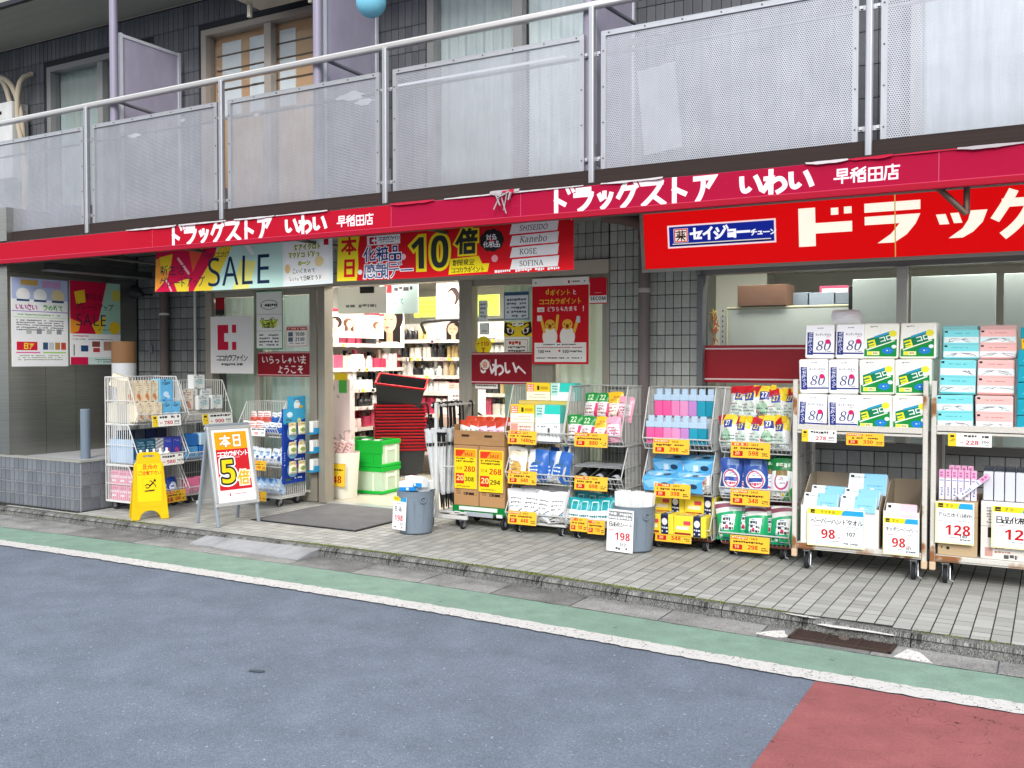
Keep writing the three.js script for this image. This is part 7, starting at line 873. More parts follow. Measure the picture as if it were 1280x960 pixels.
{ // sandwich board
  const t = thing('sandwich_board', 'silver framed sandwich board with a red and yellow number 5 poster', 'sandwich board', [-6.69, 0, -0.64], Math.PI / 2 - 0.2);
  const fr = mat('#d9dbdc', 0.35, 0.4, { map: grainMap }), leg = mat('#a9b5c0', 0.4, 0.35, { map: grainMap }), tilt = 0.2, A = (g, s) => g.rotateX(-s * tilt).translate(0, 0, s * 0.2);
  const P = print(330, 560, (c, w, h) => { fill(c, 0, 0, w, h, '#f7f6f3'); fill(c, 22, 20, w - 44, h * 0.24, '#f2a50f'); text(c, '本日', w * 0.2, 44, 92, '#fdfaf2', 0.16, { edge: '#d8850c', edgeW: 0.1, adv: 1.1 }); fill(c, 22, 20 + h * 0.24, w - 44, h * 0.56, '#d0202c'); text(c, 'ココカラポイント', 30, h * 0.3, 40, '#fff', 0.18, { adv: 0.86, skew: 0.08 }); c.save(); c.translate(30, h * 0.38); c.font = 'bold 250px sans-serif'; c.lineJoin = 'round'; for (const [lw, col] of [[52, '#fff'], [30, '#2a2a24']]) { c.lineWidth = lw; c.strokeStyle = col; c.strokeText('5', 12, 200); } c.fillStyle = '#f7d51c'; c.fillText('5', 12, 200); c.restore(); text(c, '倍', w * 0.56, h * 0.58, 110, '#f2b41c', 0.13, { edge: '#fdf6e0', edgeW: 0.2 }); fill(c, w * 0.56, h * 0.39, 44, 4, '#f3c0c0'); fill(c, w * 0.3, h * 0.88, 12, 22, '#c8323c'); lines(c, w * 0.38, h * 0.885, w * 0.4, 1, 18, '#c99'); });
  const front = part('front_frame', A(merge([rbox(0.46, 0.035, 0.022, 0.006, 0, 0.905, 0), rbox(0.46, 0.035, 0.022, 0.006, 0, 0.2, 0), rbox(0.035, 0.67, 0.022, 0.006, -0.2125, 0.5525, 0), rbox(0.035, 0.67, 0.022, 0.006, 0.2125, 0.5525, 0)]), 1), fr, t);
  part('poster', A(boxPrint(0.39, 0.67, 0.01, 0, [, , , , P]).clone().translate(0, 0.5525, 0.001), 1), faces([, , , , P], paperWhite), front);
  part('back_frame', A(merge([rbox(0.46, 0.035, 0.022, 0.006, 0, 0.905, 0), rbox(0.46, 0.035, 0.022, 0.006, 0, 0.2, 0), box(0.4, 0.67, 0.008, 0, 0.5525, 0)]), -1), fr, t);
  for (const s of [1, -1]) for (const x of [-0.212, 0.212]) part('leg', A(rbox(0.03, 0.92, 0.026, 0.008, x, 0.462, -s * 0.022), s), leg, t);
  part('hinge', merge([rbox(0.44, 0.02, 0.05, 0.006, 0, 0.915, 0)]), leg, t);
}
const binM = mat('#8795a3', 0.5, 0, { map: grainMap });
function bin(label, pos, r, h, P, turn, cw, chh) {
  const t = thing('bucket', label, 'bucket', pos, turn);
  part('body', lathe([[0.001, 0.002], [r * 0.84, 0.002], [r * 0.86, 0.02], [r * 0.97, h - 0.06], [r * 1.0, h - 0.055], [r * 1.0, h - 0.01], [r * 1.06, h], [r * 1.02, h + 0.004], [r * 0.93, h - 0.02], [r * 0.82, 0.02], [0.001, 0.02]], 40), binM, t);
  const rb = []; for (let k = 0; k < 12; k++) { const a = k / 12 * 6.283; rb.push(box(0.006, h - 0.12, 0.006, 0, 0, 0).rotateX(0.1).translate(0, h / 2 - 0.02, r * 0.925).rotateY(a)); } stuff(part('rib', merge(rb), binM, t));
  part('handle', merge([tube([[-r, h - 0.04, 0.03], [-r * 1.06, h - 0.1, 0.02], [-r * 1.04, h - 0.13, 0.06], [-r * 1.0, h - 0.1, 0.1]], 0.005, 12, 5), new THREE.TorusGeometry(0.026, 0.006, 6, 14).rotateY(1.1).translate(r * 0.86, h - 0.07, r * 0.58)]), binM, t);
  t.updateMatrixWorld(true); return t;
}
{
  const b1 = bin('grey blue bucket of blue and white packs near the entrance mat', [-4.87, 0, -1.08], 0.165, 0.375, null, 0);
  const pc = print(220, 360, (c, w, h) => { fill(c, 0, 0, w, h, '#f3f4f4'); fill(c, 0, 0, w * 0.55, h * 0.14, '#f0d428'); fill(c, w * 0.55, 0, w * 0.45, h * 0.14, '#2a9ad0'); text(c, 'マツ', 24, 10, 32, '#5a4a10', 0.14); lines(c, 20, h * 0.2, w * 0.5, 1, 18, '#888'); text(c, '日用品', 22, h * 0.3, 50, '#1c1c1c', 0.13); text(c, '198', 30, h * 0.54, 78, '#c2162c', 0.1); text(c, '217', w * 0.55, h * 0.78, 36, '#333', 0.07); lines(c, 20, h * 0.9, w * 0.7, 1, 22, '#444', 0.6); });
  card(pc, 0.175, 0.285, [-4.935, 0.185, -0.925], -0.25, 'white price sign 198 with blue and yellow corner on the first bucket', null, -0.06);
  const pk = print(110, 70, (c, w, h) => { fill(c, 0, 0, w, h, '#f2f5f7'); fill(c, 0, h * 0.55, w, h * 0.45, '#2a8fd8'); fill(c, w * 0.4, h * 0.6, 16, 20, '#dfeefa'); });
  for (let i = 0; i < 6; i++) { const o = solo('wipe_pack', packGeo(0.17, 0.085, 0.085, [, , , , pk], i), faces([, , , , pk], plain('#e9f0f4', 0.45)), [-4.9 + (i % 2) * 0.07 + (i > 3 ? 0.02 : 0), 0.375 + Math.floor(i / 2) * 0.038, -1.13 + (i % 3) * 0.06 - 0.02], `blue and white pack, ${['bottom', 'middle', 'top'][i >> 1]} layer ${['left', 'right'][i % 2]} in the first bucket`, 'pack'); o.rotation.set(rr(-0.15, 0.15), rr(-0.4, 0.4), rr(-0.1, 0.1)); }
  const b2 = bin('grey bucket of white packs before the basket carts', [-2.905, 0, -1.3], 0.165, 0.36, null, 0);
  const p2 = print(230, 330, (c, w, h) => { fill(c, 0, 0, w, h, '#f5f4f2'); fill(c, 10, 14, w - 20, h * 0.2, '#8a8d90'); lines(c, 16, 24, w - 32, 2, 30, '#f0f0f0', 0.6); text(c, '日品化シート', 12, h * 0.3, 36, '#222', 0.13, { adv: 0.98 }); lines(c, 16, h * 0.48, 40, 1, 12, '#c33'); text(c, '198', w * 0.3, h * 0.52, 74, '#c2162c', 0.1); text(c, '217', w * 0.5, h * 0.78, 30, '#333', 0.07); lines(c, 30, h * 0.89, w * 0.7, 1, 26, '#444', 0.6); });
  card(p2, 0.235, 0.33, [-2.955, 0.175, -1.128], -0.12, 'white price sign 198 with grey header on the second bucket', null, -0.06);
  for (let i = 0; i < 5; i++) { const o = solo('white_pack', packGeo(0.09, 0.16, 0.06, [], i), plain('#f1f2f0', 0.45), [-3.02 + i * 0.058, 0.385 + (i % 2) * 0.015, -1.3 + (i % 2) * 0.05], `white pack, ${LR(5)[i]}, standing in the second bucket`, 'pack'); o.rotation.set(rr(-0.1, 0.1), rr(-0.3, 0.3), rr(-0.08, 0.08)); }
}
{ // green hand trolley with two columns of cartons
  const t = thing('dolly', 'green platform dolly under the stacked cardboard boxes', 'dolly', [-4.48, 0, -1.5], 0);
  part('platform', rbox(0.56, 0.07, 0.42, 0.012, 0, 0.165, -0.2), mat('#0f8a3e', 0.45, 0, { map: grainMap }), t); part('bumper', merge([rbox(0.4, 0.035, 0.012, 0.004, 0.0, 0.178, 0.016)]), plain('#dfe8e2', 0.5), t); part('plate', rbox(0.3, 0.04, 0.02, 0.004, 0, 0.128, 0.004), plain('#a9afb6', 0.4), t); for (const x of [-0.22, 0.22]) { part('clip', rbox(0.06, 0.03, 0.02, 0.004, x, 0.13, 0.01), plain('#dfe2e2', 0.5), t); for (const z of [-0.05, -0.36]) caster(t, x * 1.08, z, 0.055, 0.125); }
  const bp = print(220, 240, (c, w, h) => { fill(c, 0, 0, w, h, '#b58b60'); fill(c, 0, h * 0.05, w, 2, '#8a6844'); fill(c, w * 0.4, h * 0.55, 40, 22, '#4a3626'); fill(c, w * 0.6, h * 0.56, 50, 20, '#33261c'); text(c, '日', w * 0.42, h * 0.555, 16, '#d8b890', 0.1); disc(c, w * 0.55, h * 0.34, 6, '#8a3a22'); lines(c, w * 0.4, h * 0.22, w * 0.45, 1, 16, '#8a5a3c'); lines(c, w * 0.1, h * 0.45, w * 0.18, 3, 16, '#6a4c34'); c.strokeStyle = '#6a4c34'; c.lineWidth = 2; c.strokeRect(w * 0.8, h * 0.45, 30, 46); for (let i = 0; i < 30; i++) fill(c, rnd() * w, rnd() * h, rr(2, 20), 1, 'rgba(90,60,30,.2)'); }, 0.85);
  for (let j = 0; j < 2; j++) for (let i = 0; i < 2; i++) solo('cardboard_box', boxPrint(0.262, 0.27, 0.38, 0.003, [, , , , bp]), faces([, , , , bp], cardboard), [-4.48 + (i - 0.5) * 0.27, 0.2 + 0.136 + j * 0.273, -1.69], `cardboard box, ${['lower', 'upper'][j]} ${['left', 'right'][i]} of four on the green dolly`, 'cardboard box');
  const sale = (a, b, c0) => print(200, 330, (c, w, h) => { fill(c, 0, 0, w, h, '#f6d51c'); fill(c, 8, 8, w - 16, h * 0.19, '#f09a22'); poly(c, [[10, 12], [w * 0.5, 12], [w * 0.3, h * 0.19], [10, h * 0.19]], '#dc3a1e'); c.fillStyle = '#a83214'; c.font = 'bold 34px sans-serif'; c.fillText('SALE', w * 0.44, h * 0.17); lines(c, 14, h * 0.23, w * 0.8, 2, 22, '#5a3a10', 0.55); text(c, c0, 14, h * 0.45, 30, '#3a2a10', 0.05, { plain: 1 }); text(c, a, w * 0.42, h * 0.42, 56, '#c2181e', 0.08); fill(c, 10, h * 0.62, w * 0.38, h * 0.26, '#d02a1c'); text(c, '20', 16, h * 0.65, 56, '#f9e08a', 0.1); text(c, b, w * 0.46, h * 0.69, 46, '#3a2a10', 0.06); lines(c, 20, h * 0.93, w * 0.6, 1, 16, '#7a5a20'); }, 0.6);
  card(sale('280', '308', '328'), 0.235, 0.36, [-4.615, 0.535, -1.492], 0, 'yellow SALE sign 280, left of two on the cardboard boxes', null, 0); card(sale('268', '294', '314'), 0.25, 0.37, [-4.345, 0.525, -1.486], 0, 'yellow SALE sign 268, right of two on the cardboard boxes', null, -0.02);
  { const d = thing('display_carton', 'open display carton holding candy pouches on top of the cardboard boxes', 'carton', [-4.48, 0.748, -1.5]); part('tray', merge([box(0.53, 0.13, 0.006, 0, 0.066, 0), box(0.53, 0.22, 0.006, 0, 0.11, -0.3), box(0.006, 0.18, 0.29, -0.262, 0.09, -0.15), box(0.006, 0.18, 0.29, 0.262, 0.09, -0.15), box(0.5, 0.006, 0.28, 0, 0.006, -0.15)]), cardboard, d); part('stamp', merge([box(0.08, 0.02, 0.002, -0.14, 0.085, 0.004), box(0.08, 0.02, 0.002, 0.1, 0.085, 0.004)]), plain('#3a2a1e', 0.8), d); }
  const wb = print(90, 110, (c, w, h) => { fill(c, 0, 0, w, h, '#eef0ea'); poly(c, [[0, 0], [w, 0], [w, h * 0.3], [0, h * 0.2]], '#c8431e'); lines(c, 10, h * 0.4, w - 20, 3, 16, '#3a7a5a', 0.3); poly(c, [[w * 0.2, h * 0.5], [w * 0.4, h * 0.44], [w * 0.3, h * 0.8]], '#d8a8a0'); }), pb = print(90, 110, (c, w, h) => { fill(c, 0, 0, w, h, '#ecd3e2'); poly(c, [[0, 0], [w, 0], [w, h * 0.2], [0, h * 0.32]], '#c23a1e'); poly(c, [[w * 0.2, h * 0.6], [w * 0.5, h * 0.5], [w * 0.34, h * 0.9]], '#d889b0'); lines(c, 20, h * 0.42, w - 40, 2, 12, '#a8487a', 0.4); });
  for (let j = 0; j < 2; j++) for (let i = 0; i < 5; i++) { const P = i < 2 ? wb : pb, o = solo('candy_pouch', pouchGeo(0.12, 0.2, 0.06, P, i + j), film(P.mat), [-4.67 + i * 0.097, 0.77 + j * 0.03, -1.55 - j * 0.11], `${i < 2 ? 'white' : 'pink'} pouch with red top, ${ORD[i]} from left, ${['front', 'back'][j]} row, above the dolly`, 'pouch'); o.rotation.set(-0.12, rr(-0.2, 0.2), rr(-0.06, 0.06)); }
}
{ // umbrella rack running back from the street, clear umbrellas hanging from it
  const t = thing('umbrella_rack', 'white tubular umbrella rack on small castors', 'rack', [-4.88, 0, -1.42]);
  part('post', merge([rbox(0.032, 1.03, 0.032, 0.006, 0, 0.61, 0), rbox(0.032, 1.03, 0.032, 0.006, 0, 0.61, -0.62)]), whiteWire, t); part('top_bar', merge([rbox(0.02, 0.02, 0.6, 0.004, 0.02, 1.1, -0.31), rbox(0.02, 0.02, 0.6, 0.004, -0.06, 1.1, -0.31)]), whiteWire, t); part('lower_ring', merge([bar([0.02, 0.55, -0.02], [0.14, 0.55, -0.02], 0.006), bar([0.14, 0.55, -0.02], [0.14, 0.55, -0.6], 0.006), bar([0.02, 0.55, -0.6], [0.14, 0.55, -0.6], 0.006)]), whiteWire, t); part('base', merge([rbox(0.42, 0.035, 0.035, 0.008, 0.12, 0.1, 0), rbox(0.42, 0.035, 0.035, 0.008, 0.12, 0.1, -0.62), rbox(0.035, 0.035, 0.6, 0.008, -0.02, 0.1, -0.31), rbox(0.3, 0.02, 0.5, 0.006, 0.13, 0.13, -0.31)]), whiteWire, t);
  for (const [x, z] of [[-0.06, 0], [0.28, 0], [-0.06, -0.62], [0.28, -0.62]]) caster(t, x, z, 0.034, 0.085);
  const clear = mat('#f1f5f7', 0.3, 0, { transmission: 0.35, thickness: 0, side: THREE.DoubleSide }), milky = mat('#eef2f5', 0.3, 0, { transmission: 0.3, thickness: 0, side: THREE.DoubleSide });
  let proto;
  for (let i = 0; i < 14; i++) {
    const j = i % 7, side = i < 7 ? 0 : 1, pos = [-4.88 + 0.045 - side * 0.075, 0.15, -1.47 - j * 0.078], label = `clear umbrella with black hook, ${ORD[j]} from the street, ${['right', 'left'][side]} row of the rack`;
    if (!proto) {
      proto = thing('clear_umbrella', label, 'umbrella', pos);
      part('hook', merge([bar([0, 0.72, 0], [0, 0.94, 0], 0.008, 7), new THREE.TorusGeometry(0.034, 0.008, 7, 14, Math.PI * 1.15).translate(-0.034, 0.94, 0)]), blackPlastic, proto);
      const fold = []; for (let a = 0; a < 8; a++) fold.push(a); const cg = new THREE.CylinderGeometry(0.042, 0.015, 0.56, 24, 6, true), p = cg.attributes.position; for (let q = 0; q < p.count; q++) { const a = Math.atan2(p.getZ(q), p.getX(q)), k = 1 + 0.3 * Math.sin(a * 8 + p.getY(q) * 7); p.setX(q, p.getX(q) * k); p.setZ(q, p.getZ(q) * k); } cg.computeVertexNormals(); part('canopy', cg.translate(0, 0.42, 0), clear, proto); part('canopy_tip', new THREE.CylinderGeometry(0.056, 0.04, 0.06, 12, 1, true).translate(0, 0.71, 0), milky, proto);
      part('shaft', bar([0, 0.02, 0], [0, 0.74, 0], 0.005, 6), chrome, proto); part('strap', new THREE.CylinderGeometry(0.046, 0.044, 0.03, 14, 1, true).translate(0, 0.6, 0), plain('#26282b', 0.6), proto); part('ferrule', lathe([[0.001, 0], [0.007, 0], [0.012, 0.1], [0.013, 0.16], [0.001, 0.16]], 10), plain('#232528', 0.5), proto);
      proto.rotation.set(0.03, 0.2, 0.02);
    } else { const c = clone(proto, label, pos, 0); c.rotation.set(rr(-0.02, 0.05), rr(-0.6, 0.8), side ? rr(0.02, 0.07) : rr(-0.02, 0.05)); }
  }
  part('tag', merge([rbox(0.1, 0.02, 0.02, 0.004, 0.07, 0.85, 0.022), rbox(0.03, 0.07, 0.02, 0.004, 0.04, 0.81, 0.022), rbox(0.03, 0.07, 0.02, 0.004, 0.09, 0.81, 0.022)]), darkRubber, t);
}
{ // folding crates and shopping baskets inside the doorway
  const gr = mat('#18b23c', 0.4), pale = mat('#d3ead2', 0.4, 0, { transmission: 0.25, thickness: 0 });
  function crate(label, pos, turn, bright) {
    const t = thing('folding_crate', label, 'crate', pos, turn), w = 0.58, d = 0.4, h = 0.3;
    part('bottom_rim', merge([rbox(w, 0.035, 0.025, 0.008, 0, 0.018, d / 2 - 0.012), rbox(w, 0.035, 0.025, 0.008, 0, 0.018, -d / 2 + 0.012), rbox(0.025, 0.035, d - 0.05, 0.008, w / 2 - 0.012, 0.018, 0), rbox(0.025, 0.035, d - 0.05, 0.008, -w / 2 + 0.012, 0.018, 0), box(w - 0.05, 0.008, d - 0.05, 0, 0.012, 0)]), gr, t);
    part('top_rim', merge([rbox(w, bright ? 0.15 : 0.05, 0.02, 0.006, 0, h - (bright ? 0.075 : 0.025), d / 2 - 0.01), rbox(w, 0.05, 0.02, 0.006, 0, h - 0.025, -d / 2 + 0.01), rbox(0.02, 0.05, d - 0.04, 0.006, w / 2 - 0.01, h - 0.025, 0), rbox(0.02, 0.05, d - 0.04, 0.006, -w / 2 + 0.01, h - 0.025, 0)]), gr, t);
    part('front_wall', box(w - 0.03, h - 0.08, 0.008, 0, h / 2 - 0.01, d / 2 - 0.016), bright ? gr : pale, t); part('back_wall', box(w - 0.03, h - 0.08, 0.008, 0, h / 2 - 0.01, -d / 2 + 0.016), pale, t);
    for (const s of [-1, 1]) { const q = part('side_wall', box(0.008, h - 0.08, d - 0.04, s * (w / 2 - 0.016), h / 2 - 0.01, 0), pale, t); part('rib', merge([rbox(0.012, h - 0.1, 0.03, 0.003, s * (w / 2 - 0.012), h / 2 - 0.01, -0.1), rbox(0.012, h - 0.1, 0.03, 0.003, s * (w / 2 - 0.012), h / 2 - 0.01, 0.1), rbox(0.014, 0.03, 0.17, 0.003, s * (w / 2 - 0.011), h / 2 + 0.05, 0)]), plain('#e6f3e4', 0.4), q); }
    for (const x of [-0.16, 0.16]) part('front_rib', rbox(0.02, h - 0.1, 0.01, 0.003, x, h / 2 - 0.02, d / 2 - 0.008), bright ? gr : plain('#dff0dc', 0.4), t);
    return t;
  }
  crate('pale green folding crate, lower of two in the doorway', [-6.83, 0.006, -2.95], 0.1, false); crate('bright green folding crate, upper of two in the doorway', [-6.83, 0.308, -2.95], 0.08, true);
  for (let i = 0; i < 5; i++) { const o = solo('packet', RB(0.09, 0.2, 0.09, 0.008), plain(['#2c3030', '#dfe3e0', '#3a3f40', '#c7ccc8', '#22262a'][i], 0.5), [-6.98 + i * 0.085, 0.5, -2.97], `${['black', 'white', 'dark grey', 'pale grey', 'blackish'][i]} packet standing in the upper green crate`, 'packet'); o.rotation.y = rr(-0.3, 0.3); }
  // shopping baskets
  const redM = mat('#b0101e', 0.4), darkM = mat('#3b3d40', 0.45);
  function hull(w0, d0, w1, d1, h, y0) { const q = (w, d, y) => [[-w, y, -d], [w, y, -d], [w, y, d], [-w, y, d]], p = [], ix = []; for (const r of [...q(w0 / 2, d0 / 2, y0), ...q(w1 / 2, d1 / 2, y0 + h)]) p.push(...r); for (let i = 0; i < 4; i++) { const a = i, b = (i + 1) % 4; ix.push(a, a + 4, b, b, a + 4, b + 4); } const g = new THREE.BufferGeometry(); g.setAttribute('position', new THREE.Float32BufferAttribute(p, 3)); g.setIndex(ix); return g.toNonIndexed(); }
  function basket(label, pos, rot) {
    const t = thing('shopping_basket', label, 'shopping basket', pos, 0, null), w = 0.58, d = 0.42, h = 0.29; t.rotation.set(...rot);
    const g = hull(0.49, 0.34, w - 0.02, d - 0.02, h, 0); g.computeVertexNormals(); const rm = redM.clone(); rm.side = THREE.DoubleSide; part('body', g, rm, t);
    const f = hull(0.495, 0.345, w - 0.012, d - 0.012, h * 0.98, 0.002), fi = f.attributes.position, keep = []; for (let i = 0; i < fi.count; i += 3) { let zs = 0; for (let k = 0; k < 3; k++) zs += fi.getZ(i + k); if (zs > 0.42) for (let k = 0; k < 3; k++) keep.push(fi.getX(i + k), fi.getY(i + k), fi.getZ(i + k)); } const fg = new THREE.BufferGeometry(); fg.setAttribute('position', new THREE.Float32BufferAttribute(keep, 3)); fg.computeVertexNormals(); const dm = darkM.clone(); dm.side = THREE.DoubleSide; part('front_panel', fg, dm, t);
    const ig = hull(0.48, 0.33, w - 0.034, d - 0.034, h - 0.004, 0.006); ig.computeVertexNormals(); const im = mat('#242527', 0.6, 0, { side: THREE.DoubleSide }); part('lining', ig, im, t); part('bottom', box(0.48, 0.006, 0.33, 0, 0.006, 0), darkM, t);
    part('rim', merge([rbox(w + 0.01, 0.022, 0.022, 0.007, 0, h, d / 2), rbox(w + 0.01, 0.022, 0.022, 0.007, 0, h, -d / 2), rbox(0.022, 0.022, d - 0.02, 0.007, w / 2, h, 0), rbox(0.022, 0.022, d - 0.02, 0.007, -w / 2, h, 0)]), redM, t); return t;
  }
  const bx = -6.78, bz = -3.45; let b0;
  for (let i = 0; i < 15; i++) { const l = `red and dark grey shopping basket, number ${i + 1} from the bottom of the nested stack`.replace(/number \d+/, i === 0 ? 'lowest' : i === 14 ? 'last' : ORD[i]); if (!b0) b0 = basket(l, [bx, 0.17, bz], [0, 0.7, 0]); else { const c = clone(b0, l, [bx + rr(-0.004, 0.004), 0.17 + i * 0.037, bz], 0); c.rotation.set(0, 0.7 + rr(-0.02, 0.02), 0); } }
  basket('tilted dark shopping basket with red rim on top of the nested stack', [bx + 0.0, 0.98, bz], [0.3, 0.5, -0.28]);
  { const t = thing('basket_stand', 'low wheeled stand under the shopping basket stack', 'stand', [bx, 0, bz], 0.55); part('frame', merge([box(0.4, 0.02, 0.28, 0, 0.14, 0), bar([-0.19, 0.14, 0.13], [-0.19, 0.04, 0.13], 0.009), bar([0.19, 0.14, 0.13], [0.19, 0.04, 0.13], 0.009), bar([0.23, 0.14, 0.13], [0.23, 0.62, 0.13], 0.009), bar([0.19, 0.14, 0.13], [0.23, 0.14, 0.13], 0.009)]), chrome, t); for (const x of [-0.18, 0.18]) for (const z of [-0.12, 0.12]) caster(t, x, z, 0.03, 0.065); }
  // white tub with yellow card, marbled stand above it
  const tub = thing('white_tub', 'white tub of pink packs with yellow price card inside the door', 'tub', [-6.78, 0.006, -2.42], 0.1); part('body', lathe([[0.001, 0], [0.14, 0], [0.175, 0.5], [0.165, 0.5], [0.132, 0.02], [0.001, 0.02]], 26), plain('#eceade', 0.5), tub);
  card(print(200, 210, (c, w, h) => { fill(c, 0, 0, w, h, '#f5cf3a'); c.strokeStyle = '#d89a1c'; c.lineWidth = 5; c.strokeRect(3, 3, w - 6, h - 6); lines(c, 24, 50, w - 50, 1, 34, '#4a3a10'); text(c, '248', 22, 106, 78, '#bf1f1c', 0.09); lines(c, 24, 30, 50, 1, 12, '#c44'); }), 0.25, 0.25, [-6.75, 0.27, -2.245], 0.1, 'yellow price card 248 on the white tub', null, -0.06);
  const pkP = print(70, 110, (c, w, h) => { fill(c, 0, 0, w, h, '#f1d5d2'); lines(c, 8, 14, w - 16, 4, 20, '#c0706c', 0.5); fill(c, 10, h * 0.7, 30, 18, '#e8a0a4'); });
  for (let i = 0; i < 5; i++) { const o = solo('pink_packet', boxPrint(0.07, 0.19, 0.03, 0.004, [, , , , pkP]), faces([, , , , pkP], plain('#efd0cc', 0.5)), [-6.88 + i * 0.055, 0.54, -2.36 - (i % 2) * 0.06], `pink packet, ${LR(5)[i]}, leaning in the white tub`, 'packet'); o.rotation.set(-0.2, rr(-0.3, 0.3), -0.35); }
  const marble = mat('#ffffff', 0.4, 0, { map: dataTex(256, (u, v) => { const a = Math.abs(fbm(u + v * 0.4, v * 0.5 + 0.2, 6, 4) - 0.5), b = a < 0.02 ? 0.75 : 0.93; return [b, b * 0.9, b * 0.89]; }) });
  { const t = thing('promotion_stand', 'narrow pink marbled promotion stand just inside the door', 'stand', [-6.86, 0, -2.52], 0.35); part('column', metreUV(rbox(0.2, 1.3, 0.16, 0.004, 0, 0.65, 0)), marble, t); part('green_tag', box(0.09, 0.14, 0.004, 0.02, 1.22, 0.083), plain('#4fae4c', 0.5), t); part('yellow_tag', box(0.15, 0.08, 0.004, 0, 1.33, 0.083), plain('#ecc92c', 0.5), t); }
}
// ------------------------------------------------------------------ inside the shop: shelving, posters and small goods
{
  const steel = mat('#e3e1da', 0.45), lip = mat('#cfccc2', 0.4);
  function rack(label, pos, turn, w, levels, d, top) {
    const t = thing('shelf_rack', label, 'shelf', pos, turn); part('back_panel', box(w, top, 0.02, 0, top / 2, -d), steel, t); for (const s of [-1, 1]) part('upright', rbox(0.03, top, 0.05, 0.004, s * w / 2, top / 2, -d + 0.03), steel, t);
    levels.forEach((y) => { const s = part('shelf', box(w - 0.03, 0.018, d, 0, y, -d / 2), steel, t); part('price_rail', box(w - 0.03, 0.045, 0.008, 0, y - 0.008, 0.006), lip, s); }); t.updateMatrixWorld(true); return t;
  }
  const cols = ['#e9e4da', '#d8c9b4', '#b63a58', '#f0d9d4', '#3b3f46', '#efefec', '#8a2334', '#c7b07a', '#5a4a6c', '#dfe6e4', '#c9506e', '#25272b'], words = { '#e9e4da': 'cream', '#d8c9b4': 'beige', '#b63a58': 'rose', '#f0d9d4': 'pale pink', '#3b3f46': 'charcoal', '#efefec': 'white', '#8a2334': 'wine red', '#c7b07a': 'gold', '#5a4a6c': 'plum', '#dfe6e4': 'icy white', '#c9506e': 'pink', '#25272b': 'black' };
  const round = lathe([[0.001, 0], [0.5, 0], [0.5, 0.7], [0.3, 0.78], [0.3, 1], [0.001, 1]], 10), tall = new RoundedBoxGeometry(1, 1, 1, 1, 0.06).translate(0, 0.5, 0), squat = lathe([[0.001, 0], [0.5, 0], [0.52, 0.5], [0.48, 0.55], [0.48, 1], [0.001, 1]], 10);
  function goods(r, w, y, room, shelf, place, wide, pal = cols) { // big pieces in front, a jumble of small ones behind
    let x = -w / 2 + 0.03, i = 0; const rest = new Map();
    while (x < w / 2 - 0.05) { const run = 1 + Math.floor(rnd() * 3), c = pal[Math.floor(rnd() * pal.length)], k = Math.floor(rnd() * 3), ww = wide * rr(0.7, 1.35), hh = Math.min(room * rr(0.45, 0.95), ww * 3.4); for (let q = 0; q < run && x < w / 2 - 0.04; q++) { const p = V(x + ww / 2, y + 0.01, -0.07 - rnd() * 0.05); r.localToWorld(p); const o = solo(['bottle', 'carton', 'jar'][k], [round, tall, squat][k], plain(c, 0.35), p.toArray(), `small ${words[c] ?? 'white'} ${['bottle', 'box', 'jar'][k]}, ${ORD[Math.min(i, 39)]} from left, ${shelf}, ${place}`, ['bottle', 'box', 'jar'][k], 'small goods on the shop shelves'); o.scale.set(ww, hh, ww); o.rotation.y = r.rotation.y + rr(-0.15, 0.15); x += ww + 0.004; i++; } x += rr(0, 0.02); }
    for (let k = 0; k < 90; k++) { const c = pal[Math.floor(rnd() * pal.length)], ww = rr(0.018, 0.05), hh = Math.min(room * rr(0.4, 0.98), ww * 5), g = new THREE.BoxGeometry(ww, hh, ww).rotateZ(rr(-0.12, 0.12)).translate(rr(-w / 2 + 0.04, w / 2 - 0.04), y + 0.012 + hh / 2, rr(-0.34, -0.14)); if (!rest.has(c)) rest.set(c, []); rest.get(c).push(g); }
    for (let k = 0; k < 16; k++) { const c = ['#f6f4ee', '#f2d640', '#e8b8c0', '#f6f4ee'][k % 4], g = new THREE.BoxGeometry(rr(0.03, 0.07), rr(0.025, 0.05), 0.003).translate(rr(-w / 2 + 0.05, w / 2 - 0.05), y - 0.012, 0.013); if (!rest.has(c)) rest.set(c, []); rest.get(c).push(g); }
    for (const [c, g] of rest) stuff(part('small_goods', mergeGeometries(g), plain(c, 0.4), r));
  }
  const L = rack('long cosmetic shelf rack along the left wall, seen through the door', [-7.5, 0, -3.5], Math.PI / 2, 2.1, [0.2, 0.42, 0.66, 0.92, 1.14, 1.4, 1.7], 0.42, 2.05);
  const names = ['lowest shelf', 'second shelf', 'third shelf', 'fourth shelf', 'fifth shelf', 'sixth shelf', 'top shelf'];
  [0.2, 0.42, 0.66, 0.92, 1.14, 1.4, 1.7].forEach((y, i) => goods(L, 2.1, y, [0.2, 0.22, 0.24, 0.2, 0.24, 0.27, 0.2][i], names[i], 'left rack', 0.085, i === 2 ? ['#c9506e', '#b63a58', '#f0d9d4'] : i === 3 || i === 4 ? ['#efefec', '#3b3f46', '#25272b', '#dfe6e4'] : cols));
  const B = rack('cosmetic shelf rack across the aisle at the back, seen through the door', [-6.75, 0, -4.5], 0, 2.1, [0.3, 0.55, 0.8, 1.08, 1.3, 1.53, 1.76], 0.42, 2.0);
  [0.3, 0.55, 0.8, 1.08, 1.3, 1.53, 1.76].forEach((y, i) => goods(B, 2.1, y, [0.22, 0.22, 0.25, 0.19, 0.2, 0.2, 0.2][i], names[i], 'back rack', 0.08, i > 3 ? ['#efefec', '#e9e4da', '#d8c9b4', '#dfe6e4', '#efefec', '#25272b', '#c7b07a'] : cols));
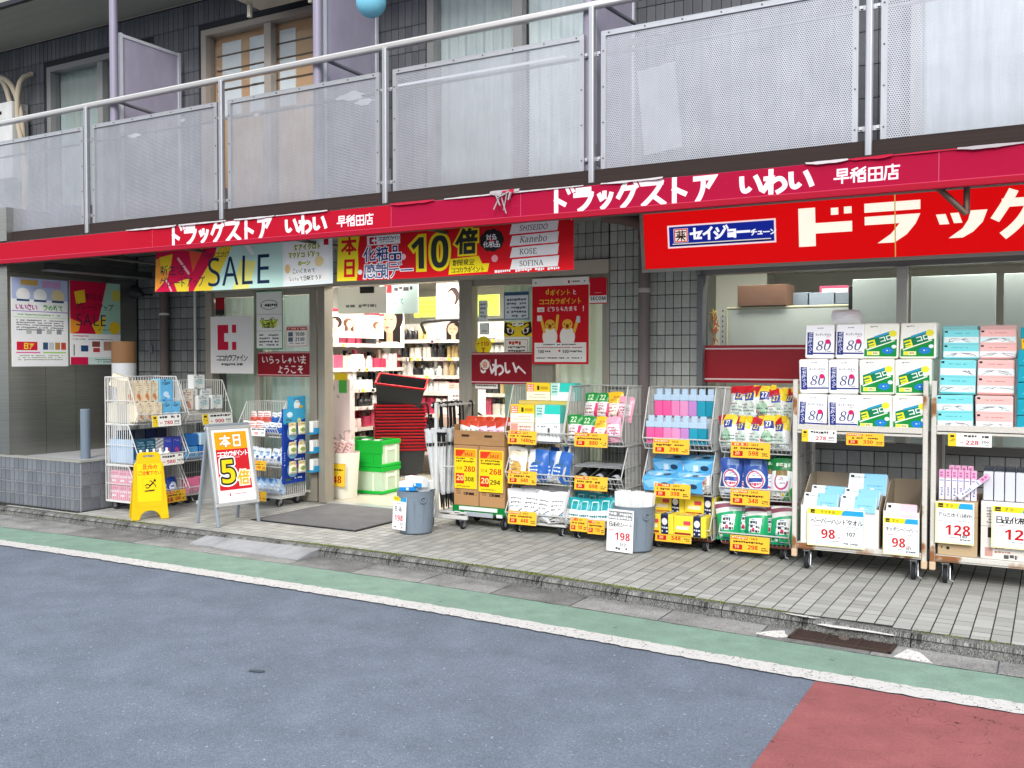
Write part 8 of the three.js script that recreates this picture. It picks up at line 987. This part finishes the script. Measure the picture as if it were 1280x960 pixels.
  // curved dark canopy edge and lamp panels above the back rack, posters along the top
  { const t = thing('shelf_header', 'dark curved header above the back cosmetic rack', 'shelf header', [-6.4, 1.98, -4.42]); part('edge', tube([[-0.75, -0.12, -0.1], [-0.7, 0, 0.05], [-0.4, 0.03, 0.12], [0.3, 0.03, 0.12], [0.9, 0.03, 0.12]], 0.022, 24, 6), plain('#2a2b2c', 0.4), t); part('band', box(1.4, 0.2, 0.01, 0.1, -0.1, 0.06), plain('#dcdad2', 0.5), t); }
  const face = (bg, hair, cx, k, side, long) => print(120, 150, (c, w, h) => { fill(c, 0, 0, w, h, bg); const X = w * cx, Y = h * 0.45; if (long) { fill(c, X - 30 * k, Y - 8, 60 * k, 80 * k, hair); } disc(c, X + side * 6, Y - 8 * k, 33 * k, hair, 36 * k); fill(c, X - 9 * k, Y + 20 * k, 18 * k, 40 * k, '#d2a285'); poly(c, [[X - 60 * k, h], [X - 20 * k, Y + 52 * k], [X + 20 * k, Y + 52 * k], [X + 62 * k, h]], '#efe9e4'); disc(c, X - side * 3, Y, 22 * k, '#deb296', 30 * k); disc(c, X - side * 8, Y + 17 * k, 5 * k, '#b5545a', 2.4 * k); fill(c, X - 13 * k - side * 4, Y - 4 * k, 7 * k, 2.4, '#5a4038'); fill(c, X + 5 * k - side * 4, Y - 4 * k, 7 * k, 2.4, '#5a4038'); poly(c, [[X - 24 * k, Y - 10 * k], [X + side * 20 * k, Y - 34 * k], [X + 24 * k, Y - 6 * k], [X + side * 4, Y - 24 * k]], hair); lines(c, 6, 10, w * 0.34, 4, 10, '#8a7c74', 0.4); lines(c, 8, h * 0.86, w * 0.3, 2, 10, '#b58c80', 0.5); });
  const f1 = face('#f3efea', '#2a1c18', 0.66, 0.95, 1, 0), f2 = face('#e6c9b8', '#5a3424', 0.34, 0.8, -1, 1), f3 = face('#dcd9d4', '#1d1614', 0.58, 1.25, 1, 1), f4 = face('#f1dfc6', '#6a4630', 0.72, 0.7, -1, 0);
  const pos = (n, l, w, h, P, x, y, z, ry = 0) => { const o = poster(n, l, 'poster', w, h, P, [x, y, z]); o.rotation.y = ry; };
  pos('cosmetic_poster', 'cosmetic poster with dark haired face, first on the left rack', 0.34, 0.3, f1, -7.44, 1.93, -3.0, 1.35); pos('cosmetic_poster', 'cosmetic poster with brown haired face, second on the left rack', 0.34, 0.3, f2, -7.44, 1.93, -3.4, 1.35); pos('cosmetic_poster', 'pale cosmetic poster, third on the left rack', 0.34, 0.28, f4, -7.44, 1.92, -3.8, 1.35); pos('cosmetic_poster', 'large cosmetic poster with a face in the middle of the doorway view', 0.46, 0.62, f3, -7.42, 1.98, -4.06, 0.3); pos('cosmetic_poster', 'tall portrait poster above the back rack under the ceiling', 0.36, 0.5, f1, -6.75, 2.27, -4.46); pos('cosmetic_poster', 'grey toned face poster on the header band of the back rack', 0.34, 0.3, f3, -6.62, 1.88, -4.34, 0); pos('cosmetic_poster', 'face poster hanging low at the right door edge', 0.2, 0.36, f2, -6.34, 1.05, -4.0, 0); pos('shelf_banner', 'yellow green banner above the back rack', 1.3, 0.26, print(260, 60, (c, w, h) => { fill(c, 0, 0, w, h, '#b9cc3c'); lines(c, 10, 12, w - 20, 3, 14, '#8fa824', 0.5); }), -6.7, 2.2, -4.56); pos('shelf_banner', 'wine red strip along the top of the left rack', 1.9, 0.05, print(200, 10, (c, w, h) => fill(c, 0, 0, w, h, '#8c1a2c')), -7.46, 2.1, -3.5, Math.PI / 2);
  pos('hanging_sign', 'white hanging sign with black print inside the door, left one', 0.62, 0.3, print(240, 110, (c, w, h) => { fill(c, 0, 0, w, h, '#f3f2ee'); lines(c, 40, 70, 150, 1, 26, '#777'); fill(c, 110, 0, 70, 26, '#222'); }), -6.78, 2.18, -2.75, 0.15); pos('hanging_sign', 'pale blue hanging sign with red square inside the door, right one', 0.5, 0.34, print(220, 140, (c, w, h) => { fill(c, 0, 0, w, h, '#cfe6e4'); fill(c, 26, 0, 46, 44, '#d0222c'); lines(c, 84, 14, 110, 1, 36, '#555'); text(c, 'いろして', 20, 64, 34, '#4a8a84', 0.08); }), -6.42, 2.2, -2.95, 0.1);
  { const t = thing('ceiling_camera', 'small white ceiling camera hanging near the top of the doorway', 'camera', [-5.75, 2.44, -3.1]); part('stem', bar([0, 0.12, 0], [0, 0, 0], 0.012), whitePlastic, t); part('body', rbox(0.07, 0.07, 0.1, 0.012, 0, -0.04, 0), plain('#5a5c5c', 0.4), t); }
  pos('endcap_panel', 'white display board with black arc beside the back rack', 0.5, 0.42, print(160, 130, (c, w, h) => { fill(c, 0, 0, w, h, '#f1f0ec'); c.strokeStyle = '#222'; c.lineWidth = 8; c.beginPath(); c.arc(w * 0.6, h * 1.3, w * 0.55, 3.3, 5.4); c.stroke(); lines(c, 20, 20, 80, 2, 16, '#888'); }), -6.12, 0.95, -3.9, 0.1);
  solo('counter_front', span(-6.2, -4.9, 0, 0.85, -4.1, -3.5), plain('#d9b8a8', 0.5), [0, 0, 0], 'peach coloured counter deep inside behind the umbrella rack', 'counter');
}
// ------------------------------------------------------------------ behind the right window
{
  const gg = mat('#e4ebe6', 0.9, 0, { transmission: 0.4, thickness: 0 }), edge = mat('#c9c7a8', 0.5);
  { const t = thing('partition_board', 'pale green board with rounded frame behind the right window', 'partition', [0, 0, 0]); part('board', rbox(1.04, 1.1, 0.03, 0.01, -2.0, 1.405, -2.5), gg, t); part('frame', merge([rbox(1.05, 0.022, 0.036, 0.008, -2.0, 1.965, -2.5), rbox(0.022, 1.1, 0.036, 0.008, -2.525, 1.41, -2.5)]), edge, t); const holes = []; for (let k = 0; k < 12; k++) holes.push(box(0.012, 0.016, 0.004, -2.56, 1.45 + k * 0.045, -2.485)); stuff(part('slot', merge(holes), plain('#55585a', 0.6), t)); part('upright', box(0.05, 1.2, 0.03, -2.56, 1.3, -2.5), plain('#c9ccc8', 0.5), t); }
  solo('brown_box', rbox(0.42, 0.18, 0.3, 0.004), mat('#7a5a48', 0.8, 0, { map: grainMap }), [-2.21, 2.07, -2.6], 'brown cardboard box lying on the pale green board behind the window', 'cardboard box');
  for (let i = 0; i < 3; i++) solo('file_box', rbox(0.24, 0.12 - i * 0.01, 0.3, 0.004), plain(['#7f8a96', '#8b96a2', '#767f8a'][i], 0.5), [-1.98 + i * 0.22, 2.04, -2.85], `grey file box, ${LR(3)[i]}, behind the pale green board`, 'file box');
  poster('red_framed_sign', 'small red framed card behind the right window', 'sign', 0.24, 0.1, print(120, 50, (c, w, h) => { fill(c, 0, 0, w, h, '#b04a6a'); fill(c, 10, 12, w - 14, h - 22, '#ece6e6'); }), [-1.66, 2.1, -2.72]);
  solo('black_post', rbox(0.04, 1.4, 0.04, 0.004), blackPlastic, [-1.47, 1.42, -2.46], 'black upright behind the right window beside the grey screen', 'post');
  const fro = mat('#dae2e0', 0.9, 0, { transmission: 0.4, thickness: 0 });
  solo('grey_screen', rbox(0.34, 1.3, 0.02, 0.004), fro, [-1.28, 1.52, -2.4], 'grey frosted screen behind the right window, left of the white mullion', 'screen'); solo('grey_screen', rbox(0.6, 1.34, 0.02, 0.004), fro, [-0.7, 1.5, -2.36], 'wide grey frosted screen right of the white mullion', 'screen'); solo('grey_screen', rbox(0.9, 1.34, 0.02, 0.004), mat('#c8d0ce', 0.9, 0, { transmission: 0.35, thickness: 0 }), [0.1, 1.5, -2.4], 'grey frosted screen at the right picture edge', 'screen');
  solo('white_wall_panel', rbox(0.5, 1.6, 0.02, 0.004), plain('#e6e6dc', 0.7), [-2.66, 1.6, -3.4], 'white wall panel deep behind the left part of the right window', 'panel');
  solo('ceiling_duct', rbox(0.9, 0.12, 0.4, 0.01), plain('#d9d9d2', 0.6), [-1.6, 2.46, -3.1], 'white ceiling duct seen through the right window', 'duct');
  { const t = thing('artificial_plant', 'artificial orange and yellow flowering stem behind the right window', 'plant', [-2.575, 1.56, -2.3]); part('stem', merge([bar([0, 0, 0], [0.01, 0.36, 0], 0.004), bar([0, 0.1, 0], [-0.04, 0.28, 0.01], 0.003), bar([0.005, 0.15, 0], [0.035, 0.3, 0.01], 0.003)]), plain('#7a7434', 0.7), t); const lf = [[], [], []]; for (let i = 0; i < 46; i++) { const y = rr(0.05, 0.38), a = rr(0, 6.28), g = new THREE.SphereGeometry(1, 6, 4).scale(0.006, 0.026, 0.003).rotateZ(rr(-1.2, 1.2)).rotateY(a).translate(Math.cos(a) * rr(0.005, 0.035), y, Math.sin(a) * 0.025); lf[i % 3].push(g); } ['#c9762c', '#b5402a', '#d8b24a'].forEach((c, i) => part('leaf', merge(lf[i]), plain(c, 0.7), t).userData.kind = 'stuff'); }
}
// ------------------------------------------------------------------ across the street: a plain pale building that the glass mirrors
{
  const w = mat('#c9c2b4', 0.85, 0, { map: stainMap }), gl = mat('#c9d6e2', 0.15), fr = mat('#8f9092', 0.5, 0.3);
  for (const [x0, x1, h, z, lab, c] of [[-34, -14, 12, 14, 'pale beige building across the street, mirrored in the upstairs glass', w], [-11, 2.5, 4.2, 16.5, 'low grey building across the street, mirrored in the shop glass', mat('#9a9a98', 0.85, 0, { map: stainMap })], [4, 18, 5.5, 16, 'cream building across the street to the right', mat('#d3ccba', 0.85, 0, { map: stainMap })]]) {
    const t = thing('house', lab, 'building'); part('wall', span(x0, x1, RY, h, z, z + 8), c, t); part('roof', span(x0 - 0.2, x1 + 0.2, h, h + 0.25, z - 0.2, z + 8.2), fr, t);
    for (let y = 1; y < h - 1.5; y += 2.8) for (let x = x0 + 1.2; x < x1 - 1.8; x += 2.6) { const f = part('window', merge([span(x - 0.06, x + 1.56, y - 0.06, y, z - 0.06, z - 0.003), span(x - 0.06, x + 1.56, y + 1.3, y + 1.36, z - 0.06, z - 0.003), span(x - 0.06, x, y, y + 1.3, z - 0.06, z - 0.003), span(x + 1.5, x + 1.56, y, y + 1.3, z - 0.06, z - 0.003), span(x + 0.72, x + 0.78, y, y + 1.3, z - 0.05, z - 0.003)]), fr, t); part('glass', span(x, x + 1.5, y, y + 1.3, z - 0.02, z - 0.004), gl, f); }
  }
}
renderer.render(scene, camera);
